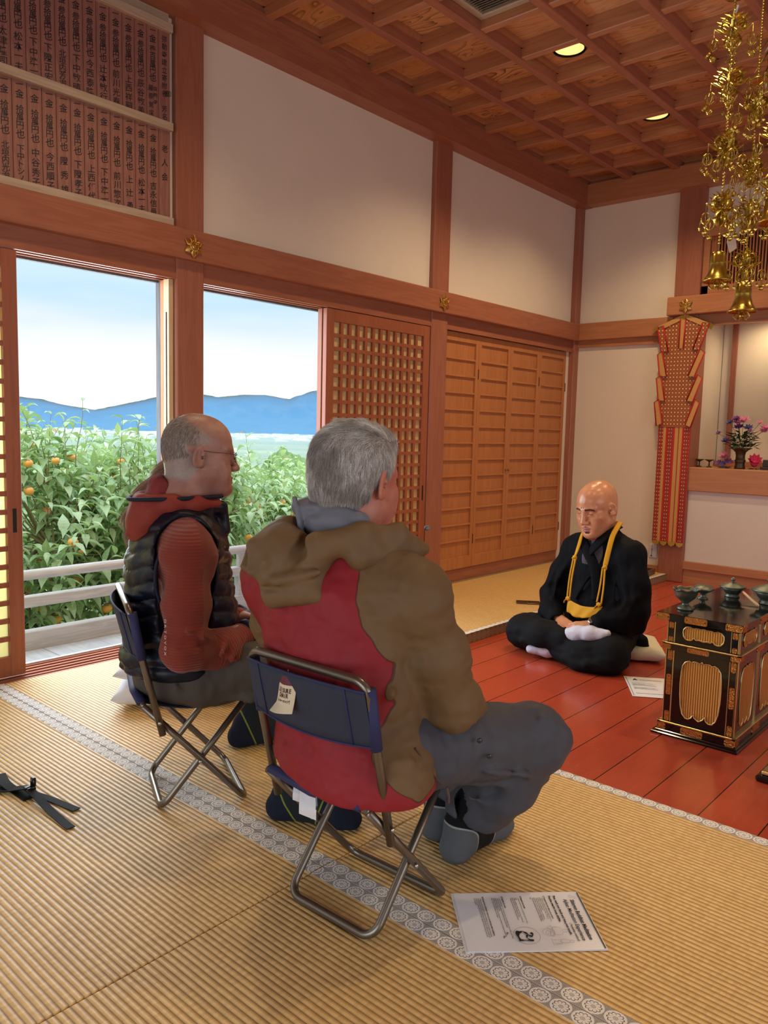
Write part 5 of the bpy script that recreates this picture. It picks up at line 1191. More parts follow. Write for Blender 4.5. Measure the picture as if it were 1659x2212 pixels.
petalring(k, (0,0,.078), (-.2,-.5,1), .004, 8, .042, .018, .8); petalring(k, (0,0,.08), (-.2,-.5,1), .002, 6, .030, .014, 1.4, .4); k.build('blossom', M_pink, t)
k = MB(); petalring(k, (.035,-.01,.045), (.3,-.5,.8), .004, 8, .036, .013, .5); petalring(k, (-.04,-.01,.035), (-.3,-.6,.7), .004, 8, .030, .012, .5); k.build('blossom', M_purp, t); k = MB(); petalring(k, (.0,-.025,.03), (.0,-.9,.4), .003, 7, .024, .010, .5); k.build('blossom', M_blue, t)
k = MB(); petalring(k, (0,0,.006), (0,0,1), .008, 12, .060, .016, .12); MB_ = k.build('leaves', M_fol, t)
t = thing('lotus_ornament', 'deep pink artificial lotus blossom lying right of the bronze vase', 'flower', (-1.862, 6.33, ZS)); k = MB(); petalring(k, (0,0,.055), (.3,-.7,.5), .004, 9, .050, .022, .9); petalring(k, (0,0,.055), (.3,-.7,.5), .002, 7, .038, .018, 1.5, .4); k.sphere((0,0,.045), .028, 12, 8); k.build('blossom', M_rose, t); k = MB(); petalring(k, (0,0,.004), (0,0,1), .01, 8, .045, .014, .1); k.build('leaves', M_fol, t)
# dark carved stand and openwork disc
M_ebony = plain('ebony_carving', lin(40,26,22), .4, 0, 60, .3, .3, .001)
t = thing('openwork_disc', 'dark openwork carved disc on a stand at the right edge of the alcove', 'ornament', (-1.56, 6.46, ZS)); k = MB(); n = 48; cz = .42; RX, RZ = .235, .255
for r0, r1 in ((.93, 1.0), (.70, .735), (.40, .44)):
    k.rings([[((rr*RX)*math.cos(2*PI*j/n), yy, cz+rr*RZ*math.sin(2*PI*j/n)) for j in range(n)] for rr, yy in ((r0,-.008),(r1,-.008),(r1,.008),(r0,.008),(r0,-.008))], True, False)
k.build('rim', M_ebony, t, smooth=False); k = MB(); R_ = random.Random(5)
for ring, cnt, r_ in ((.83, 26, .030), (.57, 20, .032), (.24, 9, .03)):
    for i in range(cnt):
        a = 2*PI*i/cnt; c = Vector((ring*RX*math.cos(a), 0, cz+ring*RZ*math.sin(a))); pts = [c+Vector((r_*(.25+.75*q)*math.cos(a+PI+q*5.2), 0, r_*(.25+.75*q)*math.sin(a+PI+q*5.2))) for q in [w/8 for w in range(9)]]
        k.tube(pts, .0048, 6); d = Vector((math.cos(a), 0, math.sin(a))); k.tube([c-d*r_*.95, c+d*r_*.95], .004, 5); s = Vector((-math.sin(a), 0, math.cos(a))); k.tube([c-s*r_*.9+d*.008, c+s*r_*.9], .0035, 5)
k.build('openwork', M_ebony, t); k = MB().lathe([(.001,0),(.07,0),(.07,.014),(.05,.022),(.022,.05),(.020,.12),(.034,.150),(.02,.175),(.001,.18)], n=24); k.build('stand', M_ebony, t, smooth=True)
t = thing('carved_stand', 'dark stepped stand with a small white patterned jar at the right edge of the shelf', 'stand', (-1.745, 6.36, ZS))
k = MB(); k.box((-.07,-.05,0),(.10,.05,.022),.003); k.box((-.055,-.04,.022),(.0,.04,.075),.003); k.box((-.02,-.035,.075),(.10,.035,.105),.003); k.box((.03,-.03,.105),(.1,.03,.15),.003); k.build('stand_body', M_ebony, t)
MB().lathe([(.001,.022),(.018,.022),(.03,.04),(.028,.062),(.012,.072),(.012,.078),(.001,.078)], c=(.045,-.012,0), n=20).build('jar', plain('white_jar', lin(200,190,170), .3), t, smooth=True)

# ------------------------------------------------------------------ hanging gilt ornaments
def scroll(k, P, r0=.0034, fl=.55): k.tube(catmull(P, 4), [r0*(.55+.45*math.sin(PI*min(1,(i+1)/(len(P)*4-2)))) for i in range(len(P)*4-3)], 6, flat=fl)
def fitting_level(parent, z, s, seed, pend=True):
    R_ = random.Random(seed); f = bpy.data.objects.new('openwork_fitting', None); C.objects.link(f); f.parent = parent; f.location = (0, 0, z); f.rotation_euler = (0, 0, R_.uniform(0, 1.2)); k = MB()
    for q in range(4):
        a = q*PI/2; c, sn = math.cos(a), math.sin(a); V = lambda r, z_, o_=0: (r*s*c-o_*s*sn, r*s*sn+o_*s*c, z_*s)
        scroll(k, [V(.002,.0), V(.022,.004), V(.034,-.012), V(.030,-.030), V(.016,-.036), V(.006,-.030)], .0060*s)
        scroll(k, [V(.010,-.036), V(.030,-.038), V(.050,-.026), V(.056,-.020)], .0052*s)
        scroll(k, [V(.004,-.038), V(.018,-.052), V(.024,-.068), V(.014,-.084), V(.003,-.088)], .0058*s)
        for (r, z_) in ((.014,.012),(.026,.004),(.036,-.008),(.020,-.006),(.034,-.030),(.012,-.052),(.022,-.014),(.010,-.016),(.018,-.062),(.030,-.020)):
            d = Vector(V(r, z_)); e = Vector(V(.017, .009)); w = Vector(V(0, -.005, .0045))
            k.add([tuple(d-e*.6-w), tuple(d+e*.9), tuple(d-e*.6+w), tuple(d+Vector((0,0,.004*s)))], [(0,1,3),(1,2,3),(2,0,3),(0,2,1)])
        k.add([V(.0,.014,-.001), V(.0,.014,.001), V(.006,-.088,.001), V(.006,-.088,-.001), V(.010,-.03,.0)], [(0,1,4),(1,2,4),(2,3,4),(3,0,4)])
    k.tube([(0,0,.018*s),(0,0,-.094*s)], .0028*s, 8); k.sphere((0,0,-.06*s), .007*s, 10, 6)
    fr = k.build('filigree', M_gold2, f)
    if pend:
        for q in range(4):
            a = q*PI/2; c, sn = math.cos(a)*.056*s, math.sin(a)*.056*s; k = MB(); z0 = -.022*s; n_ = 7
            for i in range(n_): k.sphere((c, sn, z0-.0035*s*i-.002), .0012*s, 6, 4)
            zc = z0-.046*s
            for w in range(3):
                b = w*PI/3+q; cb, sb = math.cos(b)*.015*s, math.sin(b)*.015*s
                k.tube([(c+cb*math.cos(t_), sn+sb*math.cos(t_), zc+.018*s*math.sin(t_)) for t_ in [2*PI*v_/10 for v_ in range(10)]], .0013*s, 5, closed=True)
                k.tube([(c+cb, sn+sb, zc-.002), (c+cb*1.25, sn+sb*1.25, zc-.016*s), (c+cb*1.25, sn+sb*1.25, zc-.027*s)], .0009*s, 4)
                k.add([(c+cb*1.25, sn+sb*1.25, zc-.024*s), (c+cb*1.25+.006*s, sn+sb*1.25, zc-.031*s), (c+cb*1.25, sn+sb*1.25, zc-.038*s), (c+cb*1.25-.006*s, sn+sb*1.25, zc-.031*s), (c+cb*1.25, sn+sb*1.25+.0014, zc-.031*s), (c+cb*1.25, sn+sb*1.25-.0014, zc-.031*s)], [(0,1,4),(1,2,4),(2,3,4),(3,0,4),(1,0,5),(2,1,5),(3,2,5),(0,3,5)])
            k.tube([(c, sn, zc-.018*s), (c, sn, zc-.036*s)], .001*s, 4); k.sphere((c, sn, zc-.044*s), .0092*s, 12, 8); k.lathe([(.0094*s, -.0012*s), (.0101*s, 0), (.0094*s, .0012*s)], c=(c, sn, zc-.044*s), n=14)
            k.build('bell_pendant', M_gold2, f, smooth=False)
    return f
def beads(k, z1, z0, r):
    n = max(1, int((z1-z0)/(r*2.15)))
    for i in range(n): k.sphere((0, 0, z1-(i+.5)*(z1-z0)/n), r, 8, 6, (1, 1, .9))
def yoraku(loc, zs, label, zbell, ztop, zcap, s=1., seed=1):
    t = thing('hanging_ornament', label, 'hanging ornament', loc, 0, 'gilt strands hanging above the altar table'); k = MB()
    k.tube([(0,0,zbell+.07-loc[2]), (0,0,ztop-loc[2])], .0012, 5); marks = [zcap]+list(zs)
    for a, b in zip(marks, marks[1:]+[zbell+.095]): beads(k, a-(.105*s if a != zcap else .01)-loc[2], b+.02-loc[2], .0044)
    beads(k, ztop-loc[2], zcap+.012-loc[2], .0040); k.build('bead_chain', M_gold2, t)
    if zcap: MB().lathe([(.002,.014),(.012,.012),(.030,.002),(.034,-.002),(.032,-.004),(.020,.001),(.002,.004)], c=(0,0,zcap-loc[2]), n=28).build('canopy_disc', M_gold2, t, smooth=True)
    for i, z in enumerate(zs): fitting_level(t, z-loc[2], s, seed+i)
    b = MB().lathe([(.001,.094),(.016,.093),(.022,.088),(.0235,.080),(.0245,.078),(.0240,.060),(.0248,.058),(.0245,.055),(.026,.040),(.031,.022),(.040,.008),(.046,.002),(.0455,-.001),(.038,.006),(.026,.020),(.001,.03)], c=(0,0,zbell-loc[2]), n=36).build('bell', M_gold2, t, smooth=True)
    k = MB()
    for q in range(8):
        a = q*PI/4; P = lambda r, z_: (r*math.cos(a), r*math.sin(a), zbell-loc[2]+z_); k.tube([P(.004,.010), P(.018,.0), P(.026,-.014), P(.016,-.024), P(.006,-.018)], .0018, 5)
    k.sphere((0,0,zbell-loc[2]-.012), .008, 10, 6); k.build('clapper', M_gold2, b)
    return t
PY = 2.5/1701.235
yoraku((-.935, 2.655, 2.9), [2.385, 2.225, 2.030, 1.845], 'left gilt strand with four openwork tiers and a large bell', 1.585, 3.18, 2.455, 1.0, 3)
yoraku((-.862, 2.690, 2.9), [2.145, 1.955, 1.820, 1.665], 'right gilt strand with four openwork tiers and a lower hanging bell', 1.487, 3.18, 2.195, .92, 9)
yoraku((-.775, 2.640, 2.9), [2.20, 2.03, 1.88], 'gilt strand cut by the right edge of the picture', 1.74, 3.18, 2.29, .95, 17)
# carved canopy corner with gilt feathers and pale claws
t = thing('carved_canopy', 'dark and gilt carved dragon canopy cut by the upper right edge', 'carving', (-.80, 2.76, 2.30))
k = MB(); R_ = random.Random(8)
for i in range(26):
    a = .9+R_.uniform(-.35,.35); o = Vector((R_.uniform(-.05,.09), R_.uniform(-.02,.05), R_.uniform(-.12,.14))); d = Vector((-.6, 0, -.7+R_.uniform(-.3,.3))).normalized(); L_ = R_.uniform(.05,.10); k.tube([o, o+d*L_*.5+Vector((0,0,.008)), o+d*L_], [.005,.0045,.0008], 6, flat=.5)
k.build('gilt_feathers', M_gold2, t); k = MB()
k.box((.02,-.03,-.16), (.30,.05,.24), .02); k.sphere((.03,0,-.02), .09, 16, 10, (1,.5,1.2)); k.build('dark_body', M_ebony, t, angle=50)
k = MB()
for (x, z, dx_, dz) in ((-.065,-.075,-.010,-.03),(-.050,-.085,-.004,-.032),(-.015,-.055,-.006,-.03),(-.155,.165,-.012,-.03),(-.02,-.11,-.03,-.02),(-.045,.025,-.02,-.03)): k.tube([(x,-.02,z),(x+dx_*.4,-.02,z+dz*.6),(x+dx_,-.02,z+dz)], [.006,.004,.0005], 6, flat=.6)
k.build('claws', plain('pale_claw', lin(196,190,196), .5), t); k = MB(); k.tube([(.06,0,.20),(.06,0,.88)], .006, 6); k.build('hanging_rod', M_gold, t)
# pale carved tongue of flame fixed to the transom
t = thing('cloud_carving', 'pale grey flame shaped carving on the beam behind the hanging ornaments', 'carving', (-2.06, YB-.035, 2.62)); k = MB()
pl = [(-.02,-.18),(-.045,-.10),(-.04,-.03),(-.01,.015),(-.015,.06),(.015,.04),(.03,.075),(.08,.10),(.14,.115),(.22,.095),(.15,.075),(.10,.055),(.05,.0),(.04,-.06),(.02,-.09),(.03,-.15)]
k.prism(pl, (0,0,0), (1,0,0), (0,0,1), (0,-.012,0)); k.build('flame', plain('pale_grey_paint', lin(186,176,176), .6), t)
# ------------------------------------------------------------------ implicit surface sculpting
def axis_pts(lo, hi, fine, hf, hc):
    """grid coordinates, spacing hf inside the fine intervals and hc elsewhere"""
    out = [lo]
    while out[-1] < hi:
        x = out[-1]; f = any(a-hc <= x <= b for a, b in fine); nx = x+(hf if f else hc)
        out.append(nx)
    return np.array(out, np.float32)
def vnoise(X, Y, Z, s, seed=0):
    rs = np.random.RandomState(seed); L = rs.rand(32, 32, 32).astype(np.float32)
    X, Y, Z = X/s+100, Y/s+100, Z/s+100; xi, yi, zi = np.floor(X).astype(np.int32), np.floor(Y).astype(np.int32), np.floor(Z).astype(np.int32)
    fx, fy, fz = X-xi, Y-yi, Z-zi; fx = fx*fx*(3-2*fx); fy = fy*fy*(3-2*fy); fz = fz*fz*(3-2*fz)
    g_ = lambda a, b, c: L[(xi+a) & 31, (yi+b) & 31, (zi+c) & 31]
    x00 = g_(0,0,0)*(1-fx)+g_(1,0,0)*fx; x10 = g_(0,1,0)*(1-fx)+g_(1,1,0)*fx; x01 = g_(0,0,1)*(1-fx)+g_(1,0,1)*fx; x11 = g_(0,1,1)*(1-fx)+g_(1,1,1)*fx
    return ((x00*(1-fy)+x10*fy)*(1-fz)+(x01*(1-fy)+x11*fy)*fz)*2-1
class Field:
    def __init__(s, xs, ys, zs):
        s.ax = (xs, ys, zs); s.d = np.full((len(xs), len(ys), len(zs)), .25, np.float32)
    @classmethod
    def uni(cls, lo, hi, h): return cls(*[np.arange(a, b+h, h, dtype=np.float32) for a, b in zip(lo, hi)])
    def sub(s, lo, hi):
        sl = []
        for a, l, h in zip(s.ax, lo, hi):
            i0 = max(0, int(np.searchsorted(a, l))-1); i1 = min(len(a), int(np.searchsorted(a, h))+1)
            if i1 <= i0: return None
            sl.append(slice(i0, i1))
        X = s.ax[0][sl[0]][:, None, None]; Y = s.ax[1][sl[1]][None, :, None]; Z = s.ax[2][sl[2]][None, None, :]
        return tuple(sl), X, Y, Z
    def comb(s, sl, q, k, op):
        a = s.d[sl]
        if op == 'add': h = np.maximum(k-np.abs(a-q), 0)/max(k, 1e-6); s.d[sl] = np.minimum(a, q)-h*h*k*.25
        elif op == 'cut': h = np.maximum(k-np.abs(a+q), 0)/max(k, 1e-6); s.d[sl] = np.maximum(a, -q)+h*h*k*.25
        elif op == 'int': h = np.maximum(k-np.abs(a-q), 0)/max(k, 1e-6); s.d[sl] = np.maximum(a, q)+h*h*k*.25
        return s
    def cone(s, a, b, ra, rb, k=.02, op='add', fl=None):
        """tapered capsule a->b; fl = (axis, factor) squashes its section along axis"""
        a = np.array(a, np.float32); b = np.array(b, np.float32); m = max(ra, rb)*(1.0 if fl is None else max(1, 1/1))+k+.02
        r_ = s.sub(np.minimum(a, b)-m, np.maximum(a, b)+m)
        if r_ is None: return s
        sl, X, Y, Z = r_; ab = b-a; L2 = float(ab @ ab)+1e-9
        t = np.clip(((X-a[0])*ab[0]+(Y-a[1])*ab[1]+(Z-a[2])*ab[2])/L2, 0, 1)
        dx, dy, dz = X-a[0]-t*ab[0], Y-a[1]-t*ab[1], Z-a[2]-t*ab[2]
        if fl is not None:
            n = np.array(fl[0], np.float32); n /= np.linalg.norm(n); f = fl[1]; pj_ = dx*n[0]+dy*n[1]+dz*n[2]; e = (1/f-1)*pj_
            dx, dy, dz = dx+e*n[0], dy+e*n[1], dz+e*n[2]
        r = ra+(rb-ra)*t; return s.comb(sl, np.sqrt(dx*dx+dy*dy+dz*dz)-r, k, op)
    def chain(s, pts, rs, k=.02, op='add', fl=None):
        for i in range(len(pts)-1): s.cone(pts[i], pts[i+1], rs[i], rs[i+1], k, op, fl)
        return s
    def ell(s, c, r, k=.02, op='add', R=None):
        c = np.array(c, np.float32); m = max(r)+k+.02; q = s.sub(c-m, c+m)
        if q is None: return s
        sl, X, Y, Z = q; x, y, z = X-c[0], Y-c[1], Z-c[2]
        if R is not None:
            x, y, z = (R[0][0]*x+R[1][0]*y+R[2][0]*z, R[0][1]*x+R[1][1]*y+R[2][1]*z, R[0][2]*x+R[1][2]*y+R[2][2]*z)
        k0 = np.sqrt((x/r[0])**2+(y/r[1])**2+(z/r[2])**2); k1 = np.sqrt((x/r[0]**2)**2+(y/r[1]**2)**2+(z/r[2]**2)**2)+1e-6
        return s.comb(sl, k0*(k0-1)/k1, k, op)
    def plane(s, p, n, k=.003, op='int', lo=None, hi=None):
        """keep the side the normal points away from"""
        n = np.array(n, np.float32); n /= np.linalg.norm(n); q = s.sub(lo or [a[0]-1 for a in s.ax], hi or [a[-1]+1 for a in s.ax]); sl, X, Y, Z = q
        return s.comb(sl, (X-p[0])*n[0]+(Y-p[1])*n[1]+(Z-p[2])*n[2]+0*s.d[sl], k, op)
    def bump(s, fn, lo=None, hi=None, band=.04):
        q = s.sub(lo or [a[0]-1 for a in s.ax], hi or [a[-1]+1 for a in s.ax]); sl, X, Y, Z = q; d = s.d[sl]; m = np.abs(d) < band
        ii = np.nonzero(m); x, y, z = s.ax[0][sl[0]][ii[0]], s.ax[1][sl[1]][ii[1]], s.ax[2][sl[2]][ii[2]]; d[m] += fn(x, y, z).astype(np.float32); return s
    def noise(s, amp, scale, seed=0, lo=None, hi=None, st=(1,1,1)):
        return s.bump(lambda x, y, z: amp*vnoise(x*st[0], y*st[1], z*st[2], scale, seed), lo, hi)
    def shell(s, other, t): s.d = np.maximum(other.d, -(other.d+t)); return s
    def mesh(s):
        d = s.d; ins = d < 0; n = d.shape; c = ins[:-1,:-1,:-1].astype(np.int8)
        cnt = np.zeros((n[0]-1, n[1]-1, n[2]-1), np.int8)
        for i in (0,1):
            for j in (0,1):
                for k in (0,1): cnt += ins[i:n[0]-1+i, j:n[1]-1+j, k:n[2]-1+k]
        act = (cnt > 0) & (cnt < 8); I, J, K = np.nonzero(act); m = len(I)
        acc = np.zeros((m, 3), np.float64); w = np.zeros(m)
        xs, ys, zs = s.ax; cor = [(i,j,k) for i in (0,1) for j in (0,1) for k in (0,1)]
        val = {q: d[I+q[0], J+q[1], K+q[2]] for q in cor}
        for a in cor:
            for ax in range(3):
                if a[ax]: continue
                b = list(a); b[ax] = 1; b = tuple(b); va, vb = val[a], val[b]; mk = (va < 0) != (vb < 0); t = np.where(mk, va/(va-vb+1e-12*(va == vb)), 0)
                P = [xs[I+a[0]], ys[J+a[1]], zs[K+a[2]]]; Q = [xs[I+b[0]], ys[J+b[1]], zs[K+b[2]]]
                for q in range(3): acc[:, q] += np.where(mk, P[q]+(Q[q]-P[q])*t, 0)
                w += mk
        V = acc/w[:, None]; vid = np.full(act.shape, -1, np.int32); vid[I, J, K] = np.arange(m); F_ = []
        for ax in range(3):
            a = ins; sl0 = [slice(None)]*3; sl1 = [slice(None)]*3; sl0[ax] = slice(0, -1); sl1[ax] = slice(1, None)
            A, B_ = ins[tuple(sl0)], ins[tuple(sl1)]; e = A != B_; o1, o2 = [q for q in range(3) if q != ax]
            idx = np.nonzero(e); ok = (idx[o1] > 0) & (idx[o2] > 0) & (idx[o1] < n[o1]-1) & (idx[o2] < n[o2]-1); idx = [q[ok] for q in idx]; flip = A[tuple(idx)]
            def g_(da, db):
                q = [x.copy() for x in idx]; q[o1] -= da; q[o2] -= db; return vid[q[0], q[1], q[2]]
            quad = np.stack([g_(1,1), g_(0,1), g_(0,0), g_(1,0)], 1)
            if ax == 1: flip = ~flip
            quad[~flip] = quad[~flip][:, ::-1]; F_.append(quad)
        F_ = np.concatenate(F_); F_ = F_[(F_ >= 0).all(1)]
        return V, F_
def sdf_obj(name, fl, m, parent=None, smooth=1, attrs=None, mats=None, keep=None):
    V, F_ = fl.mesh()
    if keep is not None:                 # drop tiny stray islands: keep the largest pieces
        par = np.arange(len(V))
        for _ in range(60):
            mn_ = par[F_].min(1); old = par.copy()
            for c in range(4): np.minimum.at(par, F_[:, c], mn_)
            par = par[par]
            if (old == par).all(): break
        lab, inv, cnt = np.unique(par, return_inverse=True, return_counts=True); big = cnt >= keep; okv = big[inv]; ren = np.cumsum(okv)-1
        F_ = F_[okv[F_[:, 0]]]; F_ = ren[F_]; V = V[okv]
    for _ in range(smooth):
        acc = np.zeros_like(V); w = np.zeros(len(V))
        for a, b in ((0,1),(1,2),(2,3),(3,0)):
            np.add.at(acc, F_[:, a], V[F_[:, b]]); np.add.at(acc, F_[:, b], V[F_[:, a]]); np.add.at(w, F_[:, a], 1); np.add.at(w, F_[:, b], 1)
        V = V*.5+.5*acc/np.maximum(w, 1)[:, None]
    me = bpy.data.meshes.new(name); me.vertices.add(len(V)); me.vertices.foreach_set('co', V.astype(np.float32).ravel())
    me.loops.add(len(F_)*4); me.loops.foreach_set('vertex_index', F_.astype(np.int32).ravel()); me.polygons.add(len(F_))
    me.polygons.foreach_set('loop_start', np.arange(0, len(F_)*4, 4, dtype=np.int32)); me.polygons.foreach_set('loop_total', np.full(len(F_), 4, np.int32)) if False else None
    me.update(calc_edges=True); me.validate()
    for q in (mats or [m]): me.materials.append(q)
    if attrs:
        co = np.empty(len(me.vertices)*3, np.float32); me.vertices.foreach_get('co', co); co = co.reshape(-1, 3)
        for nm, fn in attrs.items(): at = me.attributes.new(nm, 'FLOAT', 'POINT'); at.data.foreach_set('value', np.ascontiguousarray(fn(co[:, 0], co[:, 1], co[:, 2]), dtype=np.float32))
    me.polygons.foreach_set('use_smooth', [True]*len(me.polygons)); return link(name, me, parent)
def rotm(yaw=0, pitch=0, roll=0):
    """local (x right, y forward, z up): pitch>0 nods forward/down, yaw>0 turns left, roll>0 tilts to the right"""
    return np.array((Matrix.Rotation(yaw, 3, 'Z') @ Matrix.Rotation(-pitch, 3, 'X') @ Matrix.Rotation(roll, 3, 'Y')))
class Head:
    def __init__(s, c, R, sc=1.): s.c, s.R, s.sc = np.array(c, float), R, sc
    def p(s, x, y, z): return tuple(s.c + s.R @ (np.array((x, y, z))*s.sc))
    def inv(s, X, Y, Z):
        x, y, z = X-s.c[0], Y-s.c[1], Z-s.c[2]; R = s.R
        return ((R[0][0]*x+R[1][0]*y+R[2][0]*z)/s.sc, (R[0][1]*x+R[1][1]*y+R[2][1]*z)/s.sc, (R[0][2]*x+R[1][2]*y+R[2][2]*z)/s.sc)
    def carve(s, f, ears=True, mouth=.0015, jaw=1., nose=1., full=1.):
        e = lambda c, r, k=.012, op='add', R2=None: f.ell(s.p(*c), tuple(q*s.sc for q in r), k*s.sc, op, s.R if R2 is None else s.R @ R2)
        n = lambda a, b, ra, rb, k=.012, op='add': f.cone(s.p(*a), s.p(*b), ra*s.sc, rb*s.sc, k*s.sc, op)
        e((0,-.016,.036),(.076,.099,.086),.02); e((0,.022,.030),(.066,.068,.072),.03)
        e((0,.030,-.035),(.056*full,.058,.080),.03); e((0,-.045,-.010),(.062,.062,.07),.03)
        for q in (-1,1):
            n((q*.052*jaw,.0,-.062),(q*.018,.072,-.100),.020,.017,.03); e((q*.043*full,.058,-.026),(.024,.022,.024),.022)
            e((q*.035,.072,-.058),(.022,.018,.026),.025); e((q*.05,.018,-.05),(.016,.03,.03),.02)
        e((0,.078,-.104),(.021,.017,.017),.018); e((0,.055,-.100),(.035,.035,.022),.03)
        for q in (-1,1): n((q*.012,.086,.018),(q*.044,.072,.020),.0085,.008,.016)
        for q in (-1,1): e((q*.031,.094,.002),(.017,.0105,.0115),.012,'cut')
        for q in (-1,1):
            e((q*.031,.0735,.001),(.0150,.0135,.0125),.004); n((q*.019,.0855,-.0035),(q*.043,.0795,-.002),.0013,.0011,.002,'cut')
            n((q*.020,.0850,-.0105),(q*.042,.0775,-.0085),.0035,.003,.008)
        n((0,.089,.012),(0,.108*1,-.034),.0075,.0100*nose,.012); e((0,.1085,-.039),(.0115*nose,.0115,.0095),.008)
        for q in (-1,1): e((q*.0130*nose,.0985,-.0415),(.0078,.0105,.0078),.007); e((q*.0065,.1035,-.0485),(.0030,.0045,.0030),.003,'cut')
        for q in (-1,1): n((q*.021,.090,-.040),(q*.032,.078,-.066),.0012,.0012,.007,'cut')
        e((0,.0905,-.0680),(.0235,.0110,.0062),.006); e((0,.0885,-.0805),(.0205,.0110,.0075),.006); e((0,.0935,-.0585),(.0035,.004,.008),.006,'cut')
        n((-.022,.094,-.0738),(.022,.094,-.0738),mouth,mouth,.003,'cut')
        if mouth > .002: n((-.012,.100,-.0745),(.012,.100,-.0745),mouth*1.4,mouth*1.4,.002,'cut')
        e((0,.088,-.091),(.018,.008,.004),.010,'cut')
        if ears:
            for q in (-1,1):
                Rz = np.array(Matrix.Rotation(q*.42, 3, 'Z') @ Matrix.Rotation(-.16, 3, 'X'))
                e((q*.083,-.009,-.006),(.0075,.0200,.0345),.005,R2=Rz); e((q*.0885,-.005,-.002),(.0066,.0135,.0240),.004,'cut',Rz)
                e((q*.0810,.004,-.002),(.0042,.0035,.0075),.003,R2=Rz); e((q*.0822,-.006,.009),(.0035,.0030,.0150),.003,R2=Rz); e((q*.0785,.001,-.029),(.0055,.0080,.0085),.005,R2=Rz)
                e((q*.079,.003,-.0085),(.0070,.0042,.0060),.003,'cut',Rz)
        return s
def hand(f, wrist, d, up, side, L=.185, curl=.5, spread=.10, thumb=(.5,.3), s_=1., curls=None):
    """wrist point, d = direction of the metacarpals, up = back-of-hand normal, side = +1 thumb on the +(d x up) side"""
    W = Vector(wrist); d = Vector(d).normalized(); up = Vector(up); up = (up-d*up.dot(d)).normalized(); sd = d.cross(up)*side; s = L/.185*s_
    P = lambda a, b, c: W+d*a*s+sd*b*s+up*c*s
    t = lambda v: tuple(v)
    for b, r0, r1 in ((.026,.0125,.0110),(.009,.0125,.0105),(-.008,.0120,.0100),(-.023,.0110,.0090)):
        f.cone(t(P(.004,b*.62,0)), t(P(.082,b,.0)), r0*s, r1*s, .012*s)
    f.cone(t(P(.0,.0,0)), t(P(.03,0,0)), .021*s, .020*s, .02*s, 'add', (tuple(up), .72))
    for i, (b, L_, r) in enumerate(((.026,.078,.0088),(.009,.086,.0090),(-.008,.080,.0085),(-.023,.064,.0076))):
        cq = (curls[i] if curls else curl*(1+.12*i)); p = P(.082, b, .001); q = d.copy()+sd*spread*(1.5-i)*.5; q.normalize(); ax = q.cross(up).normalized()
        seg = (.46, .30, .24); rr = [r, r*.93, r*.86, r*.74]
        for j in range(3):
            q = Matrix.Rotation(-cq*(.75 if j == 0 else 1.0), 3, ax) @ q; e = p+q*L_*seg[j]*s
            f.cone(t(p), t(e), rr[j]*s, rr[j+1]*s, .0035*s); p = e
    p0 = P(.018,.022,-.004); q1 = P(.045,.022+.026*thumb[0]+.008,-.012-.016*thumb[1]); q2 = P(.074,.026+.034*thumb[0],-.016-.026*thumb[1]); q3 = P(.098,.024+.032*thumb[0],-.018-.030*thumb[1])
    f.cone(t(p0), t(q1), .0150*s, .0125*s, .012*s); f.cone(t(q1), t(q2), .0115*s, .0100*s, .004*s); f.cone(t(q2), t(q3), .0100*s, .0082*s, .004*s)
    return P
def skin(name, c1, c2, lip, rough=.45, hair=None, hairc=None, spots=0., extra=None, sub=.05):
    g = G(name); f = g.noise(g.co(), 16, 4, .6); ff = g.noise(g.co(), 260, 3, .6)
    c = g.mix(g.ramp(f, [(.3, 0), (.7, 1)]), c1, c2); c = g.mix(g.M('MINIMUM', g.M('MAXIMUM', g.attr('lip'), 0), 1), c, lip)
    if spots: sp = g.n('TexVoronoi', Vector=g.co(), Scale=62).outputs['Distance']; c = g.mix(g.M('MULTIPLY', g.M('LESS_THAN', sp, .13), g.M('MULTIPLY', g.M('GREATER_THAN', f, .5), spots)), c, lin(120,66,50))
    if hair:
        hn = g.noise(g.map((1,1,.35)), 420, 3, .7); hm = g.M('MINIMUM', g.M('MAXIMUM', g.attr('stubble'), 0), 1); hm = g.M('MULTIPLY', hm, g.M('MULTIPLY_ADD', hn, .8, .45)); hm = g.M('MINIMUM', hm, .92)
        c = g.mix(hm, c, g.mix(hn, *hairc))
    if extra: c = extra(g, c)
    return g.done(c, rough, 0, g.bump(ff, .12, .0006), Subsurface_Weight=sub, Subsurface_Radius=(.01,.004,.002), Subsurface_Scale=1.)
sst = lambda x, a, b: (lambda t: t*t*(3-2*t))(np.clip((x-a)/(b-a), 0, 1))
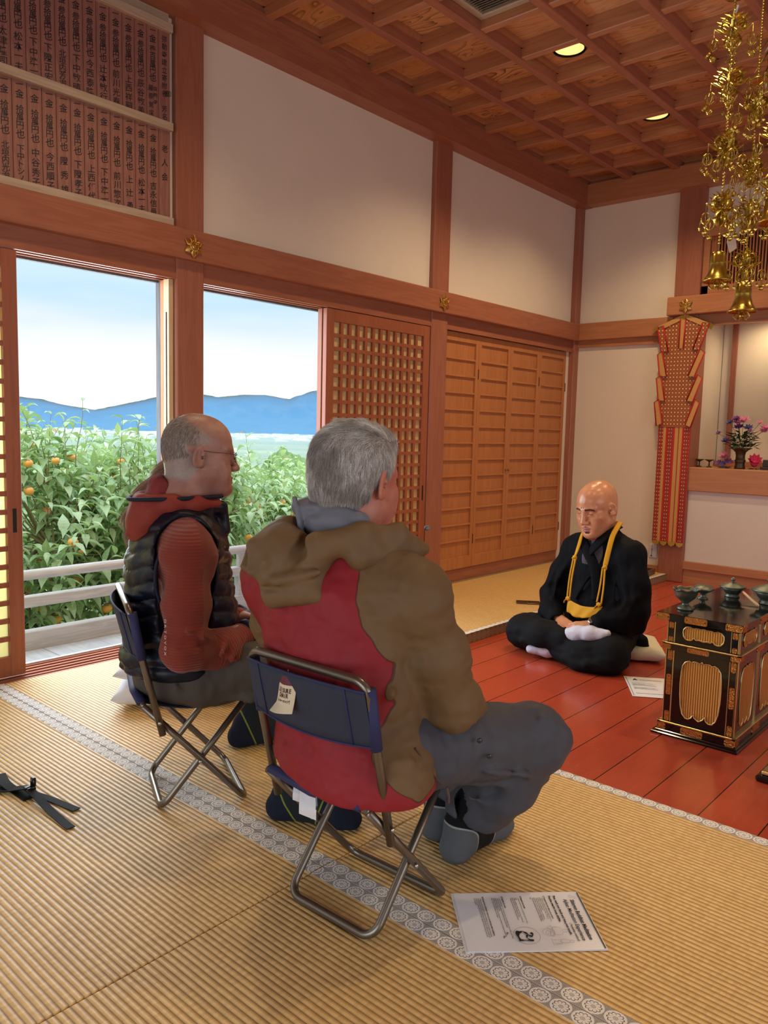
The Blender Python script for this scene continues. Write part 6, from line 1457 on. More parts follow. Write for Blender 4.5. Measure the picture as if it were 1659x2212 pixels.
def strands(name, fl, m, parent, roots_fn, n, length, dirfn, seed=1, r=.00035, seg=4, lift=.3, region=None, clump=.0):
    """thin tapered hair prisms growing from the surface of the field"""
    V, F_ = fl.mesh(); rs = np.random.RandomState(seed); A, B_, D_ = V[F_[:, 0]], V[F_[:, 1]], V[F_[:, 3]]; c = V[F_].mean(1)
    nr = np.cross(B_-A, V[F_[:, 2]]-A); ar = np.linalg.norm(nr, axis=1)+1e-12; nr /= ar[:, None]
    w = ar*roots_fn(c[:, 0], c[:, 1], c[:, 2]); w /= w.sum(); pick = rs.choice(len(F_), n, p=w); u, v = rs.rand(n, 1), rs.rand(n, 1)
    P = A[pick]+u*(B_[pick]-A[pick])+v*(D_[pick]-A[pick]); N_ = nr[pick]
    L = length*(.65+.6*rs.rand(n)); VV, FF, AT = [], [], []; rv = rs.rand(n)
    T = dirfn(P, N_, rs); T -= N_*(T*N_).sum(1)[:, None]; T /= np.linalg.norm(T, axis=1)[:, None]+1e-9
    rings = []; p = P+N_*.0002; d = T+N_*lift*(.5+rs.rand(n, 1)); d /= np.linalg.norm(d, axis=1)[:, None]
    S = np.cross(N_, T)
    for j in range(seg+1):
        rad = r*(1-.75*j/seg); rings.append(np.stack([p+S*rad, p-S*rad, p+N_*rad*1.2], 1)); nd = d+T*.35-N_*lift*.5; d = nd/np.linalg.norm(nd, axis=1)[:, None]; p = p+d*(L/seg)[:, None]
    R_ = np.stack(rings, 1); R_ = R_.reshape(n, -1, 3); nv = R_.shape[1]; V2 = R_.reshape(-1, 3); base = (np.arange(n)*nv)[:, None, None]
    loc_ = []
    for j in range(seg):
        for q in range(3): loc_.append([j*3+q, j*3+(q+1) % 3, (j+1)*3+(q+1) % 3, (j+1)*3+q])
    F2 = (base+np.array(loc_)[None]).reshape(-1, 4)
    me = bpy.data.meshes.new(name); me.vertices.add(len(V2)); me.vertices.foreach_set('co', V2.astype(np.float32).ravel()); me.loops.add(len(F2)*4); me.loops.foreach_set('vertex_index', F2.astype(np.int32).ravel()); me.polygons.add(len(F2)); me.polygons.foreach_set('loop_start', np.arange(0, len(F2)*4, 4, dtype=np.int32)); me.update(calc_edges=True)
    at = me.attributes.new('shade', 'FLOAT', 'POINT'); at.data.foreach_set('value', np.repeat(rv, nv).astype(np.float32)); me.materials.append(m); me.polygons.foreach_set('use_smooth', [True]*len(me.polygons))
    o = link(name, me, parent); o['kind'] = 'stuff'; return o
# ------------------------------------------------------------------ cloth materials
def cloth(name, c1, c2, rough=.8, weave=1400, fold=None, attrmix=None, sheen=0., bumpd=.0006, big=.25, spec=.3):
    g = G(name); f = g.noise(g.co(), 7, 4, .6); c = g.mix(f, c1, c2); wv = g.noise(g.co(), weave, 2, .6)
    nb = g.bump(wv, .25, bumpd); nb = g.bump(g.noise(g.co(), 26, 3, .55), big, .004, nb)
    if attrmix: c, nb = attrmix(g, c, nb)
    return g.done(c, rough, 0, nb, Sheen_Weight=sheen, Specular_IOR_Level=spec)
def gt0(g, a): return g.M('GREATER_THAN', g.attr(a), 0)
def line0(g, a, w): return g.M('LESS_THAN', g.M('ABSOLUTE', g.attr(a)), w)
def jack(g, c, nb):
    red = g.mix(g.noise(g.co(), 5, 3), lin(150,38,46), lin(128,30,38)); c2 = g.mix(gt0(g, 'red'), c, red)
    return g.mix(g.M('MULTIPLY', line0(g, 'red', .0012), .6), c2, lin(40,20,18)), nb
M_jacket = cloth('red_olive_softshell', lin(116,92,62), lin(100,78,52), .62, 2200, attrmix=jack)
M_olive = cloth('olive_softshell', lin(118,94,64), lin(100,78,52), .58, 2200)
M_liner = cloth('grey_lining', lin(122,124,134), lin(94,98,108), .5, 1800)
M_trg = cloth('slate_trousers', lin(78,80,88), lin(60,62,72), .62, 2000)
def sockm(g, c, nb):
    c = g.mix(gt0(g, 'grey'), c, lin(86,90,96)); return g.mix(line0(g, 'grey', .0016), c, lin(150,150,150)), nb
M_sockR = cloth('black_grey_sock', lin(14,14,18), lin(20,20,24), .95, 1200, attrmix=sockm, bumpd=.001)
M_skinR = skin('ruddy_skin', lin(190,124,102), lin(168,98,80), lin(160,84,78), .5, spots=.6)
M_btn = plain('dark_snap', lin(60,66,64), .3, .6)
M_zip = plain('brown_zip', lin(84,62,56), .6)
g = G('silver_hair'); sh_ = g.attr('shade'); dk = g.noise(g.co(), 12, 3, .6)
c = g.ramp(sh_, [(0, lin(140,134,128)), (.45, lin(204,200,196)), (1, lin(250,250,248))]); c = g.mix(g.ramp(dk, [(.38, 0), (.56, 1)]), g.mix(.55, c, lin(96,84,74)), c); M_hairR = g.done(c, .42, 0, Specular_IOR_Level=.6)
M_hairRb = plain('silver_hair_under', lin(120,114,108), .7, 0, 300, .3, .6, .002)

# ================================================================== man in the red and olive jacket
RL = (-1.165, 1.27, 0)
hdR = Head((-.052, .014, .968), rotm(0.04, .10, 0.0), 1.0)
neckR = (-.048, -.020, .850)
def arms(f, e, sh, el, wr, k=.03, rs=(.050,.043,.036,.027)):
    f.chain([sh, el], [rs[0]+e, rs[1]+e], k); f.chain([el, wr], [rs[1]+e-.002, rs[3]+e], k)
def torso(f, e, pel, bel, che, shL, shR, neck, hr=(.165,.125,.10), br=(.155,.125,.13), cr_=(.165,.115,.16), k=.06, R=None):
    f.ell(pel, tuple(q+e for q in hr), k, R=R); f.ell(bel, tuple(q+e for q in br), k, R=R); f.ell(che, tuple(q+e for q in cr_), k, R=R)
    f.cone(shL, shR, .060+e, .060+e, .05)
    for s_ in (shL, shR): f.cone(neck, s_, .050+e, .050+e, .05)
def leg(f, e, hip, kn, an, r=(.083,.060,.048,.036), k=.03):
    f.cone(hip, kn, r[0]+e, r[1]+e, k); mid = tuple(np.array(kn)*.65+np.array(an)*.35+np.array((0,-.012,0))); f.chain([kn, mid, an], [r[1]+e, r[2]+e, r[3]+e], k)
def foot(f, e, an, toe, s=1., k=.02):
    an, toe = np.array(an, float), np.array(toe, float); d = toe-an; d[2] = 0; d /= np.linalg.norm(d); heel = an-d*.030*s; heel[2] = .034
    ball = toe-d*.055*s; ball[2] = .028; tp = toe-d*.018*s; tp[2] = .020; sd = np.array((d[1], -d[0], 0))
    f.cone(an, heel, .036*s+e, .031*s+e, k); f.cone(heel, ball, .030*s+e, .027*s+e, .03); f.cone(an, ball, .034*s+e, .024*s+e, .03)
    f.cone(ball-sd*.016*s, tp-sd*.010*s, .024*s+e, .017*s+e, .02); f.cone(ball+sd*.018*s, tp+sd*.014*s, .022*s+e, .016*s+e, .02)
    return heel, ball
def base_body(f, J, e=0.):
    torso(f, e, J['pel'], J['bel'], J['che'], J['shL'], J['shR'], J['neck'])
    for s_ in 'LR':
        arms(f, e, J['sh'+s_], J['el'+s_], J['wr'+s_]); leg(f, e, J['hip'+s_], J['kn'+s_], J['an'+s_]); foot(f, e, J['an'+s_], J['toe'+s_])
JR = dict(pel=(0,-.02,.405), bel=(-.03,-.03,.52), che=(-.055,-.045,.66), shL=(-.235,-.06,.730), shR=(.125,.0,.735), neck=(-.05,-.03,.815),
    elR=(.170,.098,.478), wrR=(.085,.265,.452), elL=(-.30,.065,.480), wrL=(-.12,.25,.452), hipR=(.095,.03,.385), hipL=(-.10,.03,.385),
    knR=(.215,.400,.338), knL=(-.22,.39,.345), anR=(.060,.318,.085), anL=(-.045,.372,.085), toeR=(.062,.520,.03), toeL=(-.045,.57,.03))
def grid_for(c, rh, extra, lo, hi, hc=.009, hf=.0034):
    fx = [(c[0]-rh, c[0]+rh)]+[(e[0]-e[3], e[0]+e[3]) for e in extra]; fy = [(c[1]-rh, c[1]+rh+.02)]+[(e[1]-e[3], e[1]+e[3]) for e in extra]; fz = [(c[2]-.16, c[2]+.15)]+[(e[2]-e[3], e[2]+e[3]) for e in extra]
    return Field(axis_pts(lo[0], hi[0], fx, hf, hc), axis_pts(lo[1], hi[1], fy, hf, hc), axis_pts(lo[2], hi[2], fz, hf, hc))
f = grid_for(hdR.c, .13, [], (-.46,-.26,-.01), (.40,.62,1.13), hf=.0029); base_body(f, JR); hdR.carve(f, full=1.06)
f.chain([hdR.p(0,-.030,-.045), neckR, JR['neck']], [.062,.064,.066], .03); f.cone(hdR.p(0,.01,-.07), neckR, .05, .055, .03)
hand(f, JR['wrR'], (-.7,.6,-.1), (0,.1,1), 1, curl=.5); hand(f, JR['wrL'], (.7,.6,-.1), (0,.1,1), -1, curl=.5)
f.plane((0,0,.004), (0,0,-1))
def headattrs(h, brow=None, stub=None):
    def lip(X, Y, Z): x, y, z = h.inv(X, Y, Z); return (1-sst(np.sqrt((x/.024)**2+((z+.0745)/.0125)**2), .8, 1.1))*(y > .078)
    return dict(lip=lip, stubble=(lambda X, Y, Z: stub(*h.inv(X, Y, Z))) if stub else (lambda X, Y, Z: X*0))
manR = sdf_obj('person', f, M_skinR, attrs=headattrs(hdR)); manR.location = RL
tag(manR, 'grey haired man from behind in a red and olive hooded jacket on the near chair', 'person', 'people seated in the hall')
# jacket
ZB = [(.25,.26),(.345,.215),(.41,.150),(.46,.135),(.52,.148),(.606,.142),(.683,.105),(.745,.080),(.82,.055),(.9,.05)]
def redf(x, y, z):
    xr = np.interp(z, [a for a, b in ZB], [b for a, b in ZB]); xl = np.interp(z, [.3,.45,.58,.70,.80], [-.20,-.225,-.262,-.30,-.26]); return np.minimum(np.minimum(xr-x, x-xl), .05-y)
f = Field.uni((-.44,-.27,.20), (.33,.33,.89), .0046)
torso(f, .016, (0,-.025,.395), (-.03,-.035,.52), (-.055,-.045,.66), JR['shL'], JR['shR'], (-.05,-.03,.815), hr=(.172,.138,.10), br=(.165,.138,.14), cr_=(.178,.122,.16))
f.chain([(.128,.000,.730),(.160,.055,.60),(.172,.095,.480)], [.062,.061,.054], .035); f.chain([(.172,.098,.478),(.14,.18,.455),(.085,.255,.450)], [.057,.053,.044], .03)
f.chain([(-.240,-.06,.725),(-.285,-.01,.60),(-.30,.065,.49)], [.062,.060,.054], .035); f.chain([(-.30,.065,.485),(-.12,.25,.450)], [.058,.044], .03)
f.ell((.02,-.055,.345), (.200,.140,.105), .05)
for P_, r_, k_ in (([(.215,.13,.50),(.16,.09,.43),(.13,.05,.41)], .006, .018), ([(.215,.11,.455),(.19,.18,.49)], .006, .015), ([(.19,-.07,.41),(.13,-.13,.42),(.03,-.175,.435)], .005, .02), ([(.17,-.10,.365),(.05,-.17,.385),(-.06,-.18,.40)], .005, .02), ([(.15,-.085,.55),(.04,-.165,.585)], .004, .02), ([(-.2,-.10,.60),(-.1,-.165,.57),(.02,-.17,.56)], .004, .02)):
    f.chain(P_, [r_]*len(P_), k_)
f.chain([(.112,-.060,.66),(.108,-.045,.58),(.116,-.02,.50)], [.008,.010,.010], .03, 'cut')
f.noise(.006, .085, 3, st=(1,1,1.6)); f.noise(.0028, .035, 5, st=(1,1,2.2)); f.noise(.0016, .018, 8, st=(1.5,1,1))
f.plane((0,-.14,.336), (-.13,.10,-1), .008, lo=(-.5,-.3,.15), hi=(.4,.35,.45))
f.cone((-.05,-.03,.80), (-.05,-.02,.95), .062, .075, .01, 'cut')
jk = sdf_obj('jacket', f, M_jacket, manR, attrs=dict(red=redf), keep=800)
# hood: heavy crescent round the neck, folded down on the back
f = Field.uni((-.28,-.28,.66), (.16,.14,.95), .0042)
f.cone((.088,.04,.82), (.060,-.09,.815), .022, .026, .03); f.chain([(.085,.085,.822),(.084,.000,.862),(.052,-.080,.862),(-.02,-.145,.828)], [.014,.018,.022,.036], .03)
f.chain([(-.150,.06,.815),(-.163,-.03,.850),(-.150,-.105,.838),(-.100,-.155,.810)], [.020,.026,.038,.050], .03)
f.ell((-.095,-.150,.790), (.102,.060,.070), .035, R=rotm(.25,0,.30)); f.ell((-.060,-.168,.755), (.085,.036,.034), .03, R=rotm(.1,0,.28)); f.cone((-.175,-.10,.755), (-.10,-.185,.735), .026, .024, .03)
f.cone((-.02,-.185,.735), (-.09,-.19,.725), .014, .022, .02)
f.ell((-.052,-.030,.915), (.102,.092,.110), .012, 'cut'); f.cone((-.05,-.03,.78), (-.05,-.03,.90), .075, .080, .012, 'cut')
f.chain([(-.045,-.120,.875),(-.030,-.180,.825),(-.045,-.205,.790)], [.016,.013,.006], .014, 'cut')
for P_, r_ in (([(-.225,-.09,.80),(-.165,-.20,.775),(-.06,-.215,.765),(.02,-.17,.79)], .0055), ([(-.215,-.05,.845),(-.185,-.16,.83),(-.175,-.21,.78)], .006), ([(-.14,-.13,.87),(-.155,-.20,.83),(-.14,-.22,.775)], .006), ([(-.075,-.16,.855),(-.09,-.22,.80),(-.10,-.215,.755)], .005)):
    f.chain(P_, [r_]*len(P_), .016)
for P_ in ([(-.215,-.10,.768),(-.13,-.215,.742),(-.03,-.21,.752)], [(-.19,-.13,.85),(-.17,-.21,.80)]): f.chain(P_, [.004]*len(P_), .012, 'cut')
f.noise(.004, .05, 11, st=(1,1,1.5)); f.noise(.0015, .02, 12)
sdf_obj('hood', f, M_olive, manR, keep=500)
# grey lining standing inside the hood
f = Field.uni((-.19,-.17,.80), (.09,.10,.95), .0036); f2 = Field.uni((-.19,-.17,.80), (.09,.10,.95), .0036)
f.ell((-.056,-.028,.880), (.098,.088,.062), .01); f.ell((-.10,-.075,.905), (.052,.045,.028), .02); f2.cone((-.052,-.022,.76), (-.052,-.018,.99), .070, .082, .01); f.d = np.maximum(f.d, -f2.d)
f.noise(.004, .03, 21, st=(1,1,1.8)); f.chain([(-.10,-.13,.93),(-.085,-.12,.85)], [.006,.006], .01)
f.plane((-.05,.045,.90), (.1,1,.25), .01); f.plane((.030,-.03,.9), (1,.35,.2), .01); f.plane((-.05,-.05,.928), (.25,.15,1), .008); sdf_obj('hood_lining', f, M_liner, manR, keep=300)
for (x, y, z) in ((.094,.088,.868),): MB().sphere((x,y,z), .0065, 12, 8).build('cord_toggle', plain('grey_toggle', lin(110,108,104), .35), manR, smooth=True)
k = MB(); k.lathe([(.0001,.003),(.005,.003),(.0062,.001),(.0062,0),(.0001,0)], c=(.243,.145,.372), axis=(.8,-.5,0), n=14); k.build('snap_button', M_btn, manR, smooth=True)
k = MB(); k.lathe([(.0001,.003),(.005,.003),(.0062,.001),(.0062,0),(.0001,0)], c=(.232,.120,.412), axis=(.8,-.5,0), n=14); k.build('snap_button', M_btn, manR, smooth=True)
k = MB(); k.tube([(.185,-.045,.43),(.205,-.015,.375),(.218,.015,.335)], .0032, 6, flat=.5); k.tube([(.222,.02,.335),(.226,.022,.318),(.224,.026,.300)], .0035, 6, flat=.5); k.build('zip', M_zip, manR)
MB().tube([(.03,-.175,.318),(.035,-.178,.300),(.034,-.178,.292)], .0028, 6).build('hem_cord', M_btn, manR)
# trousers
f = Field.uni((-.34,-.19,.03), (.34,.52,.50), .0055)
f.ell((0,-.02,.390), (.185,.140,.095), .04)
for s_, q in (('R', 1), ('L', -1)):
    h_, kn, an = JR['hip'+s_], JR['kn'+s_], JR['an'+s_]; kn2 = (kn[0], kn[1]-.02, kn[2]+.002)
    f.cone(h_, kn2, .098, .080, .04); mid = tuple(np.array(kn)*.55+np.array(an)*.45+np.array((q*.012,-.012,-.012))); f.chain([kn2, mid, (an[0]+q*.005, an[1]+.018, an[2]+.022)], [.080,.074,.068], .03)
f.ell((.04,.06,.345), (.16,.12,.055), .05)
for P_, r_, k_ in (([(.26,.33,.415),(.29,.40,.37),(.27,.44,.30)], .006, .018), ([(.20,.30,.425),(.245,.35,.42),(.28,.38,.385)], .006, .016), ([(.14,.18,.27),(.22,.32,.245),(.24,.40,.24)], .008, .02), ([(.12,.25,.20),(.19,.33,.165),(.20,.40,.165)], .008, .02), ([(.235,.15,.33),(.265,.26,.30),(.25,.33,.27)], .005, .018), ([(.10,.28,.13),(.15,.36,.12),(.14,.42,.14)], .007, .018), ([(.15,.12,.30),(.24,.22,.355)], .005, .016)):
    f.chain(P_, [r_]*len(P_), k_)
f.chain([(.10,.19,.235),(.17,.27,.225)], [.016,.016], .03, 'cut')
f.noise(.0055, .07, 31, st=(1,1,1.4)); f.noise(.003, .028, 33, st=(1,1.6,1)); f.noise(.0012, .014, 35)
f.plane((.06,.33,.098), (-.22,-.30,-1), .006, lo=(-.35,-.2,0), hi=(.35,.55,.30))
f.cone((.062,.335,.03), (.085,.325,.14), .046, .050, .01, 'cut'); f.cone((-.045,.39,.03), (-.07,.38,.14), .046, .050, .01, 'cut')
sdf_obj('trousers', f, M_trg, manR, keep=800)
def sock(name, an, toe, kn, m, parent, attr, h=.0042, top=.22, s=1.03):
    an_, toe_ = np.array(an), np.array(toe); lo = np.minimum(an_, toe_)-.09; hi = np.maximum(an_, toe_)+.09; lo[2] = -.002; hi[2] = top+.05
    up = an_+(np.array(kn)-an_)*(top-an_[2])/max(.05, kn[2]-an_[2]); lo = np.minimum(lo, up-.07); hi = np.maximum(hi, up+.07); hi[2] = top+.02
    f = Field.uni(tuple(lo), tuple(hi), h); f.cone(an, tuple(up), .042, .054, .02); foot(f, .0035, an, toe, s); f.noise(.0012, .02, 41); f.plane((0,0,.003), (0,0,-1), .003); f.plane((0,0,top), (0,0,1), .003)
    return sdf_obj(name, f, m, parent, attrs=attr)
def greyR(an, toe):
    an, toe = np.array(an), np.array(toe); d = toe-an; d[2] = 0; d /= np.linalg.norm(d)
    def fn(x, y, z):
        s_ = (x-an[0])*d[0]+(y-an[1])*d[1]; heel = .055-np.sqrt((s_+.045)**2*1.0+(z-.022)**2*.55); toe_ = s_-.085-.25*(z-.02); return np.maximum(heel, toe_)
    return dict(grey=fn)
sock('sock', JR['anR'], JR['toeR'], JR['knR'], M_sockR, manR, greyR(JR['anR'], JR['toeR']), top=.26)
sock('sock', JR['anL'], JR['toeL'], JR['knL'], M_sockR, manR, greyR(JR['anL'], JR['toeL']), top=.26)
# hair
def hair_region(h):
    def fn(X, Y, Z):
        x, y, z = h.inv(X, Y, Z); return ((z > -.085) | (y < -.03)) & ((y < .062+.0*z) | (z > .062)) & ~((np.abs(x) > .05) & (z < .022-.9*(y+.02)) & (y > -.032)) & ~((np.abs(x) > .045) & (y > .052)) & ~((z < -.10))
    return fn
f = Field.uni(tuple(hdR.c-.155), tuple(hdR.c+np.array((.155,.155,.165))), .0036)
H = hdR; e = lambda c, r, k=.015, op='add': f.ell(H.p(*c), tuple(q*H.sc for q in r), k, op, H.R)
e((0,-.020,.042),(.0860,.1085,.0910)); e((0,-.050,-.015),(.075,.074,.080),.03); e((-.005,.030,.085),(.058,.058,.034),.03); e((.020,.045,.088),(.030,.030,.018),.02)
e((0,.090,-.02),(.095,.062,.078),.012,'cut')
for q in (-1,1): e((q*.085,.004,-.040),(.034,.034,.050),.008,'cut'); e((q*.088,.062,-.02),(.03,.04,.085),.01,'cut')
f.plane(H.p(0,-.06,-.088), (0,.25,-1), .01); f.noise(.0022, .022, 51, st=(1.5,1.5,.6))
hb_ = sdf_obj('hair', f, M_hairRb, manR, keep=400)
def dirR(P, N_, rs):
    x, y, z = H.inv(P[:, 0], P[:, 1], P[:, 2]); top = sst(z, .060, .105); l = np.stack([-.9*top-.05*x/.08, -.35*top+.28*(1-top)*(y > -.02), -1.0*(1-top)-.1], 1)
    l[:, 1] -= .55*top*(y < 0); l[:, 0] += .5*top*np.sign(x-.02)*(y < -.03); l += rs.normal(0, .10, l.shape)
    cl = np.stack([vnoise(P[:, 0], P[:, 1], P[:, 2], .014, s) for s in (1,2,3)], 1); l += cl*.42; return l @ H.R.T
strands('hair_strands', f, M_hairR, hb_, lambda x, y, z: np.ones_like(x), 30000, .026, dirR, 5, r=.00030, seg=4, lift=.22)
# ================================================================== man in the padded vest, with glasses
LL, RZL = (-1.925, 1.345, 0), -.443
hdL = Head((-.003, .018, .999), rotm(-.12, .04, 0.0), .95)
JL = dict(pel=(0,-.04,.405), bel=(0,-.035,.53), che=(0,-.045,.66), shL=(-.17,-.055,.735), shR=(.17,-.045,.735), neck=(0,-.045,.83),
    elR=(.205,-.070,.478), wrR=(.105,.140,.488), elL=(-.215,-.055,.478), wrL=(-.070,.150,.490), hipR=(.095,.02,.385), hipL=(-.095,.02,.385),
    knR=(.235,.405,.410), knL=(-.205,.350,.440), anR=(.300,.215,.085), anL=(-.248,.225,.085), toeR=(.415,.375,.03), toeL=(-.240,.435,.03))
f = grid_for(hdL.c, .125, [(.03,.17,.49,.10)], (-.36,-.26,-.01), (.48,.54,1.14), hf=.0029); base_body(f, JL); hdL.carve(f)
f.chain([hdL.p(0,-.032,-.045), (0,-.040,.862), JL['neck']], [.058,.062,.064], .03); f.cone(hdL.p(0,.012,-.07), (0,-.02,.86), .045, .052, .03); f.cone(hdL.p(0,.05,-.095), (0,.005,.855), .022, .03, .03)
hand(f, JL['wrR'], (-.72,.66,.02), (.35,.35,.86), 1, curl=.42, L=.175, thumb=(.3,.3)); hand(f, JL['wrL'], (.62,.72,.0), (-.3,.35,.88), -1, curl=.42, L=.175, thumb=(.3,.3))
f.plane((0,0,.004), (0,0,-1))
def stubL(x, y, z):
    ear = 1-(np.abs(x) > .0735)*(z < .03); side = ear*sst(z, -.075, -.045)*(1-sst(y-.25*(z-.03), .005, .045))*(1-.75*sst(z-.2*np.maximum(-y-.03, 0), .075, .100)*(y > -.07)); back = ear*(y < -.03)*sst(z, -.090, -.065); return np.maximum(side, back)*(1-sst(z-.6*(-y-.05), .088, .112)*.85)
def lscalp(g, c): return c
M_skinL = skin('tanned_skin', lin(172,130,116), lin(148,102,90), lin(140,86,80), .46, spots=.4, hair=True, hairc=(lin(106,92,82), lin(176,166,158)))
manL = sdf_obj('person', f, M_skinL, attrs=headattrs(hdL, stub=stubL)); manL.location = LL; manL.rotation_euler = (0,0,RZL)
tag(manL, 'balding man with wire glasses in a navy padded vest over a rust hoodie', 'person', 'people seated in the hall')
def rust(g, c, nb):
    x, y, z = g.xyz(); rib = g.M('SINE', g.M('MULTIPLY', g.attr('ribs'), 6.2832/.0085)); return g.mix(g.M('MULTIPLY_ADD', rib, .05, .05), c, lin(78,22,18)), g.bump(rib, .5, .0014, nb)
M_rust = cloth('rust_fleece', lin(136,58,44), lin(114,44,34), .9, 1500, attrmix=rust, sheen=.2)
M_rusth = cloth('rust_hood_cloth', lin(146,60,48), lin(124,48,40), .72, 1800)
M_rusti = cloth('maroon_hood_inner', lin(134,56,58), lin(112,44,48), .9, 1500)
M_navyb = cloth('navy_binding', lin(22,30,52), lin(16,22,40), .7, 1800)
def quilt(g, c, nb): return g.mix(g.M('MULTIPLY', g.M('LESS_THAN', g.M('ABSOLUTE', g.attr('seam')), .0012), .8), c, lin(6,8,14)), nb
M_vest = cloth('navy_ripstop', lin(18,24,42), lin(12,17,32), .36, 2200, attrmix=quilt, big=.6)
M_trl = cloth('taupe_trousers', lin(84,78,72), lin(68,62,58), .75, 2000)
# fleece: sleeves and a little torso
f = Field.uni((-.33,-.24,.36), (.31,.24,.90), .0046)
torso(f, .006, JL['pel'], JL['bel'], JL['che'], JL['shL'], JL['shR'], JL['neck'], hr=(.14,.11,.08), br=(.14,.115,.12), cr_=(.155,.112,.15))
f.chain([(.166,-.040,.725),(.196,-.052,.60),(.206,-.060,.485)], [.060,.058,.055], .035); f.chain([(.206,-.066,.478),(.165,.04,.462),(.108,.128,.483)], [.056,.050,.038], .03)
f.chain([(-.168,-.055,.725),(-.205,-.062,.60),(-.215,-.055,.485)], [.064,.062,.055], .035); f.chain([(-.215,-.055,.478),(-.165,.05,.462),(-.075,.140,.485)], [.055,.050,.038], .03)
for P_, r_, k_ in (([(.26,-.02,.53),(.22,.01,.505),(.18,.01,.50)], .007, .016), ([(.265,-.06,.545),(.235,.0,.535)], .005, .014), ([(.25,.03,.47),(.21,.05,.50)], .006, .014), ([(.235,.06,.45),(.19,.085,.49)], .006, .014), ([(.21,.08,.44),(.165,.11,.485)], .005, .014), ([(.26,-.09,.50),(.265,-.03,.49)], .004, .014)):
    f.chain(P_, [r_]*len(P_), k_)
f.noise(.004, .06, 61, st=(1,1,1.4)); f.noise(.002, .025, 62); f.cone((0,-.045,.80), (0,-.04,.95), .062, .075, .01, 'cut'); f.plane((0,0,.40), (0,0,-1), .01)
def ribsL(x, y, z):
    t = sst(y, -.02, .03); return z*(1-t)+t*(-.72*y+.55*x)
fl_ = sdf_obj('fleece_hoodie', f, M_rust, manL, attrs=dict(ribs=ribsL), keep=600)
for w_, e_ in ((JL['wrR'], (.165,.04,.462)), (JL['wrL'], (-.165,.05,.462))):
    d_ = (Vector(w_)-Vector(e_)).normalized(); k = MB(); rg = []
    ux = d_.cross(Vector((0,0,1))).normalized(); uy = ux.cross(d_)
    for s_, r_ in ((-.014,.034),(-.012,.041),(.004,.041),(.006,.036),(.004,.030)): rg.append([Vector(w_)+d_*(s_-.004)+(ux*math.cos(2*PI*q/24)+uy*math.sin(2*PI*q/24))*r_ for q in range(24)])
    k.rings(rg, True, False); k.build('cuff', M_navyb, fl_, smooth=True)
# lettering running down the back of the sleeve
k = MB(); word = 'ORTOVOX'
for i, ch in enumerate(word):
    vs, fs = glyph(ch, .006); zc = .572-.0145*i; th = math.radians(-52)
    nx, ny = math.cos(th), math.sin(th); tx_, ty_ = -ny, nx; cx0, cy0 = .203+.0655*nx, -.064+.0655*ny
    k.add([(cx0+tx_*(y_*.010)+nx*.0012, cy0+ty_*(y_*.010)+ny*.0012, zc-x*.014) for x, y_, _ in vs], fs)
k.build('sleeve_lettering', plain('pale_print', lin(206,196,190), .6), fl_)
# vest
f = Field.uni((-.24,-.27,.34), (.24,.22,.90), .0044)
torso(f, .026, (0,-.045,.42), JL['bel'], (0,-.045,.665), (-.125,-.05,.735), (.125,-.045,.735), (0,-.045,.815), hr=(.150,.130,.09), br=(.148,.132,.13), cr_=(.150,.125,.155), k=.05)
f.ell((0,-.045,.405), (.178,.160,.060), .04)
def qz(x, y, z): a = np.arctan2(x, y+.045); return z + .012*np.cos(a*2) + .10*np.maximum(0, z-.70)*np.cos(a)*.5 + .006*np.sin(a*5)
f.bump(lambda x, y, z: (.0085*(1-np.abs(np.sin(np.pi*qz(x, y, z)/.046))**.55) - .002)*(1-sst(z, .79, .82)))
f.noise(.0035, .035, 71, st=(1,1,.7)); f.noise(.0022, .016, 73, st=(.6,.6,1.6))
f.chain([(.0,-.10,.83),(.055,-.06,.845),(.062,.0,.845),(.035,.06,.850)], [.018,.018,.017,.014], .02); f.chain([(.0,-.10,.83),(-.055,-.06,.845),(-.062,.0,.845),(-.030,.065,.850)], [.018,.018,.017,.014], .02); f.cone((.022,.078,.848), (.015,.085,.78), .014, .018, .03)
f.cone((0,-.035,.78), (0,-.02,.95), .055, .068, .008, 'cut')
for q in (-1, 1): f.cone((q*.150,-.050,.600), (q*.155,-.050,.745), .072, .080, .012, 'cut'); f.cone((q*.20,-.055,.55), (q*.20,-.05,.80), .085, .085, .012, 'cut')
f.plane((0,-.2,.378), (0,-.05,-1), .012)
ve = sdf_obj('padded_vest', f, M_vest, manL, attrs=dict(seam=lambda x, y, z: (np.mod(qz(x, y, z)+.023, .046)-.023)*.5), keep=600)
# armhole binding
fv = f
for q in (-1, 1):
    k = MB(); pts = []
    for a in range(36):
        t_ = 2*PI*a/36; pts.append((q*(.142+.020*abs(math.cos(t_))+.006), -.050+.082*math.cos(t_), .672+.122*math.sin(t_)))
    k.tube(pts, .0050, 8, closed=True); k.build('armhole_binding', M_navyb, ve, smooth=True)
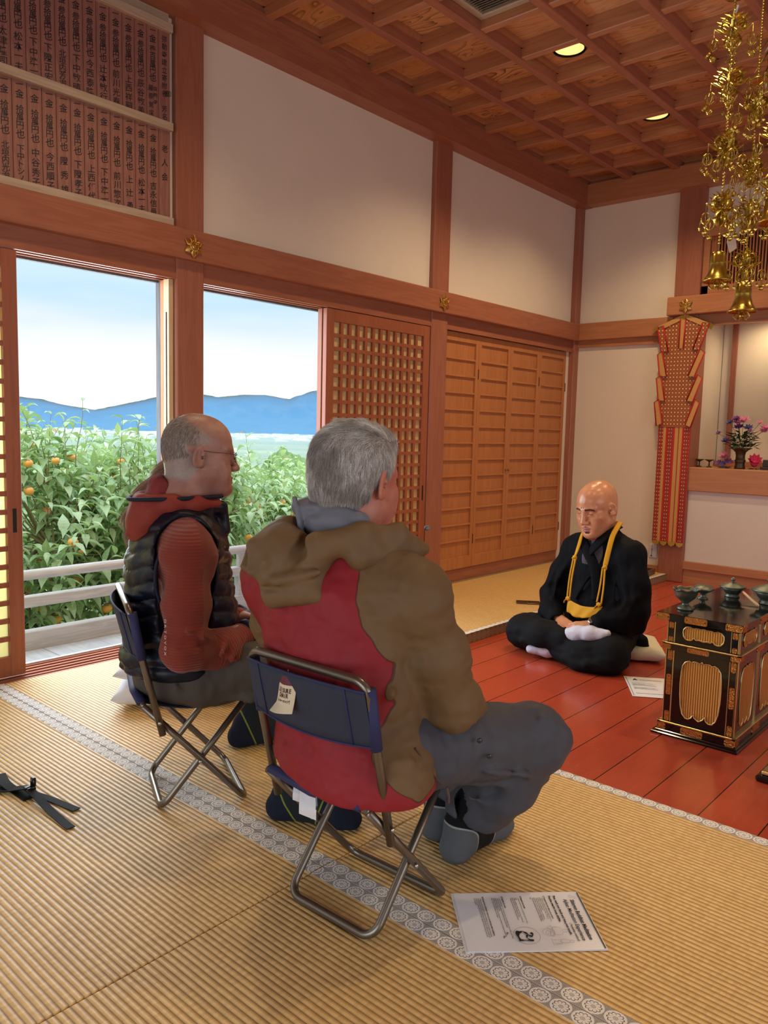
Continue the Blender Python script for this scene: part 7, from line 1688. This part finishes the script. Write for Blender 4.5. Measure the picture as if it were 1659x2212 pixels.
# hood
f = Field.uni((-.16,-.24,.70), (.16,.14,.98), .0040)
f.chain([(.060,.055,.862),(.088,-.01,.862),(.085,-.075,.862),(.030,-.135,.855)], [.012,.017,.024,.034], .03); f.chain([(-.060,.055,.862),(-.088,-.01,.862),(-.085,-.075,.862),(-.030,-.135,.855)], [.012,.017,.024,.034], .03)
f.ell((0,-.130,.835), (.095,.048,.050), .03, R=rotm(0,-.35,0)); f.ell((0,-.150,.795), (.068,.034,.055), .03); f.cone((.03,-.13,.80), (-.03,-.13,.80), .05, .05, .03); f.cone((0,-.158,.762), (0,-.150,.80), .020, .034, .03)
f.ell((0,-.040,.925), (.072,.085,.070), .01, 'cut'); f.ell((0,-.075,.900), (.062,.085,.028), .01, 'cut'); f.cone((0,-.04,.80), (0,-.035,.92), .058, .062, .01, 'cut')
for P_, r_ in (([(.09,-.06,.845),(.055,-.16,.815),(.02,-.19,.775)], .004), ([(.085,-.03,.855),(.07,-.14,.84)], .003)): f.chain(P_, [r_]*len(P_), .014)
f.noise(.003, .045, 81, st=(1,1,1.5)); f.noise(.0012, .018, 82); sdf_obj('hood', f, M_rusth, manL, keep=400)
f = Field.uni((-.10,-.16,.84), (.10,.06,.98), .0036); f.ell((-.012,-.085,.895), (.058,.046,.048), .02); f.ell((.01,-.115,.872), (.055,.030,.030), .02); f.cone((0,-.035,.80), (0,-.03,.98), .056, .060, .008, 'cut'); f.noise(.004, .028, 83); sdf_obj('hood_inner', f, M_rusti, manL, keep=200)
k = MB(); k.tube(catmull([(.060,.068,.882),(.092,.0,.880),(.102,-.07,.878),(.080,-.137,.876),(.030,-.178,.872),(-.030,-.178,.872),(-.080,-.137,.876),(-.102,-.07,.878),(-.092,.0,.880),(-.060,.068,.882)], 4), .0075, 8, flat=.8); k.build('hood_binding', M_navyb, manL, smooth=True)
# trousers
f = Field.uni((-.33,-.20,.10), (.42,.52,.53), .0052)
f.ell((0,-.04,.385), (.165,.145,.085), .04); f.ell((.0,-.015,.335), (.176,.150,.056), .04)
for s_, q in (('R', 1), ('L', -1)):
    h_, kn, an = JL['hip'+s_], JL['kn'+s_], JL['an'+s_]; f.cone(h_, (kn[0], kn[1]-.02, kn[2]-.01), .092, .068, .04); mid = tuple(np.array(kn)*.5+np.array(an)*.5+np.array((0,-.01,0))); f.chain([(kn[0], kn[1]-.02, kn[2]-.01), mid], [.068,.062], .03); f.cone(mid, tuple(np.array(an)*.72+np.array(kn)*.28), .062, .060, .02)
for P_, r_, k_ in (([(.15,.02,.33),(.20,.12,.32),(.24,.25,.36)], .006, .02), ([(.12,-.02,.46),(.17,.05,.42),(.18,.12,.36)], .006, .02), ([(.17,-.08,.37),(.12,-.04,.31),(.06,.02,.285)], .006, .02), ([(.16,.10,.46),(.22,.20,.45),(.25,.30,.45)], .005, .02)):
    f.chain(P_, [r_]*len(P_), k_)
f.noise(.005, .07, 91, st=(1,1,1.4)); f.noise(.0026, .028, 93, st=(1,1.6,1))
f.plane((.30,.25,.175), (0,0,-1), .006)
f.cone((.30,.215,.05), (.285,.265,.20), .048, .050, .01, 'cut'); f.cone((-.248,.225,.05), (-.238,.258,.20), .048, .050, .01, 'cut')
tr_ = sdf_obj('trousers', f, M_trl, manL, keep=600)
MB().tube(catmull([(.188,.075,.405),(.192,.085,.365),(.186,.092,.325)], 4), .0022, 6, flat=.5).build('pocket_zip', M_btn, tr_); MB().box((.190,.072,.398),(.1935,.078,.418)).build('zip_label', M_label, tr_)
M_sockL = cloth('navy_sock', lin(24,30,48), lin(18,24,40), .95, 1200, attrmix=lambda g, c, nb: (g.mix(line0(g, 'grey', .0022), g.mix(gt0(g, 'grey'), c, lin(30,36,42)), lin(120,130,50)), nb), bumpd=.001)
def lineL(an, toe):
    an, toe = np.array(an), np.array(toe); d = toe-an; d[2] = 0; d /= np.linalg.norm(d)
    def fn(x, y, z):
        s_ = (x-an[0])*d[0]+(y-an[1])*d[1]; return np.minimum(s_*.8+.002-(z-.06)*-.35, .075-s_+.3*z)
    return dict(grey=fn)
sock('sock', JL['anR'], JL['toeR'], JL['knR'], M_sockL, manL, lineL(JL['anR'], JL['toeR']), top=.30)
sock('sock', JL['anL'], JL['toeL'], JL['knL'], M_sockL, manL, lineL(JL['anL'], JL['toeL']), top=.26)
# short hair and glasses
f = Field.uni(tuple(hdL.c-.125), tuple(hdL.c+np.array((.125,.125,.135))), .0045); H = hdL; f.ell(H.p(0,-.016,.036), tuple(q*H.sc for q in (.0765,.0995,.0865)), .01, 'add', H.R); f.ell(H.p(0,-.045,-.010), tuple(q*H.sc for q in (.063,.063,.071)), .03, 'add', H.R)
g = G('cropped_grey_hair'); sh_ = g.attr('shade'); M_hairL = g.done(g.ramp(sh_, [(0, lin(96,84,74)), (.5, lin(146,136,126)), (1, lin(220,216,210))]), .5)
def rootL(x, y, z): a, b, c = hdL.inv(x, y, z); return stubL(a, b, c)*(1.02-1.0*((np.abs(a) > .055) & (np.abs(b+.006) < .026) & (c < .03)))+.030*(c > .06)
def dirL(P, N_, rs): x, y, z = hdL.inv(P[:, 0], P[:, 1], P[:, 2]); top = sst(z, .06, .11); l = np.stack([0*x, -.3-.6*top, -1.0*(1-top)-.1], 1)+rs.normal(0, .22, (len(x), 3)); return l @ hdL.R.T
strands('cropped_hair', f, M_hairL, manL, rootL, 12000, .0085, dirL, 8, r=.00026, seg=2, lift=.5)
M_wire = plain('dark_wire', lin(60,60,64), .25, .8)
g = G('spectacle_lens'); tb = g.n('BsdfTransparent').outputs[0]; gb = g.n('BsdfGlossy', Roughness=.03).outputs[0]; mx = g.n('MixShader', Fac=.12); g.t.links.new(tb, mx.inputs[1]); g.t.links.new(gb, mx.inputs[2]); g.t.links.new(mx.outputs[0], g.out.inputs[0]); M_lens = g.m
gl = bpy.data.objects.new('glasses', None); C.objects.link(gl); gl.parent = manL
k = MB(); P = lambda *a: Vector(hdL.p(*a))
for q in (-1, 1):
    k.tube([P(q*.033+.019*math.cos(2*PI*i/22), .106-.006*abs(math.cos(PI*i/11)), -.004+.0155*math.sin(2*PI*i/22)) for i in range(22)], .0008, 6, closed=True)
    k.tube(catmull([P(q*.052,.100,.004), P(q*.070,.080,.008), P(q*.079,.030,.010), P(q*.080,.002,.012), P(q*.081,-.014,.002), P(q*.080,-.020,-.010)], 4), .0008, 6)
k.tube(catmull([P(-.015,.106,.002), P(0,.112,.006), P(.015,.106,.002)], 4), .0008, 6)
for q in (-1, 1): k.tube([P(q*.014,.106,-.004), P(q*.011,.102,-.010)], .0012, 6)
k.build('wire_frame', M_wire, gl, smooth=True)
for q in (-1, 1):
    k = MB(); n = 22; A = [P(q*.033+.0185*math.cos(2*PI*i/n), .106-.006*abs(math.cos(PI*i/11)), -.004+.015*math.sin(2*PI*i/n)) for i in range(n)]; c0 = P(q*.033,.1075,-.004); d_ = Vector(hdL.R @ np.array((0,.0012,0)))
    k.add([tuple(c0)]+[tuple(a) for a in A]+[tuple(c0+d_)]+[tuple(a+d_) for a in A], [(0,1+i,1+(i+1) % n) for i in range(n)]+[(n+1,n+2+(i+1) % n,n+2+i) for i in range(n)]+[(1+i,n+2+i,n+2+(i+1) % n,1+(i+1) % n) for i in range(n)]); k.build('lens', M_lens, gl, smooth=True)

# ================================================================== seated person mostly hidden behind him
HL, RZH = (-2.66, 1.80, 0), -.45
hdH = Head((0, .030, .845), rotm(0, .12, 0), .93)
JH = dict(pel=(0,-.02,.265), bel=(0,-.02,.38), che=(0,-.02,.52), shL=(-.135,-.03,.60), shR=(.135,-.03,.60), neck=(0,-.02,.69),
    elR=(.165,-.03,.40), wrR=(.06,.13,.33), elL=(-.165,-.03,.40), wrL=(-.06,.13,.33), hipR=(.08,.03,.25), hipL=(-.08,.03,.25), knR=(.20,.26,.225), knL=(-.22,.26,.225), anR=(-.04,.22,.215), anL=(.06,.30,.075), toeR=(-.16,.24,.21), toeL=(.20,.33,.06))
f = grid_for(hdH.c, .11, [], (-.30,-.22,.0), (.30,.40,.98), hc=.010, hf=.0045)
torso(f, 0, JH['pel'], JH['bel'], JH['che'], JH['shL'], JH['shR'], JH['neck'], hr=(.14,.11,.09), br=(.12,.095,.12), cr_=(.13,.095,.13))
for s_ in 'LR': arms(f, -.006, JH['sh'+s_], JH['el'+s_], JH['wr'+s_]); leg(f, -.008, JH['hip'+s_], JH['kn'+s_], JH['an'+s_])
for s_ in 'LR': an_, to_ = np.array(JH['an'+s_]), np.array(JH['toe'+s_]); f.cone(tuple(an_), tuple(to_), .030, .022, .02)
hand(f, JH['wrR'], (-.7,.6,-.1), (0,.1,1), 1, curl=.5, L=.165); hand(f, JH['wrL'], (.7,.6,-.1), (0,.1,1), -1, curl=.5, L=.165)
hdH.carve(f, full=.95); f.chain([hdH.p(0,-.03,-.05), JH['neck']], [.050,.052], .03)
M_skinH = skin('fair_skin', lin(216,170,150), lin(200,150,132), lin(184,106,102), .5)
perH = sdf_obj('person', f, M_skinH, attrs=headattrs(hdH)); perH.location = HL; perH.rotation_euler = (0,0,RZH)
tag(perH, 'long haired person on white cushions, mostly hidden behind the man in the vest', 'person', 'people seated in the hall')
M_top = cloth('charcoal_jumper', lin(58,58,66), lin(46,46,54), .85, 1500)
f = Field.uni((-.30,-.24,.16), (.30,.42,.72), .008); torso(f, .012, JH['pel'], JH['bel'], JH['che'], JH['shL'], JH['shR'], JH['neck'], hr=(.14,.11,.09), br=(.12,.095,.12), cr_=(.13,.095,.13))
for s_ in 'LR': arms(f, .007, JH['sh'+s_], JH['el'+s_], JH['wr'+s_])
f.cone((0,-.02,.66), (0,-.01,.80), .050, .06, .01, 'cut'); f.plane((0,0,.27), (0,0,-1), .01); sdf_obj('jumper', f, M_top, perH, keep=200)
f = Field.uni((-.36,-.20,.04), (.36,.44,.40), .008); f.ell((0,-.02,.26), (.165,.135,.095), .04)
for s_ in 'LR': leg(f, .010, JH['hip'+s_], JH['kn'+s_], JH['an'+s_])
sdf_obj('trousers', f, M_top, perH, keep=200)
f = Field.uni((-.13,-.27,.54), (.13,.13,1.0), .0055); H = hdH; f.ell(H.p(0,-.025,.040), (.080,.100,.086), .02, 'add', H.R); f.ell(H.p(0,.095,-.03), (.09,.06,.08), .012, 'cut', H.R)
f.chain([(0,-.05,.87),(0,-.115,.80),(0,-.165,.72),(0,-.170,.66),(0,-.150,.60)], [.060,.058,.050,.040,.018], .03); f.noise(.004, .03, 95, st=(2,1,.5))
g = G('light_brown_hair'); sh_ = g.attr('shade'); M_hb = g.done(g.ramp(sh_, [(0, lin(96,72,54)), (.5, lin(140,112,88)), (1, lin(196,172,146))]), .45)
hh = sdf_obj('hair', f, plain('light_brown_hair_under', lin(112,86,66), .7, 0, 200, .3, .5, .002), perH)
def dirH(P, N_, rs): t = sst(-P[:, 2], -.90, -.80); return np.stack([rs.normal(0, .10, len(P)), -.75*(1-t)-.28*t*(P[:, 2] > .68)+.25*(P[:, 2] < .66), -.5-.6*t], 1)+rs.normal(0, .10, (len(P), 3))
strands('hair_strands', f, M_hb, hh, lambda x, y, z: np.ones_like(x), 9000, .060, dirH, 9, r=.0004, seg=4, lift=.12)
# ================================================================== priest in the black robe
PL, RZP = (-1.77, 3.76, -.055), 2.94
hdP = Head((.050, .062, .772), rotm(-.02, .30, .02), 1.10)
JP = dict(pel=(.04,-.04,.165), bel=(.045,-.01,.29), che=(.055,-.01,.44), shR=(.225,-.02,.530), shL=(-.105,-.02,.540), neck=(.055,-.01,.60),
    elR=(.300,.045,.235), wrR=(.150,.195,.190), elL=(-.165,.02,.275), wrL=(-.085,.195,.215))
f = grid_for(hdP.c, .135, [(.02,.25,.20,.13)], (-.36,-.22,.0), (.46,.46,.93), hc=.010, hf=.0029)
torso(f, 0, JP['pel'], JP['bel'], JP['che'], JP['shL'], JP['shR'], JP['neck'], hr=(.16,.125,.10), br=(.15,.12,.13), cr_=(.155,.11,.14))
for s_ in 'LR': arms(f, .002, JP['sh'+s_], JP['el'+s_], JP['wr'+s_])
KR, KL = (.325,.265,.095), (-.195,.215,.085)
AR, AL = (-.010,.262,.145), (.075,.262,.060)
f.cone((.13,.0,.13), KR, .085, .062, .03); f.cone((-.05,.0,.13), KL, .085, .062, .03); f.cone(KR, AR, .055, .036, .03); f.cone(KL, AL, .052, .036, .03)
f.cone(AR, (-.09,.250,.165), .032, .030, .02); f.cone((-.09,.250,.165), (-.175,.225,.185), .028, .017, .02); f.cone(AL, (.12,.30,.052), .032, .028, .02); f.cone((.12,.30,.052), (.195,.345,.045), .028, .017, .02)
hdP.carve(f, full=1.08, mouth=.0028, jaw=1.08, nose=1.12); f.chain([hdP.p(0,-.032,-.045), (.053,.0,.655), JP['neck']], [.062,.064,.066], .03); f.cone(hdP.p(0,.012,-.07), (.053,.03,.64), .048, .052, .03)
for q in (-1, 1): f.cone(hdP.p(q*.010,.060,-.118), (.053+q*.022,.052,.62), .010, .010, .02)
hand(f, (.128,.208,.190), (-.92,.42,-.10), (.25,.50,.83), 1, curls=(.30,.34,.36,.40), L=.185, thumb=(.1,-.9), spread=.04)
hand(f, (-.070,.205,.205), (.86,.46,-.22), (-.20,.62,.76), -1, curls=(.26,.28,.30,.34), L=.185, thumb=(.1,-1.0), spread=.04)
f.noise(.0006, .012, 97, lo=tuple(hdP.c-.14), hi=tuple(hdP.c+.14)); f.plane((0,0,.003), (0,0,-1))
for q in (-1, 1): f.cone(hdP.p(q*.006,.092,.030), hdP.p(q*.008,.094,.010), .0012, .0012, .006, 'cut')
def browP(X, Y, Z):
    x, y, z = hdP.inv(X, Y, Z); a = np.abs(x); return sst(.0052-np.abs(z-(.0205+.06*(a-.012)-1.6*np.maximum(a-.036, 0)**1.3)), -.001, .0022)*(a > .011)*(a < .053)*(y > .045)
def lidP(X, Y, Z):
    x, y, z = hdP.inv(X, Y, Z); a = np.abs(x); return (1-sst(np.abs(z+.0030+.35*np.maximum(0, .006-np.abs(a-.031))*0), .0008, .0024))*(a > .016)*(a < .046)*(y > .06)*.8
def xP(g, c): return g.mix(g.M('MINIMUM', g.M('MAXIMUM', g.M('ADD', g.attr('brow'), g.attr('lid')), 0), 1), c, lin(46,38,36))
M_skinP = skin('warm_skin', lin(204,146,110), lin(184,120,86), lin(166,100,96), .30, extra=xP)
pr_ = sdf_obj('person', f, M_skinP, attrs=dict(headattrs(hdP), brow=browP, lid=lidP)); pr_.location = PL; pr_.rotation_euler = (0,0,RZP)
tag(pr_, 'bald priest in a black robe with yellow sash sitting cross legged on the red floor', 'person', 'people seated in the hall')
M_robe = cloth('black_robe_cloth', lin(14,16,24), lin(9,11,17), .75, 1600, big=.4, spec=.12)
M_robe2 = cloth('charcoal_robe_skirt', lin(22,25,30), lin(15,18,22), .8, 1600, big=.4, spec=.15)
M_yel = cloth('yellow_sash_cloth', lin(226,172,40), lin(200,144,24), .7, 1800)
M_tee = cloth('grey_undershirt', lin(96,94,100), lin(82,80,88), .85, 1500)
# upper robe with wide sleeves
f = Field.uni((-.32,-.21,.08), (.46,.30,.69), .0046)
f.ell((.05,-.02,.42), (.172,.128,.20), .05); f.ell((.04,.0,.24), (.178,.150,.14), .06); f.cone(JP['shL'], JP['shR'], .070, .070, .06)
for s_ in 'LR': f.cone((.055,-.015,.615), JP['sh'+s_], .058, .060, .05)
f.chain([(.222,-.015,.525),(.275,.005,.39),(.310,.03,.265),(.315,.045,.20)], [.074,.078,.082,.060], .04); f.chain([(.305,.05,.245),(.235,.15,.195),(.170,.200,.185)], [.075,.062,.048], .03); f.cone((.33,.06,.17), (.22,.16,.155), .030, .032, .04)
f.chain([(-.102,-.015,.535),(-.145,.0,.40),(-.165,.02,.285)], [.074,.082,.084], .04); f.chain([(-.160,.03,.27),(-.14,.12,.235),(-.105,.190,.220)], [.080,.066,.050], .03); f.cone((-.20,.02,.19), (-.15,.14,.18), .032, .032, .04)
for P_, r_, k_ in (([(.30,-.04,.47),(.355,.0,.33),(.375,.06,.22)], .008, .03), ([(.26,.05,.47),(.315,.10,.33),(.30,.14,.24)], .009, .03), ([(.21,.06,.48),(.25,.10,.36),(.24,.14,.28)], .007, .03), ([(-.175,.03,.50),(-.215,.07,.36),(-.20,.13,.26)], .009, .03), ([(-.13,.07,.47),(-.19,.10,.33),(-.165,.17,.25)], .007, .03), ([(-.10,.085,.42),(-.13,.13,.32),(-.10,.18,.27)], .006, .03), ([(-.07,.10,.50),(.03,.13,.42),(.09,.145,.30)], .006, .02)):
    f.chain(P_, [r_]*len(P_), k_)
f.chain([(.165,.11,.44),(.195,.10,.34),(.17,.15,.27)], [.010,.012,.010], .03, 'cut'); f.chain([(-.07,.12,.40),(-.085,.13,.32)], [.010,.010], .03, 'cut')
f.noise(.006, .085, 101, st=(1.6,1.6,.8)); f.noise(.003, .035, 102, st=(1.7,1.7,.7))
f.cone((.055,.005,.58), (.055,.02,.78), .056, .082, .012, 'cut'); f.cone((.045,.080,.585), (.030,.16,.545), .034, .004, .012, 'cut')
f.cone((.150,.215,.182), (.07,.27,.18), .028, .030, .008, 'cut'); f.cone((-.085,.215,.212), (0,.27,.20), .028, .030, .008, 'cut')
sdf_obj('robe', f, M_robe, pr_, keep=600)
# collar bands crossing at the chest
def surfband(name, pts, w, th, m, parent, nrm=None, n=6):
    P = [Vector(p) for p in catmull(pts, n)]; c0 = Vector((.055, -.02, 0)); k = MB(); rg = []
    for i, p in enumerate(P):
        t_ = (P[min(i+1, len(P)-1)]-P[max(i-1, 0)]).normalized(); nn = Vector(nrm) if nrm else Vector((p.x-c0.x, p.y-c0.y, .15)); nn = (nn-t_*nn.dot(t_)).normalized(); s = t_.cross(nn)
        ww = w[0]+(w[1]-w[0])*i/(len(P)-1) if isinstance(w, tuple) else w
        rg.append([p+s*ww/2, p+s*ww*.3+nn*th*.8, p-s*ww*.3+nn*th*.8, p-s*ww/2, p-s*ww*.3-nn*th*.3, p+s*ww*.3-nn*th*.3])
    k.rings(rg); return k.build(name, m, parent, smooth=True)
surfband('robe_collar', [(.060,-.085,.655),(.122,-.04,.668),(.124,.035,.640),(.098,.092,.600),(.050,.124,.555),(-.008,.138,.49),(-.040,.148,.40),(-.05,.155,.32)], .050, .006, M_robe, pr_)
surfband('robe_collar', [(.050,-.085,.655),(-.012,-.04,.682),(-.024,.035,.662),(-.012,.085,.618),(.012,.116,.575),(.034,.124,.545)], .050, .005, M_robe, pr_)
f = Field.uni((-.04,-.02,.48), (.14,.15,.66), .0042); f.ell((.05,.015,.50), (.085,.100,.13), .02); f.cone((.055,.005,.58), (.055,.02,.78), .058, .080, .006, 'cut'); f.plane((0,.04,0), (0,-1,0), .003); sdf_obj('undershirt', f, M_tee, pr_, keep=50)
# skirt and legs
f = Field.uni((-.33,-.24,.0), (.45,.44,.26), .0048)
f.ell((.04,-.04,.12), (.19,.16,.11), .05); f.cone((.14,.0,.13), KR, .105, .086, .04); f.cone((-.06,.0,.13), KL, .105, .084, .04)
f.chain([KR, (.17,.295,.105), (.05,.275,.120)], [.082,.076,.060], .04); f.chain([KL, (-.08,.285,.062), (.05,.285,.055)], [.080,.066,.050], .04); f.ell((.05,.17,.105), (.16,.12,.055), .05); f.ell((-.13,.265,.038), (.115,.085,.042), .04)
for P_, r_, k_ in (([(.36,.20,.16),(.26,.25,.185),(.13,.25,.18)], .007, .025), ([(.39,.27,.12),(.28,.34,.125),(.14,.335,.13)], .007, .025), ([(.36,.33,.06),(.24,.365,.075),(.12,.34,.085)], .007, .025), ([(-.24,.22,.14),(-.13,.30,.115),(-.02,.31,.105)], .008, .025), ([(-.26,.25,.07),(-.15,.345,.05),(-.02,.345,.045)], .007, .025), ([(-.19,.12,.19),(-.12,.22,.17)], .006, .025), ([(.05,.20,.17),(-.02,.27,.15)], .007, .02)):
    f.chain(P_, [r_]*len(P_), k_)
f.noise(.006, .08, 111, st=(.8,1.3,1.3)); f.noise(.003, .03, 112, st=(.7,1.4,1.4)); f.plane((0,0,.004), (0,0,-1), .004)
f.cone((.125,.330,.035), (.25,.42,.035), .034, .040, .008, 'cut'); f.cone((-.025,.285,.165), (-.16,.27,.215), .034, .040, .010, 'cut')
sdf_obj('robe_skirt', f, M_robe2, pr_, keep=500)
f = Field.uni((-.26,-.18,.015), (-.08,-.02,.17), .005); f.chain([(-.10,-.05,.14),(-.15,-.09,.10),(-.185,-.11,.055)], [.045,.030,.012], .02); f.noise(.003, .03, 115); sdf_obj('robe_tail', f, M_robe, pr_)
M_sockP = cloth('white_sock', lin(214,218,236), lin(196,200,222), .9, 1200, bumpd=.001)
f = Field.uni((-.24,.17,.10), (.04,.32,.26), .004); f.chain([(.012,.270,.142),(-.03,.262,.158)], [.040,.040], .02); f.cone((-.03,.262,.160), (-.10,.252,.178), .036, .033, .02); f.cone((-.10,.252,.178), (-.178,.228,.190), .033, .018, .02); f.cone((-.09,.262,.165), (-.160,.245,.172), .024, .014, .02); f.noise(.0012, .016, 117); sdf_obj('sock', f, M_sockP, pr_)
f = Field.uni((.04,.22,.0), (.27,.42,.12), .004); f.cone((.06,.255,.055), (.12,.305,.048), .038, .034, .02); f.cone((.12,.305,.048), (.196,.350,.042), .034, .022, .02); f.noise(.0012, .016, 119); f.plane((0,0,.006), (0,0,-1), .003); sdf_obj('sock', f, M_sockP, pr_)
# yellow sash: neck straps, knots, loops and apron
ys = bpy.data.objects.new('yellow_sash', None); C.objects.link(ys); ys.parent = pr_
surfband('neck_strap', [(.055,-.095,.670),(.120,-.060,.688),(.140,.015,.672),(.118,.085,.628),(.105,.125,.575),(.100,.152,.522)], .016, .004, M_yel, ys)
surfband('neck_strap', [(.055,-.095,.670),(.118,-.058,.690),(.128,.020,.680),(.103,.095,.630),(.092,.130,.575),(.096,.154,.522)], .012, .005, M_yel, ys)
surfband('neck_strap', [(.055,-.095,.670),(-.005,-.060,.695),(-.045,.005,.690),(-.062,.070,.640),(-.078,.118,.570),(-.085,.148,.500)], (.030,.024), .004, M_yel, ys)
for a in ((.098,.157,.513), (-.086,.152,.490)):
    k = MB(); k.sphere(a, .014, 12, 8, (1,.6,1.1)); k.tube([(a[0]-.011,a[1]+.003,a[2]+.006),(a[0],a[1]+.010,a[2]+.002),(a[0]+.011,a[1]+.003,a[2]-.003)], .005, 8); k.build('knot', M_yel, ys, smooth=True)
for x0, z0, x1, z1 in ((.104,.508,.116,.306),(.090,.508,.100,.310),(-.079,.484,-.070,.318),(-.093,.484,-.096,.312)):
    surfband('hanging_strap', [(x0,.160,z0),((x0+x1)/2+.004*(1 if x0 > 0 else -1),.170,(z0+z1)/2),(x1,.178,z1)], .011, .004, M_yel, ys, nrm=(0,1,.1))
for x, z in ((.108,.303), (-.085,.308)):
    k = MB(); k.sphere((x,.182,z), .013, 12, 8, (1.2,.6,.9)); k.tube(catmull([(x,.185,z),(x+.016,.186,z-.012),(x+.022,.184,z-.026)], 3), .005, 6, flat=.6); k.build('knot', M_yel, ys, smooth=True)
k = MB(); NX, NZ = 18, 8
for s in (0, 1):
    for i in range(NZ+1):
        for j in range(NX+1):
            u, v = j/NX, i/NZ; x = .112+(-.100-.112)*u*1.0; zt = .300-.016*math.sin(PI*u); zb = .222+.030*abs(u-.40)*1.2; z = zt+(zb-zt)*v; y = .176+.014*math.sin(PI*u)+.018*v+.004*math.sin(u*17+v*3)*(.3+v)-s*.004
            k.v.append((x*(1-.12*v)+.003*v, y, z))
n1 = (NX+1)*(NZ+1)
for i in range(NZ):
    for j in range(NX): a = i*(NX+1)+j; k.f.append((a, a+1, a+NX+2, a+NX+1)); k.f.append((n1+a, n1+a+NX+1, n1+a+NX+2, n1+a+1))
for j in range(NX): a = j; b = NZ*(NX+1)+j; k.f += [(a, n1+a, n1+a+1, a+1), (b, b+1, n1+b+1, n1+b)]
for i in range(NZ): a = i*(NX+1); b = a+NX; k.f += [(a, a+NX+1, n1+a+NX+1, n1+a), (b, n1+b, n1+b+NX+1, b+NX+1)]
k.build('apron', M_yel, ys, smooth=True)
# wrist watch
w_ = Vector((-.088,.196,.214)); d_ = Vector((.86,.46,-.22)).normalized(); u_ = Vector((-.20,.62,.76)); u_ = (u_-d_*u_.dot(d_)).normalized(); s_ = d_.cross(u_); k = MB()
wt = bpy.data.objects.new('wrist_watch', None); C.objects.link(wt); wt.parent = pr_
k.rings([[w_+d_*(a+.018)+(u_*math.cos(2*PI*q/20)*.026+s_*math.sin(2*PI*q/20)*.034) for q in range(20)] for a in (-.009,.009)], True, False)
k.rings([[w_+d_*(a+.018)+(u_*math.cos(2*PI*q/20)*.0275+s_*math.sin(2*PI*q/20)*.0355) for q in range(20)] for a in (-.009,.009)], True, False); k.build('strap', M_strap, wt, smooth=True)
MB().lathe([(.0001,.026),(.015,.026),(.016,.028),(.016,.033),(.013,.035),(.0001,.035)], c=tuple(w_+d_*.018), axis=tuple(u_), n=20).build('watch_case', M_rivet, wt, smooth=False)
cushion('small ivory cushion under the seated priest, its corner showing at his side', (-1.700, 3.885, -.0545), .55, .170, .18, .085, M_cush2, seed=9)
